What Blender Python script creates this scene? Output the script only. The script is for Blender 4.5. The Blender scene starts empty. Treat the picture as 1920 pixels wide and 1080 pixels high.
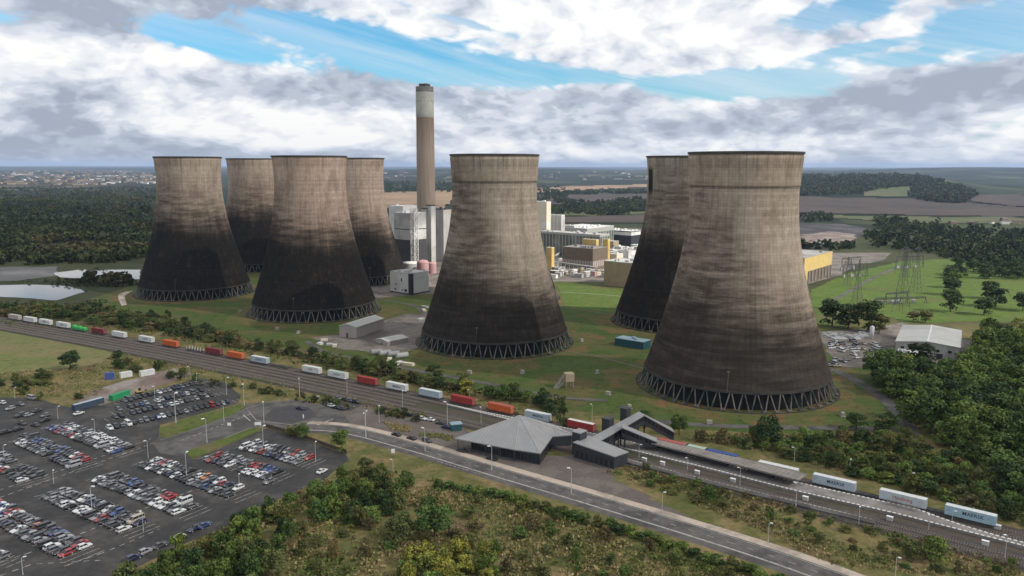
import bpy, bmesh, math, random
import numpy as np
from mathutils import Vector, Matrix, noise as mnoise
from mathutils.geometry import tessellate_polygon
random.seed(7)
RNG = np.random.default_rng(11)
S = bpy.context.scene
COL = S.collection
R = math.radians
PI = math.pi

# ------------------------------------------------------------------ camera
F_PX, PITCH, ROLL, CAM_H = 1493.3, 0.1529, -0.0022, 107.45
cd = bpy.data.cameras.new("camera")
cam = bpy.data.objects.new("camera", cd)
COL.objects.link(cam)
cd.sensor_width = 36.0
cd.lens = F_PX / 1920 * 36.0
cd.clip_start = 1.0
cd.clip_end = 90000.0
cam.location = (0, 0, CAM_H)
fw = Vector((0, math.cos(PITCH), -math.sin(PITCH)))
upv = Vector((0, math.sin(PITCH), math.cos(PITCH)))
rt = Vector((1, 0, 0))
M3 = Matrix((rt, upv, -fw)).transposed()
M3 = M3 @ Matrix.Rotation(-ROLL, 3, 'Z')
cam.rotation_euler = M3.to_euler()
S.camera = cam


def smooth(a, b, x):
    t = max(0.0, min(1.0, (x - a) / (b - a)))
    return t * t * (3 - 2 * t)


def terr(x, y):
    d = math.hypot(x, y)
    if d < 2300:
        return 0.0
    n = mnoise.noise((x / 2600.0, y / 2600.0, 3.1))
    n2 = mnoise.noise((x / 900.0, y / 900.0, 7.7))
    az = math.atan2(x, y)
    h = smooth(4500, 16000, d) * (22 + 34 * n) * 1.0 + smooth(2500, 6000, d) * (10 * n + 4 * n2 + 4)
    # wooded ridge on the right and the low hills behind the chimney
    rid = math.exp(-((az - 0.40) / 0.125) ** 4) * math.exp(-((d - 4300) / 1100.0) ** 2) * (56 + 9 * mnoise.noise((x / 500.0, y / 500.0, 5.5)))
    rid += math.exp(-((az - 0.0) / 0.20) ** 2) * math.exp(-((d - 9500) / 2200.0) ** 2) * 74
    rid += math.exp(-((az - 0.55) / 0.2) ** 2) * math.exp(-((d - 11000) / 2500.0) ** 2) * 84
    return max(0.0, h + rid)


def ray(px, py):
    X, Y = px - 960, 540 - py
    c, s = math.cos(-ROLL), math.sin(-ROLL)
    X, Y = X * c - Y * s, X * s + Y * c
    a, u = X / F_PX, Y / F_PX
    c, s = math.cos(PITCH), math.sin(PITCH)
    return Vector((a, c + u * s, -s + u * c))


def at(px, py, z=0.0):
    """the place on the ground (or at height z) seen at photo pixel px, py"""
    d = ray(px, py)
    t = (z - CAM_H) / d.z
    return Vector((d.x * t, d.y * t, z))


def at_far(px, py):
    d = ray(px, py)
    t, step = 1500.0, 40.0
    while t < 40000:
        p = Vector((0, 0, CAM_H)) + d * t
        if p.z <= terr(p.x, p.y):
            return Vector((p.x, p.y, terr(p.x, p.y)))
        t *= 1.012
    return None


def pix(p):
    v = Vector(p) - Vector((0, 0, CAM_H))
    c, s = math.cos(PITCH), math.sin(PITCH)
    d = v.y * c - v.z * s
    u = v.y * s + v.z * c
    return 960 + F_PX * v.x / d, 540 - F_PX * u / d


def px_per_m(p):
    v = Vector(p) - Vector((0, 0, CAM_H))
    return F_PX / (v.y * math.cos(PITCH) - v.z * math.sin(PITCH))


# ------------------------------------------------------------------ node helpers
class NT:
    def __init__(self, tree):
        self.t = tree
        self.n = tree.nodes
        self.l = tree.links

    def new(self, typ, **kw):
        n = self.n.new(typ)
        for k, v in kw.items():
            setattr(n, k, v)
        return n

    def put(self, sock, v):
        if hasattr(v, 'is_output'):
            self.l.new(v, sock)
        elif v is not None:
            if sock.type == 'RGBA' and len(v) == 3:
                v = (*v, 1)
            sock.default_value = v

    def math(self, op, a, b=None, c=None, clamp=False):
        n = self.new('ShaderNodeMath', operation=op, use_clamp=clamp)
        for i, v in enumerate((a, b, c)):
            if v is not None:
                self.put(n.inputs[i], v)
        return n.outputs[0]

    def ss(self, v, a, b):
        n = self.new('ShaderNodeMapRange', interpolation_type='SMOOTHSTEP')
        self.put(n.inputs[0], v)
        n.inputs[1].default_value = a
        n.inputs[2].default_value = b
        return n.outputs[0]

    def lin(self, v, a, b, c=0.0, d=1.0):
        n = self.new('ShaderNodeMapRange')
        self.put(n.inputs[0], v)
        for i, q in enumerate((a, b, c, d)):
            n.inputs[i + 1].default_value = q
        return n.outputs[0]

    def mix(self, f, a, b, mode='MIX'):
        n = self.new('ShaderNodeMix', data_type='RGBA', blend_type=mode)
        self.put(n.inputs['Factor'], f)
        self.put(n.inputs['A'] if False else n.inputs[6], a)
        self.put(n.inputs[7], b)
        return n.outputs[2]

    def noise(self, vec, scale, detail=4.0, rough=0.55, dist=0.0, dim='3D', w=None):
        n = self.new('ShaderNodeTexNoise', noise_dimensions=dim)
        if vec is not None:
            self.put(n.inputs['Vector'], vec)
        if w is not None:
            self.put(n.inputs['W'], w)
        n.inputs['Scale'].default_value = scale
        n.inputs['Detail'].default_value = detail
        n.inputs['Roughness'].default_value = rough
        n.inputs['Distortion'].default_value = dist
        return n.outputs[0]

    def comb(self, x, y, z):
        n = self.new('ShaderNodeCombineXYZ')
        for i, v in enumerate((x, y, z)):
            self.put(n.inputs[i], v)
        return n.outputs[0]

    def sep(self, v):
        n = self.new('ShaderNodeSeparateXYZ')
        self.put(n.inputs[0], v)
        return n.outputs


def new_mat(name, rough=0.85, spec=0.25, metal=0.0):
    m = bpy.data.materials.new(name)
    m.use_nodes = True
    nt = NT(m.node_tree)
    bs = nt.n['Principled BSDF']
    bs.inputs['Roughness'].default_value = rough
    bs.inputs['Metallic'].default_value = metal
    bs.inputs['Specular IOR Level'].default_value = spec
    return m, nt, bs


def M(name, col, var=0.25, scale=0.4, rough=0.85, spec=0.25, metal=0.0, col2=None, patch=0.05, thr=(0.45, 0.62), bump=0.0, objcol=False):
    """a weathered surface: base colour with fine variation, and patches of a second colour"""
    m, nt, bs = new_mat(name, rough, spec, metal)
    pos = nt.new('ShaderNodeNewGeometry').outputs['Position']
    n1 = nt.noise(pos, scale, 6, 0.65)
    lo = tuple(c * (1 - var) for c in col)
    hi = tuple(min(1, c * (1 + var)) for c in col)
    f = nt.lin(n1, 0.3, 0.7)
    c = nt.mix(f, lo, hi)
    if objcol:
        oi = nt.new('ShaderNodeObjectInfo').outputs['Color']
        c = nt.mix(1.0, c, oi, 'MULTIPLY')
    if col2:
        n2 = nt.noise(pos, patch, 5, 0.6, 0.4)
        c = nt.mix(nt.ss(n2, *thr), c, nt.mix(f, tuple(q * (1 - var) for q in col2), tuple(q * (1 + var) for q in col2)))
    nt.put(bs.inputs['Base Color'], c)
    if bump:
        b = nt.new('ShaderNodeBump')
        b.inputs['Strength'].default_value = bump
        b.inputs['Distance'].default_value = 0.2
        nt.put(b.inputs['Height'], n1)
        nt.put(bs.inputs['Normal'], b.outputs[0])
    return m


# ------------------------------------------------------------------ mesh helpers
class MB:
    def __init__(self):
        self.v, self.f, self.m = [], [], []

    def quad(self, a, b, c, d, m=0):
        i = len(self.v)
        self.v += [tuple(a), tuple(b), tuple(c), tuple(d)]
        self.f.append((i, i + 1, i + 2, i + 3))
        self.m.append(m)

    def poly(self, pts, m=0):
        i = len(self.v)
        self.v += [tuple(p) for p in pts]
        self.f.append(tuple(range(i, i + len(pts))))
        self.m.append(m)

    def prism(self, poly, z0, z1, m=0, mtop=None, cap=True):
        """poly: list of (x, y) counter-clockwise, or of (x, y, z) pairs via z lists"""
        n = len(poly)
        zb = z0 if isinstance(z0, (list, tuple)) else [z0] * n
        zt = z1 if isinstance(z1, (list, tuple)) else [z1] * n
        i = len(self.v)
        self.v += [(p[0], p[1], zb[k]) for k, p in enumerate(poly)]
        self.v += [(p[0], p[1], zt[k]) for k, p in enumerate(poly)]
        for k in range(n):
            q = (k + 1) % n
            self.f.append((i + k, i + q, i + n + q, i + n + k))
            self.m.append(m)
        if cap:
            self.f.append(tuple(i + n + k for k in range(n)))
            self.m.append(m if mtop is None else mtop)
            self.f.append(tuple(i + k for k in reversed(range(n))))
            self.m.append(m)

    def box(self, c, s, rz=0.0, m=0, mtop=None):
        """box with its base centre at c, size s, turned by rz"""
        cx, cy, cz = c
        a, b = s[0] / 2, s[1] / 2
        cr, sr = math.cos(rz), math.sin(rz)
        P = [(cx + x * cr - y * sr, cy + x * sr + y * cr) for x, y in ((-a, -b), (a, -b), (a, b), (-a, b))]
        self.prism(P, cz, cz + s[2], m, mtop)

    def tube(self, p0, p1, r0, r1=None, n=8, m=0, cap=True):
        p0, p1 = Vector(p0), Vector(p1)
        r1 = r0 if r1 is None else r1
        d = (p1 - p0).normalized()
        a = d.orthogonal().normalized()
        b = d.cross(a)
        i = len(self.v)
        for p, r in ((p0, r0), (p1, r1)):
            for k in range(n):
                t = 2 * PI * k / n
                self.v.append(tuple(p + a * (r * math.cos(t)) + b * (r * math.sin(t))))
        for k in range(n):
            q = (k + 1) % n
            self.f.append((i + k, i + q, i + n + q, i + n + k))
            self.m.append(m)
        if cap:
            self.f.append(tuple(i + n + k for k in range(n)))
            self.f.append(tuple(i + k for k in reversed(range(n))))
            self.m += [m, m]

    def lathe(self, prof, n=48, m=0, closed=False):
        i = len(self.v)
        for r, z in prof:
            for k in range(n):
                t = 2 * PI * k / n
                self.v.append((r * math.cos(t), r * math.sin(t), z))
        for j in range(len(prof) - 1):
            for k in range(n):
                q = (k + 1) % n
                self.f.append((i + j * n + k, i + j * n + q, i + (j + 1) * n + q, i + (j + 1) * n + k))
                self.m.append(m)

    def sphere(self, c, r, n=8, k=5, m=0, zs=1.0):
        c = Vector(c)
        i = len(self.v)
        for a in range(k + 1):
            ph = PI * a / k
            for b in range(n):
                th = 2 * PI * b / n
                self.v.append((c.x + r * math.sin(ph) * math.cos(th), c.y + r * math.sin(ph) * math.sin(th), c.z - r * zs * math.cos(ph)))
        for a in range(k):
            for b in range(n):
                q = (b + 1) % n
                self.f.append((i + a * n + b, i + a * n + q, i + (a + 1) * n + q, i + (a + 1) * n + b))
                self.m.append(m)

    def mesh(self, name, mats, smooth_=False):
        me = bpy.data.meshes.new(name)
        me.from_pydata(self.v, [], self.f)
        for mm in (mats if isinstance(mats, (list, tuple)) else [mats]):
            me.materials.append(mm)
        me.polygons.foreach_set('material_index', self.m)
        if smooth_:
            me.polygons.foreach_set('use_smooth', [True] * len(self.f))
        me.update()
        return me

    def build(self, name, mats, parent=None, smooth_=False):
        return put(name, self.mesh(name, mats, smooth_), parent)


def put(name, me, parent=None):
    o = bpy.data.objects.new(name, me)
    COL.objects.link(o)
    if parent:
        o.parent = parent
    return o


def tag(o, label=None, cat=None, group=None, kind=None):
    if label:
        o['label'] = label
    if cat:
        o['category'] = cat
    if group:
        o['group'] = group
    if kind:
        o['kind'] = kind
    return o


def thing(name, label, cat, loc=(0, 0, 0), rz=0.0, group=None):
    o = bpy.data.objects.new(name, None)
    o.empty_display_size = 0.5
    COL.objects.link(o)
    o.location = loc
    o.rotation_euler = (0, 0, rz)
    return tag(o, label, cat, group)


def copy_thing(root, loc, rz, label=None, group=None, scale=None):
    """copy a thing with its parts and sub-parts"""
    def cp(o, par):
        c = o.copy()
        COL.objects.link(c)
        if par:
            c.parent = par
        for ch in KIDS.get(o.name, []):
            cp(ch, c)
        return c
    r = cp(root, None)
    r.location = loc
    r.rotation_euler = (0, 0, rz)
    if scale:
        r.scale = scale
    if label:
        r['label'] = label
    if group:
        r['group'] = group
    return r


KIDS = {}


def note_kids(root):
    KIDS[root.name] = list(root.children)
    for c in root.children:
        note_kids(c)


def inside(p, poly):
    x, y = p
    r = False
    j = len(poly) - 1
    for i in range(len(poly)):
        xi, yi = poly[i][0], poly[i][1]
        xj, yj = poly[j][0], poly[j][1]
        if (yi > y) != (yj > y) and x < (xj - xi) * (y - yi) / (yj - yi) + xi:
            r = not r
        j = i
    return r


def rough_edge(W, step, amp):
    out = []
    n = len(W)
    for i in range(n):
        a, b = W[i], W[(i + 1) % n]
        d = b - a
        k = max(1, int(d.length / step))
        for j in range(k):
            p = a + d * (j / k)
            if amp:
                p = p + Vector((mnoise.noise((p.x * .13, p.y * .13, 1.3)), mnoise.noise((p.x * .13, p.y * .13, 9.3)), 0)) * amp
            out.append(p)
    return out


def sheet(name, W, z, mat, amp=0.0, step=6.0, label=None, kind='structure'):
    W = [Vector((p[0], p[1], 0)) for p in W]
    W = rough_edge(W, step, amp) if amp else W
    tri = tessellate_polygon([W])
    me = bpy.data.meshes.new(name)
    fs = []
    for t in tri:
        a, b, c = (W[i] for i in t)
        if (b - a).cross(c - a).z < 0:
            t = (t[0], t[2], t[1])
        fs.append(tuple(t))
    me.from_pydata([(p.x, p.y, z) for p in W], [], fs)
    me.materials.append(mat)
    o = put(name, me)
    return tag(o, kind=kind, label=label)


def psheet(name, pts, z, mat, amp=0.0, step=6.0):
    return sheet(name, [at(*p) for p in pts], z, mat, amp, step)


def catmull(P, k=8):
    out = []
    P = [Vector(p) for p in P]
    Q = [P[0] * 2 - P[1]] + P + [P[-1] * 2 - P[-2]]
    for i in range(1, len(Q) - 2):
        for j in range(k):
            t = j / k
            a, b, c, d = Q[i - 1], Q[i], Q[i + 1], Q[i + 2]
            out.append(0.5 * ((2 * b) + (c - a) * t + (2 * a - 5 * b + 4 * c - d) * t * t + (3 * b - a - 3 * c + d) * t ** 3))
    out.append(P[-1])
    return out


def offset(P, d):
    """the line P moved sideways by d (to the left when positive)"""
    out = []
    for i in range(len(P)):
        t = (P[min(i + 1, len(P) - 1)] - P[max(i - 1, 0)])
        t = Vector((t.x, t.y, 0)).normalized()
        out.append(P[i] + Vector((-t.y, t.x, 0)) * d)
    return out


def ribbon(name, P, d0, d1, z, mat, parent=None, dashes=None):
    """a band along line P between side offsets d0 < d1"""
    A, B = offset(P, d0), offset(P, d1)
    b = MB()
    L = 0.0
    for i in range(len(P) - 1):
        L += (P[i + 1] - P[i]).length
        if dashes and (L % dashes[0]) > dashes[1]:
            continue
        b.quad((A[i].x, A[i].y, z), (A[i + 1].x, A[i + 1].y, z), (B[i + 1].x, B[i + 1].y, z), (B[i].x, B[i].y, z))
    o = b.build(name, mat, parent)
    if not parent:
        tag(o, kind='structure')
    return o


def resample(P, step):
    out = [P[0].copy()]
    acc = 0.0
    for i in range(len(P) - 1):
        a, b = P[i], P[i + 1]
        L = (b - a).length
        t = step - acc
        while t <= L:
            out.append(a + (b - a) * (t / L))
            t += step
        acc = (acc + L) % step
    return out

# ------------------------------------------------------------------ sky and sun
SUN_EL, SUN_AZ = R(37), R(111)      # azimuth measured clockwise from the camera's forward (+y)
w = bpy.data.worlds.new("World")
S.world = w
w.use_nodes = True


def build_sky():
    nt = NT(w.node_tree)
    bg = nt.n['Background']
    sky = nt.new('ShaderNodeTexSky', sky_type='NISHITA')
    sky.sun_disc = False
    sky.sun_elevation = SUN_EL
    sky.sun_rotation = SUN_AZ
    sky.altitude = 100
    sky.dust_density = 0.6
    sky.ozone_density = 2.0
    d = nt.new('ShaderNodeTexCoord').outputs['Generated']
    x, y, z = nt.sep(d)
    A = nt.math('ARCTAN2', x, y)
    E = nt.math('ARCSINE', nt.math('MAXIMUM', z, -0.2))
    # large soft regions: (photo x, photo y, half width, half height, tilt deg, amount)
    def blobs(L):
        tot = None
        for (px, py, wx, wy, tilt, amt) in L:
            a0 = math.atan((px - 960) / F_PX)
            e0 = math.atan((310 - py) / F_PX * math.cos(a0))
            ct, st = math.cos(R(tilt)), math.sin(R(tilt))
            da = nt.math('SUBTRACT', A, a0)
            de = nt.math('SUBTRACT', E, e0)
            u = nt.math('ADD', nt.math('MULTIPLY', da, ct * F_PX / wx), nt.math('MULTIPLY', de, st * F_PX / wx))
            v = nt.math('ADD', nt.math('MULTIPLY', da, -st * F_PX / wy), nt.math('MULTIPLY', de, ct * F_PX / wy))
            r2 = nt.math('ADD', nt.math('MULTIPLY', u, u), nt.math('MULTIPLY', v, v))
            g = nt.math('MULTIPLY', nt.math('EXPONENT', nt.math('MULTIPLY', r2, -1.0)), amt)
            tot = g if tot is None else nt.math('ADD', tot, g)
        return tot
    # cloud detail, stretched along the horizon more the lower it is
    wv = nt.noise(nt.comb(nt.math('MULTIPLY', A, 3.2), nt.math('MULTIPLY', E, 7.0), 4.4), 1.0, 3, 0.5)
    Aw = nt.math('ADD', A, nt.math('MULTIPLY', nt.math('SUBTRACT', wv, 0.5), 0.10))
    Ew = nt.math('ADD', E, nt.math('MULTIPLY', nt.math('SUBTRACT', wv, 0.5), 0.05))
    # the clouds get flatter and smaller towards the horizon
    Es = nt.math('POWER', nt.math('MAXIMUM', nt.math('ADD', E, 0.012), 0.002), 0.80)
    V1 = nt.comb(nt.math('MULTIPLY', Aw, 8.0), nt.math('MULTIPLY', Es, 12.5), 0.7)
    V2 = nt.comb(nt.math('MULTIPLY', Aw, 8.0), nt.math('MULTIPLY', nt.math('ADD', Es, 0.030), 12.5), 0.7)
    V3 = nt.comb(nt.math('MULTIPLY', nt.math('ADD', Aw, 0.02), 8.0), nt.math('MULTIPLY', Es, 12.5), 0.7)
    n1 = nt.noise(V1, 1.0, 6, 0.48, 0.2)
    n2 = nt.noise(V2, 1.0, 6, 0.48, 0.2)
    def billow(V):
        sc = nt.new('ShaderNodeVectorMath', operation='SCALE')
        nt.put(sc.inputs[0], V)
        sc.inputs['Scale'].default_value = 2.3
        q = nt.math('ABSOLUTE', nt.math('SUBTRACT', nt.noise(sc.outputs[0], 1.0, 1, 0.5, 0.1), 0.5))
        sc2 = nt.new('ShaderNodeVectorMath', operation='SCALE')
        nt.put(sc2.inputs[0], V)
        sc2.inputs['Scale'].default_value = 5.2
        q2 = nt.math('ABSOLUTE', nt.math('SUBTRACT', nt.noise(sc2.outputs[0], 1.0, 2, 0.5, 0.1), 0.5))
        return nt.math('ADD', nt.math('MULTIPLY', q, 0.80), nt.math('MULTIPLY', q2, 0.42))
    n1 = nt.math('ADD', nt.math('MULTIPLY', n1, 0.85), nt.math('SUBTRACT', billow(V1), 0.05))
    n2 = nt.math('ADD', nt.math('MULTIPLY', n2, 0.85), nt.math('SUBTRACT', billow(V2), 0.05))
    n3 = nt.noise(V3, 1.0, 4, 0.5, 0.25)
    # thin high streaks
    cs = nt.noise(nt.comb(nt.math('ADD', nt.math('MULTIPLY', A, 3.0), nt.math('MULTIPLY', E, 6.0)), nt.math('ADD', nt.math('MULTIPLY', E, 26.0), nt.math('MULTIPLY', A, 6.0)), 2.2), 1.0, 7, 0.6, 0.6)
    gaps = blobs(GAPS)
    cov = nt.math('ADD', nt.math('ADD', nt.math('MULTIPLY', nt.math('SUBTRACT', n1, 0.5), 1.5), nt.math('MULTIPLY', nt.math('SUBTRACT', cs, 0.5), 1.0)), 0.72)
    cov = nt.math('SUBTRACT', cov, gaps)
    alpha = nt.ss(cov, 0.0, 0.34)
    # light on the clouds: bright tops, grey flat undersides, darker where thick
    relief = nt.math('SUBTRACT', n1, n2)
    side = nt.math('SUBTRACT', nt.math('SUBTRACT', n1, n3), 0.0)
    dark = blobs(DARKS)
    brt = blobs(BRIGHTS)
    lit = nt.math('ADD', nt.math('MULTIPLY', relief, 1.75), nt.math('MULTIPLY', side, 0.8))
    lit = nt.math('ADD', lit, nt.math('ADD', nt.math('MULTIPLY', nt.math('SUBTRACT', 0.5, n1), 0.8), 0.58))
    lit = nt.math('ADD', nt.math('SUBTRACT', lit, dark), brt)
    cr = nt.new('ShaderNodeValToRGB')
    cr.color_ramp.interpolation = 'EASE'
    el = cr.color_ramp.elements
    el[0].position, el[0].color = 0.0, (4.0, 4.5, 5.5, 1)
    el[1].position, el[1].color = 1.0, (10.3, 10.3, 10.2, 1)
    for p, c in ((0.28, (5.2, 5.8, 6.8)), (0.52, (7.0, 7.5, 8.4)), (0.76, (8.8, 9.1, 9.5))):
        e = el.new(p)
        e.color = (*c, 1)
    nt.put(cr.inputs[0], lit)
    blue = nt.mix(1.0, sky.outputs[0], (0.58, 1.22, 1.46), 'MULTIPLY')
    blue = nt.mix(nt.lin(cs, 0.34, 0.66, 0.0, 0.55), blue, (8.2, 8.8, 9.4))
    c = nt.mix(alpha, blue, cr.outputs[0])
    # the lowest degrees of sky are dimmed by far rain haze
    nt.put(bg.inputs['Color'], c)
    bg.inputs['Strength'].default_value = 0.1


GAPS = [(770, 116, 240, 42, -10, 1.2), (1030, 146, 200, 15, -3, 0.85), (620, 78, 150, 18, -10, 0.9), (1530, 38, 110, 26, 6, 1.15),
        (1830, 62, 150, 42, 3, 1.25), (1385, 162, 160, 30, 2, 1.25), (1580, 100, 90, 8, 8, 0.6), (420, 88, 130, 28, -12, 0.9),
        (30, 40, 70, 20, 0, 0.4), (860, 52, 200, 9, -14, 0.65), (1700, 120, 110, 14, 0, 0.5)]
DARKS = [(440, 40, 95, 44, 0, 0.85), (205, 45, 85, 42, 0, 0.6), (1830, 160, 150, 55, 6, 0.55), (1530, 205, 150, 34, 4, 0.55), (1000, 195, 420, 26, 0, 0.34),
         (560, 175, 200, 40, 0, 0.26), (110, 215, 90, 48, 20, 0.48), (60, 265, 200, 20, 0, 0.35), (1180, 250, 260, 22, 0, 0.36), (1700, 275, 300, 16, 0, 0.28), (300, 290, 500, 12, 0, 0.35),
         (680, 140, 50, 14, 0, 0.4), (1800, 20, 120, 20, 0, 0.3), (960, 305, 1500, 12, 0, 0.25)]
BRIGHTS = [(480, 235, 260, 34, 4, 0.22), (1150, 285, 260, 18, 0, 0.25), (760, 215, 160, 14, 0, 0.18), (1120, 60, 480, 60, -3, 0.42), (150, 110, 220, 40, 0, 0.35), (540, 130, 70, 16, -8, 0.6), (600, 250, 200, 26, 0, 0.32), (920, 270, 90, 24, 0, 0.45),
           (330, 215, 110, 30, 0, 0.26), (1330, 190, 90, 16, -6, 0.4), (1890, 225, 70, 30, 0, 0.45), (1400, 265, 160, 16, 0, 0.3), (30, 230, 50, 30, 0, 0.3), (1500, 120, 240, 28, 0, 0.3)]
build_sky()

sl = bpy.data.lights.new("sun", 'SUN')
sl.energy = 4.5
sl.angle = R(0.6)
sl.color = (1.0, 0.93, 0.82)
so = bpy.data.objects.new("sun", sl)
COL.objects.link(so)
sdir = Vector((math.sin(SUN_AZ) * math.cos(SUN_EL), math.cos(SUN_AZ) * math.cos(SUN_EL), math.sin(SUN_EL)))
so.rotation_euler = (-sdir).to_track_quat('-Z', 'Y').to_euler()

S.view_settings.view_transform = 'Standard'
S.view_settings.look = 'None'
S.view_settings.exposure = 0.0
S.view_settings.gamma = 1.0

# ------------------------------------------------------------------ materials
def ground_mat():
    m, nt, bs = new_mat('ground_scrub', 0.95, 0.1)
    pos = nt.new('ShaderNodeNewGeometry').outputs['Position']
    x, y, z = nt.sep(pos)
    d = nt.math('SQRT', nt.math('ADD', nt.math('MULTIPLY', x, x), nt.math('MULTIPLY', y, y)))
    # near: rough grass, dry in places
    n1 = nt.noise(pos, 0.06, 10, 0.72, 0.3)
    n2 = nt.noise(pos, 0.55, 6, 0.7)
    g = nt.mix(nt.ss(n1, 0.36, 0.64), (0.095, 0.105, 0.038), (0.225, 0.175, 0.092))
    g = nt.mix(nt.ss(nt.noise(pos, 0.13, 9, 0.72), 0.48, 0.70), g, (0.085, 0.115, 0.036))
    g = nt.mix(nt.ss(nt.noise(pos, 0.03, 4, 0.6), 0.58, 0.7), g, (0.13, 0.085, 0.055))
    near = nt.mix(nt.lin(n2, 0.3, 0.7, 0.0, 0.75), nt.mix(1.0, g, (1.35, 1.3, 1.2), 'MULTIPLY'), nt.mix(1.0, g, (0.5, 0.52, 0.5), 'MULTIPLY'))
    # far: a patchwork of fields with hedges between
    wv = nt.new('ShaderNodeTexVoronoi', feature='F1')
    wv.inputs['Scale'].default_value = 0.0030
    wv.inputs['Randomness'].default_value = 0.9
    nt.put(wv.inputs['Vector'], pos)
    fc = nt.new('ShaderNodeValToRGB')
    fc.color_ramp.interpolation = 'CONSTANT'
    el = fc.color_ramp.elements
    el[0].position, el[0].color = 0.0, (0.035, 0.050, 0.028, 1)
    el[1].position, el[1].color = 0.86, (0.14, 0.13, 0.075, 1)
    for p, c in ((0.25, (0.05, 0.075, 0.032)), (0.42, (0.095, 0.082, 0.062)), (0.56, (0.03, 0.042, 0.027)), (0.72, (0.065, 0.08, 0.04))):
        e = el.new(p)
        e.color = (*c, 1)
    nt.put(fc.inputs[0], nt.sep(wv.outputs['Color'])[0])
    ve = nt.new('ShaderNodeTexVoronoi', feature='DISTANCE_TO_EDGE')
    ve.inputs['Scale'].default_value = 0.0030
    ve.inputs['Randomness'].default_value = 0.9
    nt.put(ve.inputs['Vector'], pos)
    far = nt.mix(nt.ss(ve.outputs['Distance'], 0.02, 0.05), (0.020, 0.028, 0.018), fc.outputs[0])
    far = nt.mix(nt.ss(nt.noise(pos, 0.0011, 5, 0.6), 0.44, 0.52), far, (0.018, 0.027, 0.017))
    far = nt.mix(nt.lin(nt.noise(pos, 0.02, 6, 0.7), 0.3, 0.7, 0, 0.5), far, nt.mix(1.0, far, (0.55, 0.55, 0.55), 'MULTIPLY'))
    mid = nt.mix(nt.lin(nt.noise(pos, 0.008, 6, 0.65), 0.35, 0.65), (0.032, 0.045, 0.020), (0.075, 0.078, 0.04))
    c = nt.mix(nt.ss(d, 520, 700), near, mid)
    c = nt.mix(nt.ss(d, 1300, 1700), c, far)
    nt.put(bs.inputs['Base Color'], c)
    return m


def grass_mat(name, a, b, brown, thr=(0.52, 0.66), sc=0.03):
    m, nt, bs = new_mat(name, 0.95, 0.1)
    pos = nt.new('ShaderNodeNewGeometry').outputs['Position']
    c = nt.mix(nt.lin(nt.noise(pos, 0.09, 5, 0.65), 0.3, 0.7), a, b)
    c = nt.mix(nt.ss(nt.noise(pos, sc, 6, 0.62, 0.8), *thr), c, brown)
    f = nt.lin(nt.noise(pos, 0.9, 5, 0.7), 0.3, 0.72, 0.0, 0.7)
    c = nt.mix(f, nt.mix(1.0, c, (1.2, 1.2, 1.2), 'MULTIPLY'), nt.mix(1.0, c, (0.6, 0.6, 0.6), 'MULTIPLY'))
    wd = nt.noise(pos, 0.28, 8, 0.75)
    c = nt.mix(nt.ss(wd, 0.50, 0.66), c, nt.mix(1.0, c, (0.50, 0.56, 0.48), 'MULTIPLY'))
    # mowing and wheel streaks
    st = nt.noise(nt.comb(nt.math('MULTIPLY', nt.sep(pos)[0], 0.02), nt.math('MULTIPLY', nt.sep(pos)[1], 0.35), 0.0), 1.0, 4, 0.6, 1.0)
    c = nt.mix(nt.lin(st, 0.4, 0.7, 0, 0.35), c, nt.mix(1.0, c, (0.62, 0.66, 0.6), 'MULTIPLY'))
    nt.put(bs.inputs['Base Color'], c)
    return m


def far_sheet(name, poly, lift, mat, sx=9.0, sy=2.0):
    xs, ys = [q[0] for q in poly], [q[1] for q in poly]
    V, F, ix = [], [], {}

    def vert(i, j):
        if (i, j) not in ix:
            p = at_far(min(xs) + i * sx + 2.5 * mnoise.noise((i * .7, j * .7, 1.1)), min(ys) + j * sy)
            if p is None:
                return None
            ix[(i, j)] = len(V)
            V.append((p.x, p.y, p.z + lift))
        return ix[(i, j)]
    for i in range(int((max(xs) - min(xs)) / sx) + 1):
        for j in range(int((max(ys) - min(ys)) / sy) + 1):
            if inside((min(xs) + (i + .5) * sx, min(ys) + (j + .5) * sy), poly):
                q = [vert(i, j + 1), vert(i + 1, j + 1), vert(i + 1, j), vert(i, j)]
                if None not in q:
                    F.append(tuple(q))
    me = bpy.data.meshes.new(name)
    me.from_pydata(V, [], F)
    me.polygons.foreach_set('use_smooth', [True] * len(F))
    me.materials.append(mat)
    return tag(put(name, me), kind='structure')


MAT = {}
MAT['ground'] = ground_mat()
MAT['lawn'] = grass_mat('mown_lawn', (0.060, 0.102, 0.026), (0.098, 0.124, 0.038), (0.135, 0.112, 0.050), (0.45, 0.64))
MAT['worn'] = grass_mat('worn_grass', (0.095, 0.120, 0.038), (0.140, 0.125, 0.052), (0.20, 0.115, 0.055), (0.47, 0.66), 0.09)
MAT['bright_lawn'] = grass_mat('lush_lawn', (0.078, 0.132, 0.030), (0.125, 0.175, 0.044), (0.13, 0.135, 0.052), (0.52, 0.70))
MAT['verge'] = grass_mat('verge_grass', (0.085, 0.125, 0.030), (0.125, 0.145, 0.045), (0.16, 0.14, 0.065), (0.5, 0.68), 0.06)
MAT['pasture'] = grass_mat('pasture', (0.150, 0.175, 0.060), (0.190, 0.200, 0.080), (0.22, 0.19, 0.095), (0.46, 0.62), 0.02)
MAT['asphalt'] = M('asphalt', (0.042, 0.041, 0.041), 0.35, 0.35, 0.8, 0.3, col2=(0.078, 0.072, 0.067), patch=0.07, thr=(0.42, 0.66))
MAT['road'] = M('road_asphalt', (0.122, 0.115, 0.108), 0.25, 0.35, 0.85, 0.2, col2=(0.075, 0.072, 0.07), patch=0.09)
MAT['dark_asphalt'] = M('new_asphalt', (0.055, 0.053, 0.058), 0.2, 0.4, 0.75, 0.35)
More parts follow.
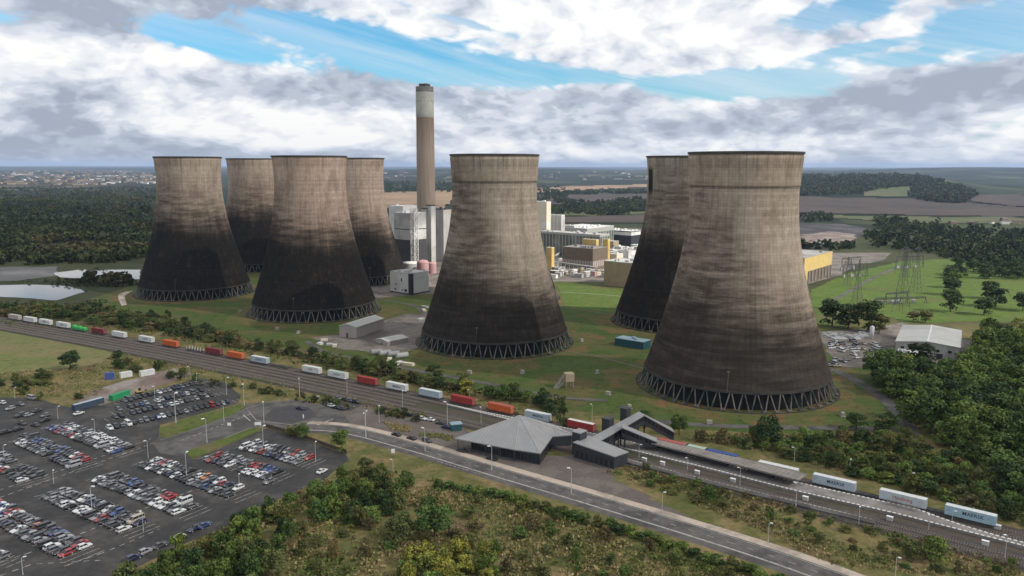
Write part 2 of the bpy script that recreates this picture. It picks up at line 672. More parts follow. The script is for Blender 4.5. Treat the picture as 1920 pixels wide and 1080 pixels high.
MAT['paving'] = M('paving', (0.125, 0.105, 0.095), 0.2, 0.8, 0.85, col2=(0.16, 0.14, 0.125), patch=0.08)
MAT['footpath'] = M('footpath', (0.48, 0.40, 0.33), 0.15, 0.8, 0.9, col2=(0.32, 0.27, 0.23), patch=0.1)
MAT['dirt'] = M('bare_earth', (0.18, 0.135, 0.115), 0.25, 0.4, 0.95, col2=(0.28, 0.25, 0.225), patch=0.045)
MAT['yard'] = M('yard_ground', (0.20, 0.175, 0.155), 0.3, 0.3, 0.95, col2=(0.11, 0.10, 0.088), patch=0.04)
MAT['ballast'] = M('ballast', (0.090, 0.070, 0.057), 0.35, 1.2, 0.95, col2=(0.062, 0.068, 0.036), patch=0.05)
MAT['shade_dark_ballast'] = M('shade_dark_ballast', (0.062, 0.055, 0.050), 0.3, 1.2, 0.95, col2=(0.095, 0.082, 0.072), patch=0.08)  # ballast colour darkened to stand for shade in the track pit
MAT['plough'] = M('ploughed_earth', (0.070, 0.053, 0.045), 0.2, 0.05, 0.95, col2=(0.050, 0.043, 0.036), patch=0.006)
MAT['stubble'] = M('stubble', (0.30, 0.20, 0.125), 0.2, 0.03, 0.95, col2=(0.22, 0.16, 0.105), patch=0.004)
MAT['stubble_green'] = M('stubble_green', (0.13, 0.135, 0.06), 0.2, 0.03, 0.95, col2=(0.17, 0.14, 0.075), patch=0.01)
MAT['coal'] = M('coal_ground', (0.045, 0.042, 0.047), 0.25, 0.05, 0.9, col2=(0.085, 0.08, 0.082), patch=0.02)
MAT['fieldgreen'] = M('field_green', (0.075, 0.095, 0.038), 0.25, 0.03, 0.95, col2=(0.10, 0.10, 0.05), patch=0.006)
MAT['white_line'] = M('road_paint', (0.62, 0.61, 0.58), 0.25, 1.5, 0.8, col2=(0.3, 0.29, 0.28), patch=0.6)
MAT['slab'] = M('platform_edge_paint', (0.66, 0.65, 0.62), 0.15, 0.8, 0.85)
MAT['kerb'] = M('kerb_stone', (0.40, 0.385, 0.36), 0.2, 0.6, 0.9)
MAT['steel'] = M('galvanised_steel', (0.50, 0.51, 0.52), 0.15, 1.5, 0.5, 0.5)
MAT['dark_steel'] = M('dark_steel', (0.06, 0.06, 0.065), 0.25, 0.5, 0.6)
MAT['rail'] = M('rail_steel', (0.20, 0.16, 0.14), 0.3, 0.5, 0.45, 0.5)
MAT['sleeper'] = M('sleeper', (0.20, 0.175, 0.155), 0.25, 0.7, 0.95)
MAT['lamp_white'] = M('lamp_glass', (0.85, 0.86, 0.88), 0.05, 1, 0.3, 0.5)
MAT['glass'] = M('dark_glass', (0.020, 0.024, 0.030), 0.2, 0.2, 0.12, 0.6)
MAT['tyre'] = M('tyre_rubber', (0.018, 0.018, 0.018), 0.2, 2, 0.8)
MAT['white_clad'] = M('white_cladding', (0.70, 0.70, 0.69), 0.08, 0.12, 0.6, col2=(0.56, 0.55, 0.53), patch=0.05)
MAT['grey_clad'] = M('grey_cladding', (0.40, 0.40, 0.40), 0.10, 0.12, 0.7, col2=(0.30, 0.30, 0.30), patch=0.05)
MAT['lgrey_clad'] = M('pale_grey_cladding', (0.52, 0.52, 0.51), 0.10, 0.12, 0.7, col2=(0.40, 0.40, 0.39), patch=0.05)
MAT['dark_clad'] = M('dark_cladding', (0.040, 0.044, 0.052), 0.2, 0.3, 0.6)
MAT['tan_clad'] = M('tan_cladding', (0.36, 0.29, 0.20), 0.12, 0.15, 0.8)
MAT['cream'] = M('cream_wall', (0.66, 0.60, 0.48), 0.08, 0.2, 0.8)
MAT['yellow'] = M('yellow_cladding', (0.58, 0.43, 0.17), 0.12, 0.15, 0.7, col2=(0.50, 0.37, 0.16), patch=0.04)
MAT['brown_wall'] = M('brown_wall', (0.16, 0.125, 0.095), 0.2, 0.4, 0.85)
MAT['roof_felt'] = M('roof_felt', (0.26, 0.25, 0.24), 0.2, 0.1, 0.9, col2=(0.36, 0.35, 0.34), patch=0.03)
MAT['zinc'] = M('zinc_roof', (0.29, 0.29, 0.295), 0.10, 0.25, 0.55, 0.4, col2=(0.28, 0.28, 0.285), patch=0.06)
MAT['shed_roof'] = M('shed_roof', (0.50, 0.50, 0.47), 0.08, 0.15, 0.6, col2=(0.43, 0.43, 0.405), patch=0.04)
MAT['concrete'] = M('grey_concrete', (0.36, 0.335, 0.305), 0.2, 0.5, 0.9, col2=(0.2, 0.19, 0.17), patch=0.12)
MAT['leg_conc'] = M('leg_concrete', (0.165, 0.152, 0.136), 0.4, 0.25, 0.9, col2=(0.04, 0.065, 0.06), patch=0.16)
MAT['platform'] = M('platform_surface', (0.20, 0.185, 0.175), 0.2, 0.6, 0.9, col2=(0.26, 0.245, 0.235), patch=0.1)
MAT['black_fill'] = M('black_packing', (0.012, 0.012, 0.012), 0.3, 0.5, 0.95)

# ------------------------------------------------------------------ the ground
def make_ground():
    radii = [0.0, 40] + [float(r) for r in np.geomspace(80, 45000, 190)]
    NA = 540
    V = [(0, 0, 0)]
    for r in radii[1:]:
        for k in range(NA):
            a = 2 * PI * k / NA
            x, y = r * math.sin(a), r * math.cos(a)
            V.append((x, y, terr(x, y)))
    F = [(0, 1 + (k + 1) % NA, 1 + k) for k in range(NA)]
    for j in range(len(radii) - 2):
        b0, b1 = 1 + j * NA, 1 + (j + 1) * NA
        for k in range(NA):
            q = (k + 1) % NA
            F.append((b0 + k, b0 + q, b1 + q, b1 + k))
    me = bpy.data.meshes.new('ground')
    me.from_pydata(V, [], F)
    me.polygons.foreach_set('use_smooth', [True] * len(F))
    me.materials.append(MAT['ground'])
    tag(put('ground', me), kind='structure')


make_ground()
TOWERS = [(111.0, 384.7), (-10.6, 481.8), (-146.6, 582.9), (-269.2, 669.3), (117.8, 546.6), (-9.0, 646.0), (-145.0, 745.0), (-270.2, 839.9)]

psheet('lawn', [(170, 560), (235, 540), (330, 525), (700, 500), (900, 520), (1180, 525), (1230, 560), (1600, 560), (1700, 640), (1640, 700), (1720, 806),
                (1450, 812), (1240, 800), (1050, 765), (900, 735), (760, 706), (600, 668), (430, 630), (300, 600), (215, 590)], 0.02, MAT['lawn'], 3.0)
for i, (tx, ty) in enumerate(TOWERS):
    W = [Vector((tx + (60 + 5 * math.sin(3 * a + i) + 3 * math.sin(7 * a)) * math.cos(a), ty + (60 + 5 * math.sin(3 * a + i) + 3 * math.sin(7 * a)) * math.sin(a), 0)) for a in (2 * PI * k / 60 for k in range(60))]
    sheet('worn_ground', W, 0.04 + 0.004 * i, MAT['worn'], 7.0, 2.5)
psheet('lush_lawn', [(1046, 533), (1190, 545), (1180, 590), (1060, 577)], 0.09, MAT['bright_lawn'], 1.0)
psheet('lush_field', [(1520, 545), (1580, 515), (1690, 490), (1780, 485), (1990, 520), (1990, 605), (1840, 602), (1700, 606), (1640, 585), (1520, 575)], 0.09, MAT['bright_lawn'], 3.0)
psheet('field', [(-150, 600), (0, 614), (110, 637), (215, 662), (190, 682), (110, 692), (0, 700), (-150, 705)], 0.02, MAT['pasture'], 2.0)
far_sheet('ploughed_field', [(1490, 370), (1700, 374), (1990, 395), (1990, 409), (1700, 405), (1490, 400)], 1.6, MAT['plough'])
far_sheet('green_field', [(1500, 405), (1990, 411), (1990, 432), (1760, 424), (1600, 413)], 1.4, MAT['fieldgreen'])
far_sheet('stubble_field', [(700, 362), (1215, 346), (1215, 351), (1060, 359), (850, 374), (830, 392), (700, 392)], 1.8, MAT['stubble'])
far_sheet('ploughed_field', [(1010, 366), (1220, 364), (1220, 379), (1010, 385)], 1.6, MAT['plough'])
far_sheet('green_field', [(1010, 388), (1230, 384), (1230, 402), (1010, 408)], 1.4, MAT['fieldgreen'])
far_sheet('ploughed_field', [(1010, 409), (1230, 404), (1240, 425), (1060, 425)], 1.3, MAT['plough'])
far_sheet('green_field', [(1625, 352), (1715, 352), (1700, 371), (1620, 370)], 2.2, MAT['fieldgreen'])
far_sheet('stubble_field', [(1830, 366), (1990, 368), (1990, 391), (1900, 388), (1815, 378)], 2.2, MAT['plough'])
far_sheet('green_field', [(1780, 434), (1990, 440), (1990, 452), (1800, 448)], 1.3, MAT['stubble_green'])
far_sheet('stubble_field', [(1500, 353), (1580, 354), (1570, 362), (1500, 363)], 2.2, MAT['stubble'])
for nm, pts, wd, mt in (('plant_road', [(1195, 786), (1300, 796), (1420, 801), (1560, 803), (1712, 806)], 5.0, 'road'), ('plant_road', [(1560, 692), (1620, 722), (1670, 760), (1702, 800), (1712, 816)], 6.0, 'road'),
                        ('plant_road', [(575, 640), (610, 660), (700, 680), (830, 704), (950, 726), (1050, 745), (1140, 752)], 4.0, 'road'), ('drain', [(1058, 577), (1120, 586), (1200, 600)], 1.6, 'brown_wall'), ('drain', [(1060, 658), (1120, 669), (1210, 692)], 1.6, 'brown_wall'),
                        ('path', [(1545, 572), (1590, 548), (1640, 520), (1690, 498)], 4.0, 'road'), ('white_rail', [(1050, 548), (1110, 551), (1165, 556)], 0.5, 'slab'), ('path', [(440, 636), (520, 640), (620, 628), (640, 622)], 2.4, 'worn'), ('plant_road', [(700, 560), (770, 572), (800, 590)], 4.0, 'road')):
    ribbon(nm, catmull([at(*q) for q in pts], 6), -wd / 2, wd / 2, 0.16, MAT[mt])
psheet('plant_yard', [(690, 505), (860, 470), (1050, 425), (1240, 430), (1215, 530), (1046, 528), (880, 545), (700, 560)], 0.12, MAT['yard'], 2.0)
psheet('works_yard', [(580, 632), (640, 628), (760, 588), (805, 590), (790, 650), (745, 665), (640, 655)], 0.13, MAT['yard'], 1.5)
psheet('shed_yard', [(1535, 622), (1640, 615), (1690, 605), (1830, 640), (1800, 690), (1660, 690), (1580, 690), (1550, 660)], 0.13, MAT['yard'], 1.5)
psheet('substation_yard', [(1500, 474), (1672, 474), (1655, 489), (1604, 498), (1572, 518), (1500, 536)], 0.12, MAT['yard'], 2.0)
psheet('coal_yard', [(1480, 418), (1580, 420), (1625, 428), (1610, 446), (1480, 446)], 0.12, MAT['coal'], 6.0)
psheet('gravel_flat', [(1505, 440), (1560, 434), (1606, 440), (1600, 456), (1500, 458)], 0.16, MAT['dirt'], 9.0, 12.0)
# water
m, nt, bs = new_mat('still_water', 0.06, 0.5)
pos = nt.new('ShaderNodeNewGeometry').outputs['Position']
nt.put(bs.inputs['Base Color'], nt.mix(nt.noise(pos, 0.01, 3), (0.05, 0.06, 0.06), (0.09, 0.10, 0.10)))
bmp = nt.new('ShaderNodeBump')
bmp.inputs['Strength'].default_value = 0.05
nt.put(bmp.inputs['Height'], nt.noise(pos, 0.6, 4))
nt.put(bs.inputs['Normal'], bmp.outputs[0])
MAT['water'] = m
MAT['mud'] = M('grey_mud', (0.080, 0.076, 0.070), 0.3, 0.02, 0.6, 0.5, col2=(0.15, 0.145, 0.145), patch=0.01)
psheet('mud_flat', [(-150, 503), (110, 500), (104, 518), (30, 527), (-150, 526)], 0.20, MAT['mud'], 4.0)
psheet('lagoon', [(-200, 540), (-60, 536), (60, 534), (118, 536), (168, 546), (130, 556), (105, 564), (60, 560), (0, 557), (-200, 556)], 0.25, MAT['water'], 2.0)
psheet('pond', [(100, 512), (150, 506), (262, 506), (262, 524), (180, 524), (110, 520)], 0.26, MAT['water'], 2.0)
psheet('pale_track', [(222, 552), (236, 547), (250, 545), (240, 551), (233, 556), (238, 572), (228, 574), (222, 562)], 0.24, MAT['footpath'], 0.4)

# ------------------------------------------------------------------ cooling towers
def tower_mat(name, seed, h0, ang, sw, band, warm=1.0, swb=10.0, sk=1.0, notch=None):
    """weathered concrete, sooted from the base up to a ragged line"""
    m, nt, bs = new_mat(name, 0.95, 0.06)
    oc = nt.new('ShaderNodeTexCoord').outputs['Object']
    x, y, z = nt.sep(oc)
    th = nt.math('ARCTAN2', y, x)
    sn, cs = nt.math('SINE', th), nt.math('COSINE', th)
    cyl = lambda a, zz, s: nt.comb(nt.math('MULTIPLY', cs, a), nt.math('MULTIPLY', sn, a), nt.math('ADD', nt.math('MULTIPLY', z, zz), s))
    lo = nt.noise(cyl(1.1, 0.0, seed), 1.0, 2, 0.5)
    me_ = nt.noise(cyl(4.0, 0.035, seed + 5), 1.0, 4, 0.6)
    st = nt.noise(cyl(26.0, 0.018, seed + 9), 1.0, 5, 0.65)
    fi = nt.noise(cyl(10.0, 0.12, seed + 2), 1.0, 6, 0.65)
    hz = nt.noise(cyl(1.8, 0.36, seed + 7), 1.0, 5, 0.68)
    lift = nt.new('ShaderNodeTexWhiteNoise', noise_dimensions='1D')
    nt.put(lift.inputs['W'], nt.math('FLOOR', nt.math('DIVIDE', z, 1.35)))
    lob = nt.math('MULTIPLY', nt.math('COSINE', nt.math('SUBTRACT', th, ang)), sw)
    hb = nt.math('ADD', lob, h0)
    for nn, amp in ((lo, 26.0), (me_, 17.0), (st, 15.0 if not band else 10.0), (hz, 6.0 if seed != 3.0 else 9.0), (lift.outputs['Value'], 5.0)):
        hb = nt.math('ADD', hb, nt.math('MULTIPLY', nt.math('SUBTRACT', nn, 0.5), amp))
    dz = nt.math('SUBTRACT', hb, z)
    soot = nt.ss(dz, -15.0, 14.0)
    soot = nt.math('MULTIPLY', soot, nt.lin(fi, 0.2, 0.5, 0.80, 1.0))
    soot = nt.math('MULTIPLY', soot, sk)
    dzb = nt.math('ADD', dz, nt.math('MULTIPLY', nt.math('MAXIMUM', nt.math('COSINE', nt.math('SUBTRACT', th, ang + 0.35)), 0.0), swb))
    brown = nt.math('MULTIPLY', nt.ss(dzb, -32.0, 2.0), nt.lin(hz, 0.34, 0.62, 0.30, 0.97))
    c = nt.mix(nt.lin(fi, 0.3, 0.7), (0.318 * warm, 0.256, 0.204), (0.430 * warm, 0.356, 0.290))
    c = nt.mix(nt.math('MULTIPLY', nt.ss(st, 0.52, 0.72), 0.55), c, (0.17, 0.140, 0.110))
    c = nt.mix(brown, c, (0.092, 0.070, 0.053))
    c = nt.mix(nt.math('MULTIPLY', nt.ss(nt.noise(cyl(2.2, 0.05, seed + 13), 1.0, 5, 0.6), 0.50, 0.66), 0.42), c, (0.15, 0.118, 0.088))
    c = nt.mix(soot, c, nt.mix(nt.ss(fi, 0.45, 0.75), (0.013, 0.0122, 0.0115), (0.030, 0.025, 0.0205)))
    # casting lifts and panels
    lift = nt.new('ShaderNodeTexWhiteNoise', noise_dimensions='1D')
    nt.put(lift.inputs['W'], nt.math('FLOOR', nt.math('DIVIDE', z, 1.35)))
    pan = nt.new('ShaderNodeTexWhiteNoise', noise_dimensions='2D')
    nt.put(pan.inputs['Vector'], nt.comb(nt.math('FLOOR', nt.math('MULTIPLY', th, 16.0)), nt.math('FLOOR', nt.math('DIVIDE', z, 1.35)), 0.0))
    jl = nt.math('PINGPONG', z, 0.675)
    line = nt.ss(jl, 0.0, 0.16)
    jv = nt.math('PINGPONG', nt.math('MULTIPLY', th, 16.0), 0.5)
    vl = nt.ss(jv, 0.0, 0.13)
    g = nt.math('ADD', nt.math('MULTIPLY', lift.outputs['Value'], 0.20), nt.math('MULTIPLY', pan.outputs['Value'], 0.16))
    g = nt.math('ADD', nt.math('ADD', g, nt.math('MULTIPLY', line, 0.16)), nt.math('ADD', nt.math('MULTIPLY', vl, 0.16), 0.50))
    if band:
        bl = nt.math('LESS_THAN', nt.math('ABSOLUTE', nt.math('SUBTRACT', z, 97.6)), 0.55)
        g = nt.math('SUBTRACT', g, nt.math('MULTIPLY', bl, 0.38))
        upb = nt.math('MULTIPLY', nt.math('GREATER_THAN', z, 98.0), 0.20)
        c = nt.mix(upb, c, (0.20, 0.155, 0.105))
    if notch:
        dd = nt.math('ABSOLUTE', nt.math('SUBTRACT', th, notch))
        dk = nt.math('MULTIPLY', nt.math('SUBTRACT', 1.0, nt.ss(dd, 0.10, 0.20)), nt.math('MULTIPLY', nt.ss(z, 84.0, 92.0), nt.math('SUBTRACT', 1.0, nt.ss(z, 104.0, 108.0))))
        c = nt.mix(dk, c, (0.025, 0.023, 0.02))
    # drip marks under the rim
    drip = nt.math('MULTIPLY', nt.ss(z, 96.0, 113.5), nt.ss(nt.noise(cyl(15.0, 0.01, seed + 3), 1.0, 4, 0.7), 0.50, 0.66))
    c = nt.mix(nt.math('MULTIPLY', drip, 0.6), c, (0.07, 0.06, 0.05))
    gg = nt.comb(g, g, g)
    c = nt.mix(1.0, c, gg, 'MULTIPLY')
    c = nt.mix(1.0, c, (1.18, 1.18, 1.18), 'MULTIPLY')
    nt.put(bs.inputs['Base Color'], c)
    return m


def shell_r(z):
    return 25.3 * math.sqrt(1 + ((z - 95.0) / 60.0) ** 2)


NLEG = 50
RB = 47.0


def leg_mesh(sgn):
    b = MB()
    a = sgn * PI / NLEG
    r1 = shell_r(8.2) - 0.4
    b.tube((RB, 0.5 * sgn, 0), (r1 * math.cos(a), r1 * math.sin(a) - 0.25 * sgn, 8.3), 0.34, 0.28, 6)
    b.box((RB + 0.1, 0.45 * sgn, 0.0), (1.5, 1.0, 0.9))
    return b.mesh('leg', MAT['leg_conc'])


def cooling_tower(i, pos, label, mat, band):
    t = thing('cooling_tower', label, 'cooling tower', (*pos, 0), 0, 'cooling towers of the power station')
    prof = [(shell_r(z), z) for z in np.linspace(8.0, 113.0, 46)]
    inner = [(r - 0.7, z) for r, z in reversed(prof)]
    b = MB()
    b.lathe(prof + inner + [prof[0]], 120)
    put('shell', b.mesh('shell', mat, True), t)
    b = MB()
    r = shell_r(113)
    b.lathe([(r - 0.9, 112.9), (r + 0.5, 112.9), (r + 0.5, 113.9), (r - 0.9, 114.0), (r - 0.9, 112.9)], 96)
    b.build('rim', MAT['rim'], t)
    if band:
        b = MB()
        b.lathe([(shell_r(97.9) + 0.05, 97.9), (shell_r(98) + 0.34, 98.1)] + [(shell_r(z) + 0.34, z) for z in np.linspace(99, 112.1, 8)] + [(shell_r(112.1), 112.1)], 120)
        put('strengthening_band', b.mesh('strengthening_band', mat, True), t)
    b = MB()
    b.lathe([(shell_r(8) - 0.95, 7.6), (shell_r(8) + 0.3, 7.6), (shell_r(8.4) + 0.3, 8.6), (shell_r(8.4) - 0.95, 8.6), (shell_r(8) - 0.95, 7.6)], 96)
    b.build('ring_beam', MAT['ringbeam'], t)
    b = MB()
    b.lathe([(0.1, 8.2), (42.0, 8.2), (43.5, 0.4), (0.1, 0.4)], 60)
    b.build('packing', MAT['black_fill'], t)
    b = MB()
    b.lathe([(48.3, 0.0), (48.3, 0.4), (48.7, 0.4), (48.8, 0.0)], 80)
    b.build('basin_wall', MAT['ringbeam'], t)
    b = MB()
    for k in range(5):
        a = -2.1 + 0.0 * k
    # access ladder with hoops up the shell
    a0 = -PI / 2 - 0.35 + 0.13 * i
    P = [Vector(((shell_r(z) + 0.5) * math.cos(a0), (shell_r(z) + 0.5) * math.sin(a0), z)) for z in np.linspace(8.5, 17, 5)]
    for q in range(4):
        b.tube(P[q], P[q + 1], 0.13, n=5)
    b.box((P[-1].x * 1.01, P[-1].y * 1.01, 16.6), (1.4, 1.0, 0.2))
    b.build('ladder', MAT['leg_conc'], t)
    for k in range(NLEG):
        for me in LEG:
            o = put('leg', me, t)
            o.rotation_euler = (0, 0, 2 * PI * (k + 0.5) / NLEG)
    return t


MAT['rim'] = M('rim_concrete', (0.085, 0.075, 0.065), 0.3, 0.2, 0.95)
MAT['ringbeam'] = M('ring_beam_concrete', (0.050, 0.048, 0.045), 0.35, 0.2, 0.95)
LEG = [leg_mesh(-1), leg_mesh(1)]
A_L = PI
TD = [('huge cooling tower nearest the station, sooted brown up its left side, widest of all', 39, A_L, 10, True, 1.0, 3.0, 30),
      ('sooty cooling tower standing alone in the middle, brown stain up its left shoulder', 43, A_L, 9, True, 0.96, 11.0, 46),
      ('cooling tower left of centre with a straight black sooty lower half, between paler neighbours', 60, A_L, 3, False, 1.08, 21.0, 12),
      ('leftmost cooling tower beside the bright pond, black up to a ragged line at mid height', 60, -PI * 0.6, 4, False, 1.0, 34.0, 14),
      ('cooling tower half hidden behind the biggest one, black with a dark notch near its rim', 56, -PI * 0.75, 8, False, 0.93, 47.0, 26),
      ('cooling tower almost wholly hidden behind the middle one, only its right edge showing', 40, A_L, 8, False, 1.0, 58.0, 10),
      ('tan cooling tower at the back beside the tall chimney, right of the black based one', 54, A_L, 6, False, 1.05, 66.0, 10),
      ('cooling tower at the back seen in the gap between the two leftmost ones', 58, -PI / 2, 4, False, 1.03, 79.0, 14)]
for i, (lab, h0, ang, swing, band, warm, seed, swb) in enumerate(TD):
    cooling_tower(i, TOWERS[i], lab, tower_mat('sooted_concrete', seed, h0, ang, swing, band, warm, swb, (0.84, 0.93, 1, 1, 0.97, 1, 1, 1)[i], -2.93 if i == 4 else None), band)

# ------------------------------------------------------------------ plants
def leaf_mat(name, rough=0.7):
    m, nt, bs = new_mat(name, rough, 0.15)
    tint = nt.new('ShaderNodeAttribute', attribute_name='tint')
    oi = nt.new('ShaderNodeObjectInfo')
    c = nt.mix(1.0, tint.outputs['Color'], oi.outputs['Color'], 'MULTIPLY')
    nt.put(bs.inputs['Base Color'], c)
    return m


MAT['leaf'] = leaf_mat('foliage')
MAT['bark'] = M('bark', (0.10, 0.08, 0.062), 0.3, 1.5, 0.95)


def quads_mesh(name, cen, nor, size, tint, mat, stretch=None):
    """many leaf-sized faces; cen, nor (n,3), size (n,), tint (n,3)"""
    n = len(cen)
    nor = nor / np.maximum(np.linalg.norm(nor, axis=1, keepdims=True), 1e-6)
    ref = RNG.normal(size=(n, 3))
    a = np.cross(nor, ref)
    a /= np.maximum(np.linalg.norm(a, axis=1, keepdims=True), 1e-6)
    b = np.cross(nor, a)
    s1 = (size * RNG.uniform(0.7, 1.3, n))[:, None] * 0.5
    s2 = (size * RNG.uniform(0.7, 1.3, n))[:, None] * 0.5
    V = np.stack([cen - a * s1 - b * s2 * 0.4, cen + a * s1 * 0.3 - b * s2, cen + a * s1 + b * s2 * 0.5, cen - a * s1 * 0.4 + b * s2], 1).reshape(-1, 3)
    me = bpy.data.meshes.new(name)
    me.vertices.add(4 * n)
    me.loops.add(4 * n)
    me.polygons.add(n)
    me.vertices.foreach_set('co', V.astype(np.float32).ravel())
    me.loops.foreach_set('vertex_index', np.arange(4 * n, dtype=np.int32))
    me.polygons.foreach_set('loop_start', np.arange(0, 4 * n, 4, dtype=np.int32))
    at_ = me.attributes.new('tint', 'FLOAT_COLOR', 'FACE')
    at_.data.foreach_set('color', np.c_[tint, np.ones(n)].astype(np.float32).ravel())
    me.materials.append(mat)
    me.update(calc_edges=True)
    return me


def crown_pts(nclump, nleaf, shape, seed):
    """unit crown: x, y within about +-0.5, z from 0 to 1"""
    rg = np.random.default_rng(seed)
    C, Rr = [], []
    for i in range(nclump):
        if shape == 'round':
            z = 0.06 + 0.80 * rg.uniform(0, 1)
            rad = 0.34 * math.sqrt(max(0.04, 1 - ((z - 0.38) / 0.60) ** 2))
            rr = rg.uniform(0.13, 0.21)
        elif shape == 'tall':
            z = 0.05 + 0.86 * rg.uniform(0, 1)
            rad = 0.30 * math.sqrt(max(0.02, 1 - ((z - 0.30) / 0.72) ** 2))
            rr = rg.uniform(0.11, 0.17)
        elif shape == 'cone':
            z = 0.04 + 0.90 * rg.uniform(0, 1)
            rad = 0.36 * (1 - z) ** 0.9
            rr = 0.07 + 0.12 * (1 - z)
        else:
            z = 0.05 + 0.66 * rg.uniform(0, 1) ** 1.2
            rad = 0.38 * math.sqrt(max(0.05, 1 - (z / 0.82) ** 2))
            rr = rg.uniform(0.12, 0.20)
        a = rg.uniform(0, 2 * PI)
        q = math.sqrt(rg.uniform(0.15, 1))
        C.append((rad * q * math.cos(a), rad * q * math.sin(a), z))
        Rr.append(rr)
    C, Rr = np.array(C), np.array(Rr)
    k = rg.integers(0, nclump, nleaf)
    d = rg.normal(size=(nleaf, 3))
    d /= np.linalg.norm(d, axis=1, keepdims=True)
    d[:, 2] = np.where(d[:, 2] < -0.35, -d[:, 2], d[:, 2])
    r = Rr[k] * rg.uniform(0.55, 1.08, nleaf)
    P = C[k] + d * r[:, None] * np.array([1, 1, 0.85])
    P[:, 2] = np.maximum(P[:, 2], 0.02)
    N = d + rg.normal(size=d.shape) * 0.55
    ct = rg.uniform(0.70, 1.22, nclump)
    hue = rg.uniform(-1, 1, nclump)
    f = ct[k] * rg.uniform(0.82, 1.16, nleaf)
    hh = hue[k] + rg.uniform(-0.4, 0.4, nleaf)
    T = np.stack([f * (1 + 0.11 * hh), f * (1 + 0.02 * hh), f * (1 - 0.12 * hh)], 1)
    return P, N, T


def crown_mesh(name, nclump, nleaf, shape, seed, leaf):
    P, N, T = crown_pts(nclump, nleaf, shape, seed)
    return quads_mesh(name, P, N, np.full(len(P), leaf), T, MAT['leaf'])


def trunk_mesh(name, seed, h=1.0):
    rg = random.Random(seed)
    b = MB()
    b.tube((0, 0, -0.02), (0.01, 0.0, 0.34), 0.030, 0.020, 6)
    b.tube((0.01, 0, 0.34), (0.02, 0.01, 0.75), 0.020, 0.007, 5)
    for i in range(5):
        a = rg.uniform(0, 2 * PI)
        z = rg.uniform(0.24, 0.5)
        L = rg.uniform(0.18, 0.3)
        b.tube((0.01, 0, z), (0.01 + L * math.cos(a), L * math.sin(a), z + rg.uniform(0.1, 0.26)), 0.012, 0.004, 4)
    return b.mesh(name, MAT['bark'])


CROWNS = {'round': [crown_mesh('crown', 26, 1500, 'round', 100 + i, 0.068) for i in range(5)],
          'tall': [crown_mesh('crown', 24, 1200, 'tall', 200 + i, 0.062) for i in range(3)],
          'cone': [crown_mesh('crown', 18, 700, 'cone', 300 + i, 0.07) for i in range(2)],
          'low': [crown_mesh('bush', 22, 1100, 'low', 400 + i, 0.080) for i in range(5)]}
TRUNKS = [trunk_mesh('trunk', i) for i in range(3)]
TREE_N = [0, 0]


def jitter_col(c, v=0.22):
    k = random.uniform(1 - v, 1 + v)
    h = random.uniform(-0.08, 0.08)
    return (c[0] * k * (1 + h), c[1] * k, c[2] * k * (1 - h), 1)


def tree(p, h, wd, shape, col, label, group):
    t = thing('tree', label, 'tree', (p[0], p[1], p[2] if len(p) > 2 else 0), random.uniform(0, 6.28), group)
    wd, h = wd * 1.20, h * 1.20
    t.scale = (wd, wd, h)
    tr = put('trunk', random.choice(TRUNKS), t)
    c = put('crown', random.choice(CROWNS[shape]), t)
    c.location = (0, 0, 0.05 if shape != 'cone' else 0.03)
    c.scale = (1.12, 1.12, 0.98)
    c.color = jitter_col(col)
    TREE_N[0] += 1
    return t


def bush(p, h, wd, col, label, group, shape='low'):
    o = put('bush', random.choice(CROWNS[shape]))
    o.location = (p[0], p[1], -0.1 + (p[2] if len(p) > 2 else 0))
    o.rotation_euler = (0, 0, random.uniform(0, 6.28))
    o.scale = (wd * 1.30, wd * 1.30, h * 1.65)
    o.color = jitter_col(col)
    tag(o, label, 'bush', group)
    TREE_N[1] += 1
    return o


def scatter(poly, spacing, seed, tries=4000, keep=None, maxn=10000):
    """points at least `spacing` apart inside the ground area seen as poly"""
    W = [at(*q) for q in poly]
    xs, ys = [p.x for p in W], [p.y for p in W]
    rg = random.Random(seed)
    out = []
    cell = {}
    for _ in range(tries):
        x, y = rg.uniform(min(xs), max(xs)), rg.uniform(min(ys), max(ys))
        if not inside((x, y), W):
            continue
        if keep and not keep(x, y):
            continue
        c = (int(x / spacing), int(y / spacing))
        if any((q[0] - x) ** 2 + (q[1] - y) ** 2 < spacing * spacing for i in (-1, 0, 1) for j in (-1, 0, 1) for q in cell.get((c[0] + i, c[1] + j), ())):
            continue
        cell.setdefault(c, []).append((x, y))
        out.append((x, y))
        if len(out) >= maxn:
            break
    return out


G_DARK, G_MID, G_LIGHT, G_YEL, G_OLIVE, G_BROWN = (0.044, 0.072, 0.024), (0.082, 0.128, 0.032), (0.130, 0.185, 0.042), (0.215, 0.220, 0.045), (0.118, 0.132, 0.042), (0.145, 0.118, 0.052)
PROTECT = [(p[0], p[1]) for p in TOWERS]


def free_of_towers(x, y):
    return all((x - a) ** 2 + (y - b) ** 2 > 58 ** 2 for a, b in PROTECT)


def rnd(a, b):
    return random.uniform(a, b)


# the wood right of the biggest tower
for x, y in scatter([(1625, 712), (1700, 690), (1800, 712), (1835, 660), (1850, 640), (1905, 650), (1990, 720), (1990, 985), (1930, 965), (1880, 925), (1810, 868), (1720, 815), (1700, 765), (1650, 735)], 6.4, 3, 9000, None, 142):
    k = rnd(0, 1)
    col = G_MID if k < 0.48 else G_DARK if k < 0.60 else G_LIGHT if k < 0.95 else G_YEL
    tree((x, y), rnd(8, 13), rnd(9.5, 13.5), random.choice(['round', 'round', 'round', 'round', 'tall']), col, 'leafy tree crowding the thick wood right of the widest tower, below the white shed', 'trees in the wood below the white shed')
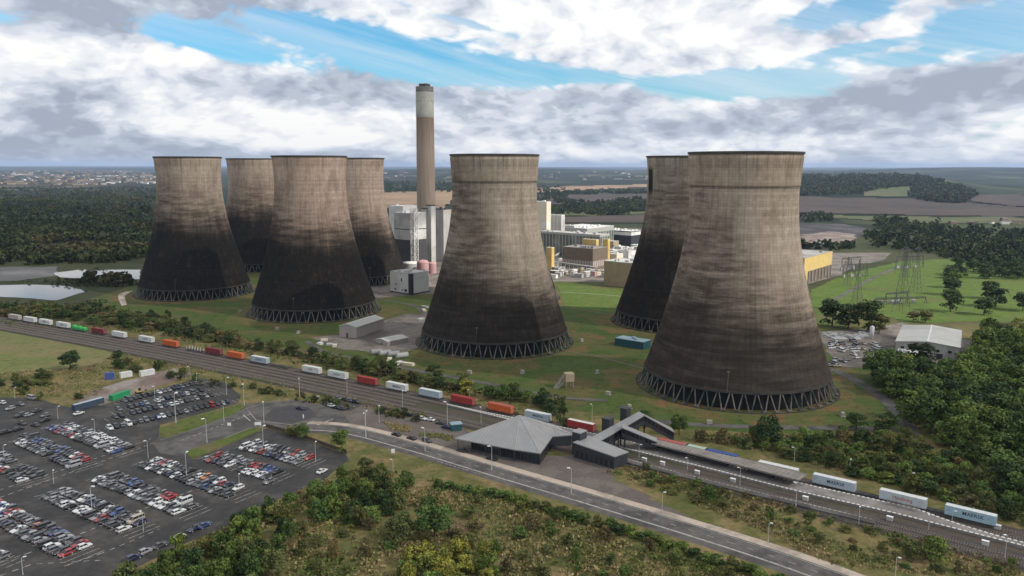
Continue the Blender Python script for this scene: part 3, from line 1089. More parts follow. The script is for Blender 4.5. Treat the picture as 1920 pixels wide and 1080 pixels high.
# trees round the white shed and in the bright field
named = [(1858, 640, 10, 9, G_LIGHT, 'light green tree beside the white shed, on its right'), (1845, 668, 10, 10, G_MID, 'full green tree hiding the right corner of the white shed'), (1893, 668, 11, 10, G_MID, 'rounded green tree left of the grey roof at the right edge'), (1910, 630, 9, 8, G_YEL, 'yellowing tree above the grey roof at the right edge'),
         (1560, 612, 10, 12, G_DARK, 'broad dark tree against the right flank of the widest tower'), (1590, 616, 9, 10, G_DARK, 'dark tree in the middle of the clump beside the widest tower'), (1628, 620, 11, 12, G_DARK, 'tall dark tree at the right end of the clump beside the widest tower'), (1648, 625, 7, 8, G_OLIVE, 'small olive tree ending the clump left of the white shed'),
         (1782, 585, 9, 10, G_DARK, 'lone dark round tree standing in the bright green field above the white shed'), (1782, 553, 8, 10, G_DARK, 'dark tree behind the lone round one in the bright green field'), (1790, 540, 8, 9, G_MID, 'mid green tree in the field, top of the left hand clump'),
         (1855, 560, 8, 9, G_DARK, 'dark tree at the top of the right hand clump in the bright field'), (1866, 576, 9, 11, G_DARK, 'big dark tree in the right hand clump of the bright field'), (1845, 590, 7, 9, G_DARK, 'lowest dark tree of the right hand clump in the bright field'),
         (1918, 583, 8, 9, G_DARK, 'dark tree at the far right edge of the bright field'), (1735, 605, 6, 8, G_OLIVE, 'low olive tree behind the roof of the white shed'), (1712, 602, 5, 7, G_BROWN, 'brownish shrubby tree behind the left of the shed roof'),
         (1437, 838, 9, 9, G_DARK, 'dark round tree standing out of the scrub below the widest tower'), (1660, 812, 6, 8, G_DARK, 'dark shrubby tree beside the plant road, right of the widest tower'), (1605, 806, 5, 7, G_DARK, 'low dark tree under the plant road right of the widest tower'), (1273, 815, 6, 6, G_MID, 'small green tree behind the foot of the covered bridge'),
         (875, 742, 6, 6.5, G_YEL, 'yellow green tree behind the red container near the station'), (640, 848, 6.2, 5.6, G_MID, 'tall green tree between the small car park and the road'), (568, 822, 4.4, 5.0, G_MID, 'green tree below the turning circle'), (548, 816, 3.2, 4.2, G_OLIVE, 'olive tree beside the turning circle, left of the greener one'),
         (132, 693, 7.0, 9, G_DARK, 'lone dark round tree on the edge of the pale field'), (1330, 942, 4, 4.5, G_MID, 'green tree on the verge below the platform, midway along it'), (1750, 1052, 5, 5.6, G_LIGHT, 'bright green tree on the verge below the end of the platform'), (1706, 1046, 3.6, 5, G_OLIVE, 'olive tree touching the bright one on the verge'),
         (815, 1010, 8, 9, G_MID, 'tall green tree alone in the rough grass of the foreground'), (750, 1020, 6, 7, G_OLIVE, 'olive tree left of the tall one in the foreground grass'), (1210, 800, 5, 5, G_MID, 'small green tree at the far foot of the covered bridge')]
for px, py, h, wd, col, lab in named:
    kf = 1.3 if (px > 1770 and 530 < py < 600) or 1550 < px < 1650 and 600 < py < 630 else 1.0
    tree(at(px, py), h * 1.15 * kf, wd * 1.08 * kf, 'round', col, lab, None)
tree(at(1056, 800), 10.5, 6.0, 'cone', G_DARK, 'dark pointed conifer behind the goods train beside the station', None)
for x, y in scatter([(1760, 512), (1800, 498), (1900, 505), (1990, 500), (1990, 530), (1900, 525), (1780, 522)], 8, 5, 900, None, 22):
    tree((x, y), rnd(8, 11), rnd(10, 13), 'round', G_DARK, 'dark tree in the belt along the top of the bright green field', 'tree belt above the bright field')
# the belt of trees between the railway and the power station
for x, y in scatter([(-60, 588), (70, 578), (230, 600), (420, 634), (560, 663), (700, 690), (830, 716), (960, 745), (1050, 768), (1045, 782), (930, 756), (800, 728), (640, 694), (500, 664), (330, 632), (110, 598), (-60, 592)], 5.0, 8, 9000, None, 92):
    k = rnd(0, 1)
    tree((x, y), rnd(4, 7.0), rnd(5.5, 8.5), random.choice(['round', 'round', 'tall']), G_DARK if k < 0.35 else G_OLIVE if k < 0.75 else G_MID if k < 0.93 else G_BROWN, 'bushy olive tree in the belt between the goods train and the cooling towers', 'tree belt beside the railway')

BUSHES = [
    # (area, spacing, n, h range, w range, colours, label, group)
    ([(-60, 600), (20, 590), (110, 582), (220, 574), (330, 598), (420, 622), (440, 650), (330, 622), (200, 606), (60, 590)], 7.0, 26, (2.5, 4.5), (4, 7), [G_DARK, G_OLIVE, G_OLIVE, G_MID], 'dense bush on the slope between the pond and the goods train', 'bushes below the pond'),
    ([(1290, 826), (1400, 832), (1560, 822), (1700, 826), (1800, 880), (1900, 940), (1990, 1000), (1990, 1012), (1880, 975), (1760, 934), (1640, 902), (1520, 872), (1420, 845), (1310, 830)], 5.2, 86, (2.2, 4.6), (4, 6.5), [G_OLIVE, G_OLIVE, G_MID, G_BROWN, G_LIGHT, G_DARK], 'tangled bush on the bank between the platform track and the widest tower', 'bushes on the bank behind the station'),
    ([(270, 1080), (420, 1008), (500, 968), (600, 922), (690, 890), (760, 905), (770, 955), (700, 985), (560, 1000), (520, 1060), (520, 1120), (200, 1130)], 4.0, 62, (3.4, 6.0), (4.0, 6.2), [G_DARK, G_MID, G_MID, G_OLIVE, G_LIGHT], 'dark leafy bush of the thicket beside the large car park', 'thicket beside the car park'),
    ([(765, 1045), (920, 1045), (930, 1110), (750, 1110)], 3.6, 14, (3.2, 5.0), (4.2, 6), [G_LIGHT, G_YEL, G_YEL], 'bright yellow green bush at the bottom edge, in the rough grass', 'bright bushes at the bottom edge'),
    ([(540, 985), (760, 955), (860, 935), (1010, 965), (1240, 1030), (1400, 1100), (1000, 1120), (930, 1050), (740, 1040), (560, 1100)], 7.0, 40, (1.6, 3.4), (2.6, 4.8), [G_OLIVE, G_OLIVE, G_MID, G_BROWN], 'small scattered bush in the rough grass of the foreground', 'scattered bushes in the rough grass'),
    ([(1150, 885), (1210, 880), (1330, 915), (1500, 962), (1700, 1012), (1910, 1064), (1910, 1085), (1750, 1085), (1560, 1035), (1400, 980), (1250, 925)], 5.4, 40, (0.8, 1.9), (2.0, 3.8), [G_OLIVE, G_MID, G_BROWN, G_LIGHT], 'low bush on the grassy verge between the road and the tracks', 'verge bushes below the platform'),
    ([(0, 706), (90, 704), (160, 740), (150, 757), (0, 752)], 5.5, 12, (1.4, 3.4), (3, 6), [G_DARK, G_OLIVE], 'dark bush at the corner between the pale field and the large car park', 'bushes at the corner of the pale field'),
    ([(175, 684), (230, 672), (310, 688), (420, 712), (400, 718), (250, 700), (200, 698)], 6.0, 11, (1.5, 3.6), (3, 6), [G_DARK, G_OLIVE, G_MID], 'bush in the strip between the pale field and the tracks', 'bushes along the near side of the tracks'),
    ([(430, 722), (560, 738), (700, 762), (800, 784), (800, 792), (690, 772), (560, 746), (430, 730)], 5.5, 14, (0.8, 2.0), (2.5, 4.5), [G_OLIVE, G_MID, G_BROWN], 'low bush beside the near rails, above the turning circle', 'low bushes above the turning circle'),
]
for area, sp, n, hr, wr, cols, lab, grp in BUSHES:
    for x, y in scatter(area, sp, len(lab), 6000, free_of_towers, n):
        h = rnd(*hr)
        bush((x, y), h, max(h * 0.9, rnd(*wr)), random.choice(cols), lab, grp, random.choice(['low', 'low', 'round']))
# the hedge along the road is one clipped line of bushes
HL = [at(*q) for q in ((820, 915), (900, 926), (1000, 950), (1120, 985), (1240, 1024), (1360, 1062), (1480, 1100))]
HP = resample(catmull(HL, 6), 3.9)
for p in HP:
    bush((p.x + rnd(-.6, .6), p.y + rnd(-.6, .6)), rnd(1.7, 2.5), rnd(3.6, 4.8), random.choice([G_DARK, G_MID, G_MID, G_OLIVE, G_LIGHT]), 'thick bush in the continuous hedge running along the near side of the road', 'roadside hedge')


def wood(name, label, polys, n, size, seed, cols, nq=46, flat=True):
    """a far-off wood that reads as one mass: stuff"""
    rg = random.Random(seed)
    base = [crown_pts(7, nq, 'round', seed + i) for i in range(6)]
    Cs, Ns, Ts, Ss = [], [], [], []
    for poly, k in zip(polys, n):
        xs, ys = [q[0] for q in poly], [q[1] for q in poly]
        c = 0
        for _ in range(k * 6):
            px, py = rg.uniform(min(xs), max(xs)), rg.uniform(min(ys), max(ys))
            if not inside((px, py), poly):
                continue
            p = at(px, py) if flat else at_far(px, py)
            if p is None:
                continue
            s = rg.uniform(*size)
            kk = mnoise.noise((p.x / 130, p.y / 130, 2.0))
            if flat and p.y > 700 and mnoise.noise((p.x / 75, p.y / 190, 6.0)) > 0.34:
                continue
            s *= 1 + 0.5 * mnoise.noise((p.x / 60, p.y / 60, 9.0))
            P, N, T = rg.choice(base)
            W = s * rg.uniform(0.85, 1.35)
            a = rg.uniform(0, 6.28)
            ca, sa = math.cos(a), math.sin(a)
            Q = np.c_[(P[:, 0] * ca - P[:, 1] * sa) * W, (P[:, 0] * sa + P[:, 1] * ca) * W, P[:, 2] * s] + np.array([p.x, p.y, p.z - 0.1 * s])
            Cs.append(Q)
            Ns.append(N)
            col = np.array(cols[max(0, min(len(cols) - 1, int((kk + 0.5) * len(cols) + rg.uniform(-1, 1))))]) * rg.uniform(0.6, 1.35)
            Ts.append(T * col)
            Ss.append(np.full(len(P), W * (0.24 if nq < 80 else 0.15)))
            c += 1
            if c >= k:
                break
    me = quads_mesh(name, np.concatenate(Cs), np.concatenate(Ns), np.concatenate(Ss), np.concatenate(Ts), MAT['leaf'])
    o = put(name, me)
    tag(o, label, 'wood' if name == 'woodland' else 'scrub', None, 'stuff')
    return o


D1, D2, D3 = (0.034, 0.052, 0.020), (0.052, 0.068, 0.024), (0.085, 0.078, 0.032)
wood('woodland', 'dark forest covering the plain left of the leftmost tower', [[(-160, 385), (0, 372), (290, 372), (285, 470), (265, 492), (100, 496), (-160, 498)], [(-160, 352), (300, 352), (300, 376), (-160, 388)], [(190, 529), (250, 529), (255, 538), (200, 539), (150, 531)]], (3000, 1000, 26), (7, 13), 31, [D1, D1, D2, D2, D3])
wood('woodland', 'dark woods beyond the bright field on the right', [[(1500, 460), (1560, 458), (1600, 462), (1600, 470), (1500, 470)], [(1600, 436), (1720, 424), (1990, 440), (1990, 520), (1900, 500), (1790, 494), (1740, 476), (1650, 470)], [(1640, 412), (1760, 416), (1760, 432), (1640, 432)], [(1500, 404), (1560, 402), (1560, 416), (1500, 418)]], (30, 620, 110, 50), (8, 13), 32, [D1, D1, D2])
wood('woodland', 'wooded ridge on the skyline right of the widest tower', [[(1480, 328), (1600, 325), (1720, 330), (1770, 345), (1650, 356), (1600, 366), (1480, 368)], [(1715, 352), (1790, 348), (1835, 366), (1800, 384), (1740, 380), (1700, 366)]], (1500, 500), (14, 22), 33, [D1, D1, D2], 30, False)
wood('woodland', 'belts of woodland on the plain between the middle and the right hand towers', [[(1010, 350), (1060, 352), (1062, 372), (1010, 376)], [(1085, 380), (1215, 374), (1215, 400), (1120, 406), (1085, 400)], [(1010, 376), (1085, 378), (1085, 402), (1010, 404)], [(1060, 358), (1215, 356), (1215, 364), (1060, 366)]], (150, 420, 200, 200), (9, 15), 34, [D1, D1, D2])
wood('woodland', 'dark wood on the plain behind the tall chimney', [[(700, 340), (870, 340), (870, 362), (700, 362)]], (420,), (10, 17), 35, [D1, D1, D2], 30, False)

wood('shrubbery', 'dense dark scrub along the far side of the railway, from the pond to the works', [[(-60, 606), (20, 592), (110, 578), (225, 580), (330, 602), (440, 634), (440, 650), (330, 626), (200, 606), (60, 584)], [(440, 640), (560, 668), (700, 694), (830, 720), (960, 748), (960, 758), (800, 726), (640, 694), (500, 662)], [(-60, 566), (60, 572), (130, 574), (200, 566), (215, 585), (120, 590), (-60, 596)], [(230, 690), (430, 724), (560, 745), (700, 768), (810, 790), (790, 796), (640, 766), (430, 732), (230, 698)], [(20, 530), (110, 526), (180, 530), (250, 530), (240, 538), (170, 540), (110, 534)]], (340, 260, 110, 80, 70), (2.0, 4.6), 41, [(0.045, 0.062, 0.024), (0.07, 0.08, 0.03), (0.095, 0.085, 0.036), (0.055, 0.075, 0.026)], 90)
wood('shrubbery', 'tangled low scrub covering the bank behind the platform and the verge before it', [[(1290, 820), (1400, 826), (1560, 816), (1700, 818), (1800, 870), (1900, 930), (1990, 990), (1990, 1010), (1880, 970), (1760, 930), (1640, 898), (1520, 868), (1420, 842), (1310, 826)], [(1160, 884), (1210, 884), (1330, 918), (1500, 964), (1560, 985), (1500, 1000), (1400, 978), (1250, 925)]], (420, 60), (1.2, 2.8), 43, [(0.075, 0.105, 0.032), (0.11, 0.135, 0.04), (0.135, 0.115, 0.045), (0.09, 0.14, 0.038)], 90)
wood('shrubbery', 'low leafy scrub filling the rough foreground between the bushes', [[(420, 1010), (540, 960), (690, 900), (790, 900), (1000, 955), (1240, 1030), (1460, 1105), (420, 1130)]], (110,), (1.0, 2.4), 44, [(0.085, 0.12, 0.036), (0.12, 0.155, 0.042), (0.15, 0.16, 0.05), (0.10, 0.15, 0.038)], 110)

# rough herbage
FIELDW = [at(*q) for q in ((-150, 600), (0, 614), (110, 637), (215, 662), (190, 682), (110, 692), (0, 700), (-150, 705))]
def herbage(name, label, areas, seed):
    rg = random.Random(seed)
    Cs, Ns, Ts, Ss = [], [], [], []
    for poly, n, cols, hs in areas:
        W = [at(*q) for q in poly]
        xs, ys = [p.x for p in W], [p.y for p in W]
        c = 0
        for _ in range(n * 8):
            x, y = rg.uniform(min(xs), max(xs)), rg.uniform(min(ys), max(ys))
            if not inside((x, y), W) or inside((x, y), FIELDW):
                continue
            k = mnoise.noise((x * 0.07, y * 0.07, seed * 1.7))
            if k < rg.uniform(-0.5, 0.25):
                continue
            k2 = mnoise.noise((x * 0.05, y * 0.05, seed + 4.0))
            col = np.array(cols[min(len(cols) - 1, max(0, int((k2 + 0.45 + rg.uniform(-.2, .2)) * len(cols))))])
            h = rg.uniform(*hs)
            for q in range(5):
                Cs.append((x + rg.uniform(-.7, .7), y + rg.uniform(-.7, .7), h * rg.uniform(0.25, 0.6)))
                Ns.append((rg.uniform(-1, 1), rg.uniform(-1, 1), rg.uniform(0.0, 0.6)))
                Ts.append(col * rg.uniform(0.6, 1.35))
                Ss.append(h * rg.uniform(0.45, 0.85))
            c += 1
            if c >= n:
                break
    me = quads_mesh(name, np.array(Cs), np.array(Ns), np.array(Ss), np.array(Ts), MAT['leaf'])
    tag(put(name, me), label, 'undergrowth', None, 'stuff')


TAN, OL, GR, RU = (0.31, 0.25, 0.125), (0.20, 0.20, 0.070), (0.12, 0.155, 0.045), (0.17, 0.125, 0.06)
herbage('undergrowth', 'rough grass and weeds of the foreground and the banks', [
    ([(200, 1110), (300, 1050), (420, 990), (540, 930), (650, 885), (700, 875), (790, 895), (1000, 955), (1240, 1030), (1480, 1110), (200, 1140)], 6500, [GR, OL, TAN, OL, TAN], (0.5, 1.3)),
    ([(1130, 885), (1200, 872), (1330, 908), (1500, 955), (1700, 1005), (1910, 1058), (1910, 1095), (1560, 1060), (1400, 985), (1250, 925)], 2400, [GR, OL, TAN, RU, OL], (0.4, 1.0)),
    ([(1290, 815), (1700, 815), (1800, 870), (1990, 985), (1990, 1010), (1640, 900), (1420, 845), (1310, 825)], 2200, [GR, OL, RU, OL], (0.6, 1.5)),
    ([(-60, 610), (230, 620), (700, 715), (1040, 800), (1000, 770), (700, 695), (420, 625), (230, 580), (60, 570), (-60, 570)], 2600, [GR, GR, OL, RU], (0.6, 1.6)),
    ([(-60, 615), (300, 672), (500, 710), (700, 750), (820, 780), (600, 760), (420, 715), (230, 690), (180, 745), (60, 745), (-60, 745)], 2200, [GR, OL, TAN, OL], (0.4, 1.1))], 5)

# ------------------------------------------------------------------ roads and car parks
ROADN = catmull([at(*q) for q in ((560, 806), (640, 812), (760, 843), (924, 893), (1075, 938), (1240, 989), (1400, 1040), (1520, 1082), (1640, 1130), (1790, 1200), (1950, 1290))], 10)   # near kerb line
road_mid = offset(ROADN, 4.4)


def strip(name, P, d0, d1, z, mat, **k):
    return ribbon(name, P, d0, d1, z, MAT[mat], **k)


psheet('car_park', [(-160, 748), (60, 745), (130, 764), (190, 760), (285, 733), (372, 709), (420, 716), (452, 742), (445, 757), (300, 797), (298, 824), (345, 850), (362, 862), (395, 848), (500, 803),
                    (560, 820), (648, 852), (655, 862), (625, 884), (600, 908), (545, 925), (480, 955), (420, 990), (340, 1022), (260, 1062), (150, 1110), (-200, 1160)], 0.03, MAT['asphalt'])
psheet('access_road', [(285, 830), (300, 818), (440, 770), (470, 757), (560, 750), (600, 760), (640, 770), (660, 800), (640, 815), (560, 806), (500, 800), (395, 846), (360, 858), (300, 850)], 0.036, MAT['road'])
psheet('turning_circle', [(465, 772), (480, 760), (510, 753), (550, 750), (585, 756), (605, 768), (604, 780), (580, 791), (545, 796), (505, 795), (475, 786)], 0.042, MAT['road'], 0.3, 3)
psheet('turning_island', [(500, 778), (512, 767), (545, 760), (578, 764), (592, 775), (582, 786), (550, 792), (515, 790)], 0.12, MAT['dark_asphalt'], 0.3, 3)
psheet('verge', [(298, 803), (360, 783), (430, 763), (455, 757), (461, 762), (440, 776), (340, 813), (310, 822), (299, 818)], 0.15, MAT['verge'], 0.3, 3)
psheet('verge', [(345, 848), (420, 822), (478, 802), (494, 803), (480, 812), (420, 836), (380, 854), (358, 858)], 0.15, MAT['verge'], 0.3, 3)
psheet('station_yard', [(585, 762), (640, 738), (720, 752), (800, 775), (860, 800), (900, 820), (1000, 850), (1075, 860), (1160, 882), (1145, 905), (1240, 945), (1330, 985), (1075, 925), (924, 880), (760, 832), (640, 803)], 0.026, MAT['paving'])
psheet('small_car_park', [(600, 756), (640, 742), (690, 752), (660, 770), (620, 772)], 0.034, MAT['dark_asphalt'])
psheet('bare_yard', [(140, 752), (185, 728), (270, 704), (330, 690), (362, 700), (300, 724), (235, 744), (190, 760)], 0.024, MAT['dirt'], 1.5)
psheet('plaza', [(985, 862), (1080, 852), (1160, 880), (1150, 900), (1230, 935), (1180, 930), (1075, 905), (1000, 884)], 0.031, MAT['paving'], 0.6)
strip('road', ROADN, 0.0, 7.6, 0.040, 'road')
strip('footway', ROADN, -3.2, -0.25, 0.028, 'road')
strip('kerb', ROADN, -0.25, 0.0, 0.14, 'kerb')
strip('edge_line', ROADN, 0.30, 0.58, 0.048, 'white_line')
strip('edge_line', ROADN, 7.1, 7.25, 0.048, 'white_line')
RES = resample(ROADN, 1.0)
strip('centre_line', RES, 3.7, 3.83, 0.048, 'white_line', dashes=(6, 2.2))
strip('footpath', ROADN, 7.75, 11.0, 0.13, 'footpath')
strip('kerb', ROADN, 7.6, 7.75, 0.15, 'kerb')
for (q0, q1) in (((466, 772), (480, 789)), ((480, 789), (545, 797)), ((545, 797), (590, 790))):
    strip('kerb', [at(*q0), at(*q1)], 0.0, 0.3, 0.13, 'kerb')
LANE = [at(*q) for q in ((300, 826), (370, 803), (440, 776), (470, 764), (520, 751), (570, 752), (610, 768), (604, 784), (560, 798), (520, 799), (480, 800), (420, 822), (350, 848))]
strip('kerb', catmull(LANE[:6], 6), 0.0, 0.18, 0.12, 'kerb')
strip('kerb', catmull(LANE[8:], 6), 0.0, 0.18, 0.12, 'kerb')
# lane markings of the car park
U = (at(385, 960) - at(177, 897)).normalized()
VV = Vector((-U.y, U.x, 0))
YAW_V = math.atan2(VV.y, VV.x)


def pline(name, pts, wd, dashes=None, z=0.06):
    P = resample([at(*q) for q in pts], 0.5)
    return ribbon(name, P, -wd / 2, wd / 2, z, MAT['white_line'], dashes=dashes)


for pts in (((0, 933), (150, 880), (290, 830)), ((-20, 925), (140, 874), (285, 822)), ((-20, 1062), (110, 1018), (240, 965), (420, 898)), ((120, 1062), (200, 1034), (300, 992)), ((0, 1080), (60, 1058), (200, 1050)), ((330, 800), (440, 764)), ((340, 826), (470, 776))):
    pline('lane_line', pts, 0.22, (3.0, 1.6))
pline('give_way_line', ((595, 797), (626, 785)), 0.5)
pline('give_way_line', ((456, 778), (470, 790)), 0.4)
pline('bus_bay_line', ((820, 905 - 40), (900, 889)), 0.2, (2, 1.2))

# ------------------------------------------------------------------ railway
TRK = [(26, 596), (57, 602.5), (86, 607.5), (119, 613.5), (186, 628), (224, 631.5), (275, 639), (321, 646.5), (402, 660), (442, 668.5), (488, 677.5), (585, 698), (634, 707), (690, 720.5), (745, 730), (808, 743), (868, 758.5), (939, 770.5), (1009, 783), (1565, 911.5), (1694, 943), (1820, 973)]
TW = np.array([tuple(at(*q, 1.05))[:2] for q in TRK])
cf = np.polyfit(TW[:, 0], TW[:, 1], 3)


def ty(x):
    return float(np.polyval(cf, x))


TRACK = [Vector((x, ty(x), 0)) for x in np.linspace(-420, 230, 260)]
ribbon('rail_bed', TRACK, -6.6, 2.6, 0.20, MAT['shade_dark_ballast'])
OFFS = [0.0, -4.2, -17.5, -21.2]            # sideways places of the tracks (to the camera's side)
ribbon('rail_bed', TRACK, -24.0, -14.2, 0.20, MAT['shade_dark_ballast'])
ribbon('trackside', TRACK, -25.4, 4.0, 0.06, MAT['ballast'])
WESTT = [p for p in TRACK if p.x < -34]
for j, (dd, TR_) in enumerate([(d_, TRACK) for d_ in OFFS] + [(-8.6, WESTT), (-12.8, WESTT)]):
    P = resample(offset(TR_, dd), 0.72)
    b = MB()
    for i, p in enumerate(P[:-1]):
        t = P[i + 1] - p
        a = math.atan2(t.y, t.x)
        b.box((p.x, p.y, 0.20), (0.26, 2.5, 0.14), a)
    tag(b.build('sleepers', MAT['sleeper']), 'concrete sleepers under the rails', 'sleepers', None, 'structure')
    Q = offset(TR_, dd)
    for s in (-0.75, 0.75):
        L0, L1 = offset(Q, s - 0.06), offset(Q, s + 0.06)
        b = MB()
        for i in range(len(Q) - 1):
            b.prism([(L0[i].x, L0[i].y), (L0[i + 1].x, L0[i + 1].y), (L1[i + 1].x, L1[i + 1].y), (L1[i].x, L1[i].y)], 0.34, 0.50)
        tag(b.build('rail', MAT['rail']), None, None, None, 'structure')


# shipping containers and flat wagons
def paint(name, c, dirt=(0.25, 0.22, 0.2), k=0.12):
    m, nt, bs = new_mat(name, 0.55, 0.3)
    oc = nt.new('ShaderNodeTexCoord').outputs['Object']
    x, y, z = nt.sep(oc)
    n1 = nt.noise(oc, 0.7, 6, 0.65)
    f = nt.lin(n1, 0.3, 0.7)
    col = nt.mix(f, tuple(q * 0.82 for q in c), tuple(min(1, q * 1.12) for q in c))
    st = nt.noise(nt.comb(nt.math('MULTIPLY', x, 3.0), nt.math('MULTIPLY', y, 3.0), nt.math('MULTIPLY', z, 0.35)), 1.0, 5, 0.7)
    col = nt.mix(nt.math('MULTIPLY', nt.ss(st, 0.55, 0.75), 0.55), col, dirt)
    nt.put(bs.inputs['Base Color'], col)
    return m


def text_mesh(body, size, extr=0.01, bold=0.012):
    cu = bpy.data.curves.new('lettering', 'FONT')
    cu.body = body
    cu.size = size
    cu.align_x = 'CENTER'
    cu.align_y = 'CENTER'
    cu.extrude = extr
    cu.offset = bold
    cu.resolution_u = 2
    o = bpy.data.objects.new('lettering_source', cu)
    COL.objects.link(o)
    dg = bpy.context.evaluated_depsgraph_get()
    me = bpy.data.meshes.new_from_object(o.evaluated_get(dg))
    bpy.data.objects.remove(o)
    bpy.data.curves.remove(cu)
    me.name = 'lettering'
    return me


def container_body(L, H=2.62, Wd=2.44):
    """corrugated steel box: side walls with real ribs, base centre at the origin"""
    b = MB()
    n = int(L / 0.56)
    for s in (-1, 1):
        xs = np.linspace(-L / 2 + 0.12, L / 2 - 0.12, n + 1)
        for i in range(n):
            d = 0.05 if i % 2 else 0.0
            y = s * (Wd / 2 - d)
            q = [(xs[i], y, 0.16), (xs[i + 1], y, 0.16), (xs[i + 1], y, H - 0.1), (xs[i], y, H - 0.1)]
            b.quad(*(q if s < 0 else q[::-1]))
            y2 = s * (Wd / 2 - (0.0 if i % 2 else 0.05))
            if i < n - 1:
                q = [(xs[i + 1], y, 0.16), (xs[i + 1], y2, 0.16), (xs[i + 1], y2, H - 0.1), (xs[i + 1], y, H - 0.1)]
                b.quad(*q)
    b.quad((-L / 2 + .1, -Wd / 2 + .06, H - 0.04), (L / 2 - .1, -Wd / 2 + .06, H - 0.04), (L / 2 - .1, Wd / 2 - .06, H - 0.04), (-L / 2 + .1, Wd / 2 - .06, H - 0.04), 1)
    for i in range(1, int(L / 1.1)):
        b.box((-L / 2 + i * 1.1, 0, H - 0.038), (0.5, Wd - 0.3, 0.03), 0, 1)
    b.box((-L / 2 + 0.1, 0, 0.1), (0.06, Wd - 0.12, H - 0.16))
    for s in (-1, 1):
        b.box((0, s * (Wd / 2 - 0.04), 0.0), (L - 0.3, 0.09, 0.17))
        b.box((0, s * (Wd / 2 - 0.04), H - 0.11), (L - 0.3, 0.09, 0.11))
    for sx in (-1, 1):
        for sy in (-1, 1):
            b.box((sx * (L / 2 - 0.08), sy * (Wd / 2 - 0.08), 0), (0.16, 0.17, H))
        b.box((sx * (L / 2 - 0.06), 0, 0), (0.12, Wd - 0.34, 0.18))
        b.box((sx * (L / 2 - 0.06), 0, H - 0.14), (0.12, Wd - 0.34, 0.13))
    return b


CP = {}


def cpaint(key):
    cols = {'white': (0.66, 0.67, 0.66), 'grey': (0.50, 0.55, 0.58), 'pale': (0.46, 0.42, 0.38), 'red': (0.34, 0.045, 0.040), 'dred': (0.20, 0.035, 0.038), 'orange': (0.58, 0.125, 0.035), 'lblue': (0.42, 0.50, 0.56),
            'sky': (0.36, 0.52, 0.60), 'green': (0.03, 0.30, 0.13), 'vgreen': (0.04, 0.42, 0.10), 'blue': (0.055, 0.10, 0.30), 'dblue': (0.05, 0.075, 0.115), 'mint': (0.40, 0.52, 0.42), 'pinkred': (0.42, 0.11, 0.10)}
    if key not in CP:
        CP[key] = paint('container_paint', cols[key])
    return CP[key]


CBODY = {}


def container(p, yaw, L, paintkey, label, roof=None, text=None, tcol='ink', H=2.62, group='containers on the goods train', tsize=1.5, toff=0.0):
    t = thing('shipping_container', label, 'container', p, yaw, group)
    key = (round(L, 1), paintkey, roof, round(H, 1))
    if key not in CBODY:
        pm = cpaint(paintkey)
        CBODY[key] = container_body(L, H).mesh('shell', [pm, cpaint(roof) if roof else pm])
        d = MB()
        d.box((L / 2 - 0.035, -0.53, 0.18), (0.05, 1.04, H - 0.33))
        for q in (-0.3, 0.2):
            d.tube((L / 2 + 0.02, -0.53 + q, 0.2), (L / 2 + 0.02, -0.53 + q, H - 0.16), 0.03, n=5, m=1)
        CBODY[key + ('d',)] = d.mesh('door', [pm, MAT['steel']])
    put('shell', CBODY[key], t)
    for s in (0, 1):
        o = put('door', CBODY[key + ('d',)], t)
        if s:
            o.location = (0, 1.06, 0)
    if text:
        me = text_mesh(text, tsize)
        me.materials.clear()
        me.materials.append(INKS[tcol])
        for s in (-1, 1):
            o = put('lettering', me, t)
            o.rotation_euler = (PI / 2, 0, 0 if s < 0 else PI)
            o.location = (toff * -s, s * (2.44 / 2 + 0.006), H * 0.52)
            if s > 0:
                o.rotation_euler = (PI / 2, 0, PI)
    return t


INKS = {'ink': M('black_lettering', (0.035, 0.04, 0.055), 0.1), 'blue': M('blue_lettering', (0.03, 0.06, 0.18), 0.1), 'red': M('red_lettering', (0.40, 0.08, 0.06), 0.1), 'white': M('white_lettering', (0.7, 0.7, 0.7), 0.1)}


def wagon_proto(L):
    t = thing('flat_wagon', 'flat wagon', 'wagon', (0, 0, -50))
    b = MB()
    b.box((0, 0, 0.92), (L - 0.8, 0.9, 0.22))
    for s in (-1, 1):
        b.box((0, s * 1.15, 0.86), (L - 0.8, 0.16, 0.26))
    for i in range(8):
        b.box((-L / 2 + 0.9 + i * (L - 1.8) / 7, 0, 0.95), (0.25, 2.3, 0.13))
    for s in (-1, 1):
        for y in (-0.85, 0.85):
            b.tube((s * (L / 2 - 0.4), y, 1.0), (s * (L / 2 - 0.02), y, 1.0), 0.13, 0.2, 8)
    b.build('deck', MAT['dark_steel'], t)
    for s in (-1, 1):
        x = s * (L / 2 - 2.4)
        g = MB()
        for y in (-0.95, 0.95):
            g.box((x, y, 0.62), (2.3, 0.14, 0.26))
        g.box((x, 0, 0.66), (0.5, 1.9, 0.22))
        bo = g.build('bogie', MAT['dark_steel'], t)
        for dx in (-0.9, 0.9):
            g = MB()
            for y in (-0.78, 0.78):
                g.tube((x + dx, y - 0.06, 0.92), (x + dx, y + 0.06, 0.92), 0.42, n=12)
            g.tube((x + dx, -0.8, 0.92), (x + dx, 0.8, 0.92), 0.08, n=6)
            g.build('wheelset', MAT['rail'], bo)
    note_kids(t)
    return t


WAG = wagon_proto(14.2)
first_wagon = [True]


def s_of(x):
    return Vector((x, ty(x), 0.0)), math.atan2((3 * cf[0] * x * x + 2 * cf[1] * x + cf[2]), 1.0)


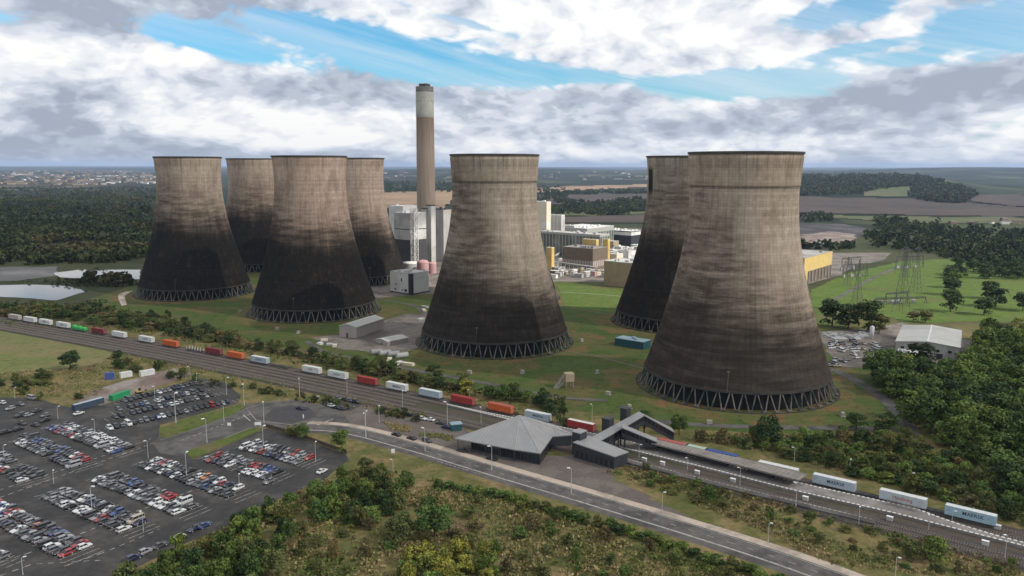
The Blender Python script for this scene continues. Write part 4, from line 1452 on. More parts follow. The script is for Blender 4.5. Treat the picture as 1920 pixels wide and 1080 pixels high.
def wagon(x, label):
    p, a = s_of(x)
    if first_wagon[0]:
        first_wagon[0] = False
        WAG.location = (p.x, p.y, 0.0)
        WAG.rotation_euler = (0, 0, a)
        tag(WAG, label, 'wagon', 'flat wagons of the goods train')
        return WAG
    return copy_thing(WAG, (p.x, p.y, 0.0), a, label, 'flat wagons of the goods train')


TRAIN = [
    # px, py (middle of the box as seen), length, paint, roof, text, ink, label
    (28, 590, 12.2, 'pale', None, None, None, 'faded beige container, last one of the goods train on the left'),
    (57, 596, 12.2, 'white', None, None, None, 'white container second from the left end of the train, next to the faded beige one'),
    (86, 601, 12.2, 'white', None, 'CMA', 'blue', 'white container third from the left end of the goods train'),
    (119, 608, 12.2, 'white', None, 'CMA', 'blue', 'white container just left of the bright green wagon load'),
    (186, 622, 12.2, 'dred', None, None, None, 'dark red container just right of the bright green wagon load'),
    (224, 625.5, 12.2, 'white', None, None, None, 'white container between the dark red one and a gap, left part of train'),
    (275, 633, 12.2, 'white', None, 'K LINE', 'ink', 'white container with dark stripes, left of the first bright orange one'),
    (321, 640, 12.2, 'orange', None, None, None, 'bright orange container standing between two gaps, left of the empty staked wagon'),
    (402, 654, 12.2, 'dred', None, None, None, 'dark red container coupled against the left of an orange one'),
    (442, 662, 12.2, 'orange', 'orange', None, None, 'orange container coupled between a dark red one and a pale blue lettered one'),
    (488, 671, 12.2, 'lblue', 'white', 'COSCO', 'blue', 'pale blue white container with blue lettering right of the orange one'),
    (585, 691, 12.2, 'white', None, 'ONE', 'red', 'white container with faint lettering standing right of the long gap in the train'),
    (634, 700, 12.2, 'white', 'mint', 'COSCO', 'blue', 'white container with blue lettering left of the middle dark red one'),
    (690, 712.5, 12.2, 'red', None, None, None, 'dark red container between two white lettered ones, middle of the train'),
    (745, 722, 12.2, 'white', None, 'MAERSK', 'ink', 'white container with bold black lettering in mid train above the station yard'),
    (808, 735, 12.2, 'lblue', 'white', None, None, 'plain pale grey blue container left of the two red ones by the station'),
    (868, 749, 12.2, 'red', None, None, None, 'red container left of the orange red one, behind the yard lamps'),
    (939, 761.5, 12.2, 'orange', 'pinkred', None, None, 'orange red container just behind the left slope of the station roof'),
    (1009, 774, 12.2, 'lblue', 'white', 'MAERSK', 'ink', 'pale blue container with dark lettering right of the station roof peak'),
    (1091, 793, 12.2, 'red', 'white', None, None, 'red container with a whitened roof just left of the covered footbridge'),
    (1262, 827, 12.2, 'pinkred', 'pinkred', None, None, 'red container roof showing past the footbridge behind the platform canopy'),
    (1308, 836, 9.0, 'mint', 'mint', None, None, 'pale green container roof showing behind the platform canopy'),
    (1352, 847, 12.2, 'blue', 'blue', None, None, 'blue container roof showing behind the middle of the platform canopy'),
    (1460, 868, 13.7, 'white', 'white', None, None, 'white container behind the right end of the platform canopy'),
    (1565, 896, 13.7, 'lblue', 'white', 'MAERSK', 'ink', 'pale container with black lettering, first one right of the platform canopy'),
    (1694, 927, 13.7, 'grey', 'white', 'Hamburg', 'red', 'grey white container with faint red lettering, second right of the canopy'),
    (1820, 957, 13.7, 'sky', 'white', 'MAERSK', 'ink', 'light blue container with black lettering at the right end of the train'),
]


def track_x(px, py, z):
    p = at(px, py, z)
    # nearest place on the track seen in the same direction
    best, bx = 1e9, p.x
    for x in np.linspace(p.x - 25, p.x + 25, 201):
        q = pix((x, ty(x), z))
        e = abs(q[0] - px)
        if e < best:
            best, bx = e, x
    return bx


WX = []
for px, py, L, pk, roof, txt, ink, lab in TRAIN:
    x = track_x(px, py, 2.4)
    p, a = s_of(x)
    WX.append((x, lab))
    container((p.x, p.y, 1.14), a, L, pk, lab, roof, txt, ink or 'ink', 2.95, tsize=1.45 if L < 13 else 1.6, toff=0.8 if txt == 'MAERSK' else 0)
for x, lab in WX:
    wagon(x, ' '.join(('flat wagon under the ' + lab).replace(',', '').split()[:16]))
for px, lab in ((366, 'empty flat wagon with white stakes between the orange and dark red containers'), (526, 'empty flat wagon in the long gap right of the blue lettered container'), (1632, 'empty flat wagon between the first two containers right of the platform canopy'), (1755, 'empty flat wagon left of the light blue container at the end')):
    x = track_x(px, 650 if px < 400 else 690 if px < 600 else 920 if px < 1700 else 950, 1.0)
    wg = wagon(x, lab)
    if px == 366:
        b = MB()
        for i in range(6):
            for s in (-1.1, 1.1):
                b.box((-6 + i * 2.4, s, 1.1), (0.14, 0.12, 1.6))
        put('stakes', b.mesh('stakes', MAT['lamp_white']), wg)
# the bright green open load
x = track_x(150, 612, 2.0)
p, a = s_of(x)
t = thing('tarpaulin_load', 'bright green sheeted load with a post, riding between white and dark red containers', 'load', (p.x, p.y, 1.1), a)
b = MB()
for i, (x0, x1, h) in enumerate(((-6.5, -4.2, 2.4), (-4.2, -0.8, 1.7), (-0.8, 1.2, 2.2), (1.2, 4.4, 1.5), (4.4, 6.5, 1.9))):
    b.prism([(x0 + .05, -1.2), (x1 - .05, -1.2), (x1 - .05, 1.2), (x0 + .05, 1.2)], 0, [h, h * 0.8, h * 0.85, h * 1.05])
b.build('sheeting', cpaint('vgreen'), t)
b = MB()
b.tube((-0.6, 0, 0), (-0.6, 0, 4.6), 0.12, n=6)
b.build('post', cpaint('vgreen'), t)
wagon(x, 'flat wagon carrying the bright green sheeted load')

# ------------------------------------------------------------------ platforms
def edge_blocks(P, z, side, mat):
    pass


PE = catmull([at(*q, 1.0) for q in ((836, 758), (936, 782), (1060, 812), (1185, 844), (1338, 881), (1491, 920), (1671, 961), (1766, 985), (1920, 1024), (2010, 1047))], 10)
PE = [Vector((p.x, p.y, 0)) for p in PE]
nP = len(PE)
WID = [1.2 + 6.8 * smooth(0, 30, i) - 5.0 * smooth(62, 78, i) for i in range(nP)]
FAR = [offset(PE, w_)[i] for i, w_ in enumerate(WID)]
t = thing('station_platform', 'long grey island platform between the tracks, with pale edge slabs', 'platform', (0, 0, 0))
b = MB()
for i in range(nP - 1):
    b.prism([(PE[i].x, PE[i].y), (PE[i + 1].x, PE[i + 1].y), (FAR[i + 1].x, FAR[i + 1].y), (FAR[i].x, FAR[i].y)], 0.0, 0.98)
b.build('deck', MAT['platform'] if 'platform' in MAT else M('platform_surface', (0.20, 0.185, 0.175), 0.2, 0.6, 0.9, col2=(0.26, 0.245, 0.235), patch=0.1), t)
b = MB()
for (A, s) in ((PE, 1), (FAR, -1)):
    Q = resample(A, 1.5)
    B1, B2 = offset(Q, s * 0.02), offset(Q, s * 0.75)
    for i in range(len(Q) - 1):
        f = 0.60
        a0, a1 = Q[i], Q[i] + (Q[i + 1] - Q[i]) * f
        c0, c1 = B2[i], B2[i] + (B2[i + 1] - B2[i]) * f
        pts = [(a0.x, a0.y), (a1.x, a1.y), (c1.x, c1.y), (c0.x, c0.y)]
        b.prism(pts if s > 0 else pts[::-1], 0.985, 1.05)
b.build('edge_slab', MAT['slab'], t)
# low side platform nearer the road
P2 = catmull([at(*q, 0.9) for q in ((1165, 864), (1300, 899), (1420, 929), (1500, 948), (1640, 982))], 8)
P2 = [Vector((p.x, p.y, 0)) for p in P2]
F2 = offset(P2, 3.0)
t = thing('station_platform', 'narrow side platform nearest the road, starting at the station building', 'platform', (0, 0, 0))
b = MB()
for i in range(len(P2) - 1):
    b.prism([(P2[i].x, P2[i].y), (P2[i + 1].x, P2[i + 1].y), (F2[i + 1].x, F2[i + 1].y), (F2[i].x, F2[i].y)], 0.0, 0.9)
b.build('deck', MAT['road'], t)
b = MB()
Q = resample(F2, 1.5)
B2 = offset(Q, -0.6)
for i in range(len(Q) - 1):
    a1 = Q[i] + (Q[i + 1] - Q[i]) * 0.6
    c1 = B2[i] + (B2[i + 1] - B2[i]) * 0.8
    b.prism([(Q[i].x, Q[i].y), (B2[i].x, B2[i].y), (c1.x, c1.y), (a1.x, a1.y)], 0.905, 0.95)
b.build('edge_slab', MAT['concrete'], t)
MAT['canopy_roof'] = M('canopy_roof', (0.27, 0.245, 0.225), 0.15, 0.4, 0.8, col2=(0.21, 0.19, 0.175), patch=0.2)
# canopy over the island platform
CN = [at(*q, 3.9) for q in ((1200, 826), (1498, 901))]
CFar = [at(*q, 4.2) for q in ((1228, 812), (1500, 880))]
c0, c1 = Vector((CN[0].x, CN[0].y, 0)), Vector((CN[1].x, CN[1].y, 0))
cu = (c1 - c0).normalized()
cv = Vector((-cu.y, cu.x, 0))
CL, CW = (c1 - c0).length, 7.6
yaw = math.atan2(cu.y, cu.x)
t = thing('platform_canopy', 'long grey flat platform canopy with ribbed roof beyond the footbridge', 'canopy', (c0.x, c0.y, 0), yaw)
b = MB()
b.prism([(0, 0), (CL, 0), (CL, CW), (0, CW)], [3.75, 3.75, 3.65, 3.65], [3.95, 3.95, 3.85, 3.85])
n = int(CL / 1.6)
for i in range(n + 1):
    b.prism([(i * CL / n - 0.09, 0.05), (i * CL / n + 0.09, 0.05), (i * CL / n + 0.09, CW - .05), (i * CL / n - 0.09, CW - .05)], [3.95, 3.95, 3.85, 3.85], [4.10, 4.10, 4.0, 4.0])
for s in (0.0, CW - 0.12):
    b.prism([(0, s), (CL, s), (CL, s + .12), (0, s + .12)], 3.5, 4.06 if s == 0 else 3.98)
b.build('roof', MAT['canopy_roof'], t)
for i in range(12):
    b = MB()
    xx = 3 + i * (CL - 6) / 11
    b.tube((xx, CW * 0.5, 1.0), (xx, CW * 0.5, 3.75), 0.12, n=8)
    for s in (-1, 1):
        b.tube((xx, CW * 0.5, 3.0), (xx, CW * 0.5 + s * 2.0, 3.72), 0.07, n=5)
    b.build('column', MAT['dark_steel'], t)
for i in range(3):
    b = MB()
    xx = CL * (0.2 + 0.28 * i)
    b.box((xx, CW * 0.5 + 0.3, 1.0), (9, 2.0, 2.3))
    b.build('waiting_room', MAT['dark_clad'], t)
# the white barred fence at the platform end
fp0, fp1 = at(1664, 945, 1.0), at(1722, 960, 1.0)
t = thing('platform_fence', 'pale barred fence standing near the far end of the island platform', 'fence', (fp0.x, fp0.y, 1.0), math.atan2(fp1.y - fp0.y, fp1.x - fp0.x))
FL = (fp1 - fp0).length
b = MB()
for i in range(int(FL / 0.5) + 1):
    b.box((i * 0.5, 0, 0), (0.2, 0.10, 1.7))
b.build('bars', MAT['concrete'], t)
b = MB()
b.box((FL / 2, 0.09, 0.4), (FL, 0.07, 0.1))
b.box((FL / 2, 0.09, 1.4), (FL, 0.07, 0.12))
b.build('rails', MAT['concrete'], t)

# ------------------------------------------------------------------ the station
def hall():
    z = 4.6
    apex = at(974, 779, 11.5)
    E = [at(854, 822, z), at(966, 843, z), at(1013, 850, z), at(1036, 818, z), at(1074, 815, z)]
    back = [at(1040, 797, z), at(930, 795, z)]
    t = thing('station_hall', 'low dark station hall under a big grey pyramid roof', 'station building', (0, 0, 0))
    ring = E + back
    b = MB()
    top = Vector((apex.x, apex.y, 11.5))
    rid = at(985, 781, 11.3)
    for i in range(len(ring)):
        a, c = ring[i], ring[(i + 1) % len(ring)]
        n = max(1, int((c - a).length / 1.1))
        b.poly([a, c, top])
        b.poly([(c.x, c.y, c.z - 0.35), (a.x, a.y, a.z - 0.35), (top.x, top.y, top.z - 0.6)])
        b.quad((a.x, a.y, a.z - 0.35), (c.x, c.y, c.z - 0.35), c, a)
    b.build('roof', MAT['zinc'], t)
    # standing seams and hip caps
    b = MB()
    for i in range(len(ring)):
        a, c = ring[i], ring[(i + 1) % len(ring)]
        n = max(2, int((c - a).length / 1.3))
        b.tube(a + Vector((0, 0, .05)), top + Vector((0, 0, .05)), 0.14, n=4)
        e = (c - a)
        nrm = e.cross(top - a).normalized()
        if nrm.z < 0:
            nrm = -nrm
        dirup = nrm.cross(e).normalized()
        if dirup.z < 0:
            dirup = -dirup
        h = (top - a).dot(dirup)
        xt = (top - a).dot(e.normalized()) / e.length
        for k in range(1, n):
            f = k / n
            # where a seam straight up the slope from f meets the hips
            g = f / xt if (xt > 0 and f < xt) else (1 - f) / (1 - xt) if xt < 1 else f / xt
            g = max(0.0, min(1.0, g))
            p0 = a + e * f + nrm * 0.04
            b.tube(p0, p0 + dirup * h * g * 0.985, 0.08, n=3)
    b.build('roof_seams', MAT['zinc_seam'], t)
    # walls set back under the eaves on the road side, flush at the right
    W = []
    cx = sum((p.x for p in ring)) / len(ring)
    cy = sum((p.y for p in ring)) / len(ring)
    for i, p in enumerate(ring):
        k = 0.78 if i in (0,) else 0.86 if i == 1 else 0.97
        W.append((cx + (p.x - cx) * k, cy + (p.y - cy) * k))
    b = MB()
    b.prism(W, 0.0, 4.3, 0, cap=True)
    b.build('wall', MAT['dark_clad'], t)
    for (i, j) in ((0, 1), (1, 2), (2, 3)):
        b = MB()
        a, c = Vector((*W[i], 0)), Vector((*W[j], 0))
        d = (c - a)
        nn = Vector((d.y, -d.x, 0)).normalized()
        k = int(d.length / 1.5)
        for q in range(k):
            p0, p1 = a + d * ((q + 0.1) / k) + nn * 0.05, a + d * ((q + 0.9) / k) + nn * 0.05
            b.quad((p0.x, p0.y, 0.5), (p1.x, p1.y, 0.5), (p1.x, p1.y, 3.2), (p0.x, p0.y, 3.2))
        b.build('window', MAT['glass'], t)
    for f in (0.02, 0.25, 0.5, 0.75, 0.98):
        p = E[0].lerp(E[1], f)
        b = MB()
        q = Vector((cx, cy, 0)) - Vector((p.x, p.y, 0))
        q = Vector((p.x, p.y, 0)) + q.normalized() * 0.5
        b.tube((q.x, q.y, 0), (q.x, q.y, 4.5), 0.16, n=8)
        b.build('column', MAT['dark_steel'], t)


MAT['zinc_seam'] = M('zinc_seam', (0.40, 0.40, 0.405), 0.1, 0.5, 0.5, 0.4)
hall()


def covered_way(parent, P, wd, h, names=('roof', 'wall', 'window')):
    """a covered, glazed passage following the floor line P"""
    side = []
    for i in range(len(P)):
        t_ = P[min(i + 1, len(P) - 1)] - P[max(i - 1, 0)]
        t_ = Vector((t_.x, t_.y, 0)).normalized()
        side.append(Vector((-t_.y, t_.x, 0)))
    r, w_, gs = MB(), MB(), {-1: MB(), 1: MB()}
    for i in range(len(P) - 1):
        a, c, s0, s1 = P[i], P[i + 1], side[i], side[i + 1]
        up = Vector((0, 0, 1))
        def q(p, s, k, z):
            return p + s * k + up * z
        hw = wd / 2
        # floor and roof slabs
        for (z0, z1, k, bb) in ((h, h + 0.35, hw + 0.3, r), (-0.45, 0.0, hw, w_)):
            A = [q(a, s0, -k, z0), q(c, s1, -k, z0), q(c, s1, k, z0), q(a, s0, k, z0)]
            B = [q(a, s0, -k, z1), q(c, s1, -k, z1), q(c, s1, k, z1), q(a, s0, k, z1)]
            bb.quad(*B)
            bb.quad(*A[::-1])
            for e in range(4):
                f = (e + 1) % 4
                bb.quad(A[e], A[f], B[f], B[e])
        n = max(1, int((c - a).length / 1.6))
        for sg in (-1, 1):
            k = sg * (hw - 0.06)
            g = gs[sg]
            for e in range(n):
                f0, f1 = e / n, (e + 1) / n
                def pp(f, z, kk=k):
                    s = s0.lerp(s1, f)
                    return a.lerp(c, f) + s * kk + up * z
                w_.quad(pp(f0, 0), pp(f1, 0), pp(f1, 1.0), pp(f0, 1.0))
                m0, m1 = f0 + 0.06 / n, f1 - 0.06 / n
                kk = k + sg * 0.02
                g.quad(pp(m0, 1.03, kk), pp(m1, 1.03, kk), pp(m1, h - 0.05, kk), pp(m0, h - 0.05, kk))
                w_.tube(pp(f0, 0), pp(f0, h), 0.07, n=4)
    r.build(names[0], MAT['zinc'], parent)
    w_.build(names[1], MAT['dark_clad'], parent)
    for g in gs.values():
        g.build(names[2], MAT['glass'], parent)


t = thing('covered_footbridge', 'dark glazed covered footbridge with grey roofs climbing over the tracks', 'footbridge', (0, 0, 0))
HB = 3.1
# roof points seen in the photo give the floor line below
def fl(px, py, roofz):
    p = at(px, py, roofz)
    p.z = roofz - HB - 0.35
    return p


A0, A1, A2 = fl(1112, 826, 5.2), fl(1203, 775, 11.5), fl(1262, 806, 4.8)
covered_way(t, [A0, A0.lerp(A1, 0.5), A1, A2], 4.2, HB)
B0 = A0.lerp(A1, 0.60)
B1 = fl(1166, 797, 10.0)
B2 = fl(1232, 824, 4.9)
covered_way(t, [B1, B2], 3.6, HB - 0.2)
for p in (A1, B1, A0.lerp(A1, 0.5)):
    for s in (-1.2, 1.2):
        b = MB()
        b.tube((p.x + s, p.y, 0), (p.x + s, p.y, p.z - 0.4), 0.3, n=8)
        b.build('pier', MAT['dark_steel'], t)

for (px, py, z, s, lab) in ((1173, 764, 13.6, 3.0, 'taller dark lift tower standing behind the ridge of the covered footbridge'), (1140, 783, 10.8, 3.4, 'shorter dark lift tower behind the climbing part of the covered footbridge')):
    p = at(px, py, z)
    tt = thing('lift_tower', lab, 'lift tower', (p.x, p.y, 0), yaw, 'lift towers of the footbridge')
    b = MB()
    b.box((0, 0, 0), (s, s, z - 0.3))
    b.build('shaft', MAT['dark_clad'], tt)
    b = MB()
    b.box((0, 0, z - 0.3), (s + 0.5, s + 0.5, 0.35))
    b.build('cap', MAT['dark_steel'], tt)
# lower wing between the hall and the side platform
t = thing('station_wing', 'dark windowless station wing with a stepped grey roof beside the hall', 'station building', (0, 0, 0))
w0, w1, w2, w3 = at(1076, 858), at(1151, 880), at(1176, 871), at(1104, 846)
b = MB()
b.prism([(p.x, p.y) for p in (w0, w1, w2, w3)], 0.0, [5.6, 4.6, 4.6, 5.6])
b.build('wall', MAT['dark_clad'], t)
b = MB()
cx, cy = (w0.x + w2.x) / 2, (w0.y + w2.y) / 2
rr = [(cx + (p.x - cx) * 1.04, cy + (p.y - cy) * 1.06) for p in (w0, w1, w2, w3)]
b.prism(rr, [5.6, 4.6, 4.6, 5.6], [5.95, 4.95, 4.95, 5.95])
b.build('roof', MAT['zinc'], t)
b = MB()
for f in np.linspace(0.05, 0.9, 8):
    p0, p1 = w0.lerp(w1, f), w0.lerp(w1, f + 0.07)
    nn = Vector(((w1 - w0).y, -(w1 - w0).x, 0)).normalized() * 0.04
    b.quad(p0 + nn + Vector((0, 0, .6)), p1 + nn + Vector((0, 0, .6)), p1 + nn + Vector((0, 0, 3)), p0 + nn + Vector((0, 0, 3)))
b.build('window', MAT['glass'], t)
p = at(1086, 850)
t = thing('station_entrance_tower', 'narrow dark tower block at the joint of hall and footbridge', 'tower', (p.x, p.y, 0), yaw)
b = MB()
b.box((0, 0, 0), (3.6, 4.4, 8.6))
b.build('wall', MAT['dark_clad'], t)
b = MB()
b.box((0, 0, 8.6), (3.9, 4.7, 0.3))
b.build('roof', MAT['zinc'], t)

# ------------------------------------------------------------------ lamp posts
def lamp_proto():
    t = thing('street_lamp', 'lamp', 'street lamp', (0, 0, 0))
    b = MB()
    b.tube((0, 0, 0), (0, 0, 1.2), 0.16, 0.15, 8)
    b.tube((0, 0, 1.2), (0, 0, 7.9), 0.11, 0.075, 8)
    b.tube((0, 0, 7.9), (0.75, 0, 8.15), 0.07, 0.055, 6)
    b.build('post', MAT['steel'], t)
    b = MB()
    b.box((1.0, 0, 8.06), (1.05, 0.5, 0.22))
    b.box((1.0, 0, 8.0), (0.8, 0.36, 0.07), 0, 0)
    b.build('lamp_head', MAT['lamp_white'], t)
    note_kids(t)
    return t


LAMP = lamp_proto()
LAMPS = [
    (28, 728, 747, 'by the bushes at the top left of the large car park'), (109, 764, 786, 'left of the long blue container'), (291, 725, 751, 'behind the upper car rows, left of two others'), (357, 688, 713, 'at the far corner of the upper lot, left of a pair'),
    (369, 702, 721, 'at the far corner of the upper lot, right of a pair'), (330, 735, 794, 'in front of the upper car rows, beside the grass strip'), (388, 785, 830, 'on the access road between the two grass strips'), (425, 709, 740, 'right of the far end of the upper car rows'),
    (458, 720, 761, 'beside the end of the upper grass strip'), (495, 753, 793, 'at the left edge of the turning circle'), (420, 758, 791, 'on the upper grass strip'), (494, 800, 841, 'behind the small car park, at its far edge'),
    (562, 709, 744, 'in the grass above the turning circle'), (651, 710, 738, 'near the rails left of the black lettered white container'), (755, 734, 766, 'in front of the black lettered white container'), (711, 760, 793, 'in the gravel yard right of the tall mast'),
    (592, 830, 866, 'at the right corner of the small car park'), (8, 837, 862, 'at the left edge of the picture among dark cars'), (101, 882, 907, 'on the main lane of the large car park'), (173, 913, 963, 'among the cars in the middle of the large car park'),
    (269, 958, 997, 'beside the pale van at the lower end of a car row'), (43, 1047, 1078, 'at the bottom left corner of the large car park'), (178, 788, 808, 'at the left end of the white car row'), (278, 827, 859, 'at the crossing below the upper grass strip'),
    (350, 850, 894, 'at the tip of the lower grass strip'), (449, 888, 916, 'between the two right hand car rows'), (797, 803, 846, 'on the near pavement below the gravel yard'), (922, 836, 882, 'in front of the station hall eaves'),
    (1071, 877, 926, 'on the footpath below the station plaza'), (1241, 922, 962, 'on the footpath right of the station plaza'), (1440, 978, 1019, 'beside the road below the middle of the platform'), (1678, 1042, 1086, 'at the bottom edge right of the road'),
    (1198, 832, 858, 'at the left end of the platform canopy'), (1289, 857, 881, 'on the track side of the canopy, second from its left end'), (1387, 876, 911, 'on the track side of the canopy middle'), (1492, 905, 952, 'at the right end of the platform canopy'), (1610, 950, 984, 'beyond the platform canopy, on the near track side'),
    (1741, 965, 993, 'right of the barred platform fence'), (1884, 1000, 1048, 'near the far tip of the platform'), (1489, 838, 866, 'behind the white container at the canopy end'), (1593, 858, 884, 'behind the first lettered container right of the canopy'), (1707, 885, 913, 'behind the second container right of the canopy'), (1659, 917, 940, 'on the far platform edge before the grey white container'),
    (1785, 955, 977, 'in front of the light blue container at the train end'), (1110, 758, 787, 'behind the red container with the whitened roof'), (839, 754, 800, 'at the left tip of the island platform'), (902, 764, 795, 'in front of the orange red container'), (880, 730, 757, 'in front of the red container by the station'), (737, 862, 884, 'low on the near verge of the road')]
for i, (px, y0, y1, where) in enumerate(LAMPS):
    p = at(px, y1)
    # post height from how tall it looks
    lo, hi = 2.0, 16.0
    for _ in range(30):
        mid_ = (lo + hi) / 2
        if pix((p.x, p.y, mid_))[1] > y0:
            lo = mid_
        else:
            hi = mid_
    h = max(3.5, min(13, lo))
    lab = 'pale lamp post standing ' + where
    if i == 0:
        t = LAMP
        t.location = p
        tag(t, lab, 'street lamp', 'lamp posts of the car parks and the station')
    else:
        t = copy_thing(LAMP, p, rnd(0, 6.28), lab, 'lamp posts of the car parks and the station')
    k = h / 8.2
    t.scale = (max(0.75, k * 0.9),) * 2 + (k,)
# the tall camera mast with two heads
p = at(686, 822)
t = thing('camera_mast', 'tall pale lattice mast beside the road, right of the turning circle', 'mast', p)
b = MB()
b.tube((0, 0, 0), (0, 0, 11.5), 0.22, 0.14, 8)
b.build('post', MAT['steel'], t)
for s, z in ((0.6, 11.3), (-0.6, 10.4)):
    b = MB()
    b.tube((0, 0, z), (s, 0, z), 0.06, n=6)
    b.box((s, 0, z - 0.25), (0.5, 0.35, 0.5))
    b.build('camera', MAT['lamp_white'], t)


def sign(px, py, w_, h, z, lab):
    p = at(px, py)
    t = thing('road_sign', lab, 'sign', p, 0.15)
    b = MB()
    for s in (-0.35, 0.35):
        b.tube((s * w_, 0, 0), (s * w_, 0, z + h), 0.06, n=6)
    b.build('post', MAT['steel'], t)
    b = MB()
    b.box((0, -0.09, z), (w_, 0.06, h))
    b.build('board', MAT['lamp_white'], t)


sign(737, 853, 1.3, 1.6, 0.8, 'white roadside sign on two posts on the near verge')
sign(484, 802, 2.6, 1.3, 1.2, 'wide white sign at the top of the lower grass strip')
sign(430, 800, 1.4, 1.2, 0.5, 'small white sign beside the access road, by the upper strip')
sign(569, 786, 0.5, 1.5, 0.6, 'narrow white sign at the edge of the turning circle')
sign(596, 748, 1.4, 0.8, 0.8, 'small white sign above the turning circle, by the dark cars')
sign(1130, 803, 0.9, 1.4, 1.0, 'white signal plate by the track left of the footbridge')
# green and blue cabins round the bare yard
def cabin(a, c, H, Wd, pk, lab, roof=None):
    A, C = at(*a), at(*c)
    mid = (A + C) / 2
    container((mid.x, mid.y, 0.05), math.atan2(C.y - A.y, C.x - A.x), (C - A).length, pk, lab, roof, None, 'ink', H, 'containers and trailers round the bare yard')


cabin((138, 770), (193, 755), 2.6, 2.4, 'dblue', 'long dark blue container at the head of the large car park', 'lblue')
cabin((208, 752), (241, 741), 2.6, 2.4, 'vgreen' if False else 'green', 'bright green container beside the long blue one')
cabin((197, 712), (215, 710), 3.4, 2.4, 'blue', 'small blue container at the back of the bare yard')
cabin((225, 709), (247, 705), 2.7, 2.4, 'white', 'white trailer body at the back of the bare yard, nearer the blue one')
cabin((263, 706), (289, 701), 2.7, 2.4, 'white', 'white trailer body on the right at the back of the bare yard')
p = at(260, 738)
t = thing('excavator', 'small yellow digger parked beside the green container', 'digger', p, 0.6)
b = MB()
b.box((0, 0, 0.9), (2.2, 1.8, 0.7))
b.box((-0.6, 0, 1.6), (1.0, 1.6, 0.5))
b.tube((0.9, 0.5, 1.3), (2.4, 0.5, 3.0), 0.2, 0.16, 6)
b.tube((2.4, 0.5, 3.0), (3.2, 0.5, 1.4), 0.15, 0.12, 6)
b.build('body', MAT['yellow'], t)
b = MB()
b.box((0.4, -0.4, 1.6), (1.1, 0.9, 1.2))
b.build('cab', MAT['glass'], t)
b = MB()
for s in (-0.8, 0.8):
    b.box((0, s, 0), (2.6, 0.45, 0.8))
b.build('track', MAT['tyre'], t)
b = MB()
b.box((3.2, 0.5, 0.8), (0.7, 0.9, 0.7))
b.build('bucket', MAT['dark_steel'], t)

# ------------------------------------------------------------------ cars
def car_paint():
    m, nt, bs = new_mat('car_paint', 0.28, 0.5)
    oi = nt.new('ShaderNodeObjectInfo')
    nt.put(bs.inputs['Base Color'], oi.outputs['Color'])
    bs.inputs['Coat Weight'].default_value = 0.4
    bs.inputs['Coat Roughness'].default_value = 0.08
    return m


MAT['carpaint'] = car_paint()
MAT['headlight'] = M('headlight_glass', (0.75, 0.77, 0.8), 0.05, 1, 0.15, 0.6)
MAT['taillight'] = M('taillight_glass', (0.30, 0.02, 0.02), 0.1, 1, 0.2, 0.6)
CARPAL = {'black': (0.018, 0.018, 0.020), 'dark grey': (0.060, 0.062, 0.068), 'grey': (0.15, 0.155, 0.165), 'silver': (0.30, 0.31, 0.33), 'white': (0.66, 0.67, 0.68), 'blue': (0.030, 0.065, 0.22),
          'dark blue': (0.018, 0.028, 0.075), 'red': (0.33, 0.030, 0.035), 'orange': (0.50, 0.14, 0.02), 'green': (0.03, 0.10, 0.06), 'beige': (0.42, 0.37, 0.29)}
SHAPES = {  # length, half width, belt height, roof height, cabin base x0,x1, roof x0,x1
    'hatchback': (4.1, 0.88, 0.93, 1.48, -1.95, 0.85, -1.55, 0.10),
    'saloon': (4.7, 0.91, 0.92, 1.44, -1.65, 0.90, -0.95, 0.05),
    'estate car': (4.6, 0.90, 0.92, 1.46, -2.15, 0.90, -1.85, 0.05),
    'off-roader': (4.6, 0.95, 1.08, 1.70, -2.15, 0.90, -1.85, 0.15),
    'van': (5.3, 0.98, 1.30, 2.05, -2.6, 1.75, -2.55, 1.05)}


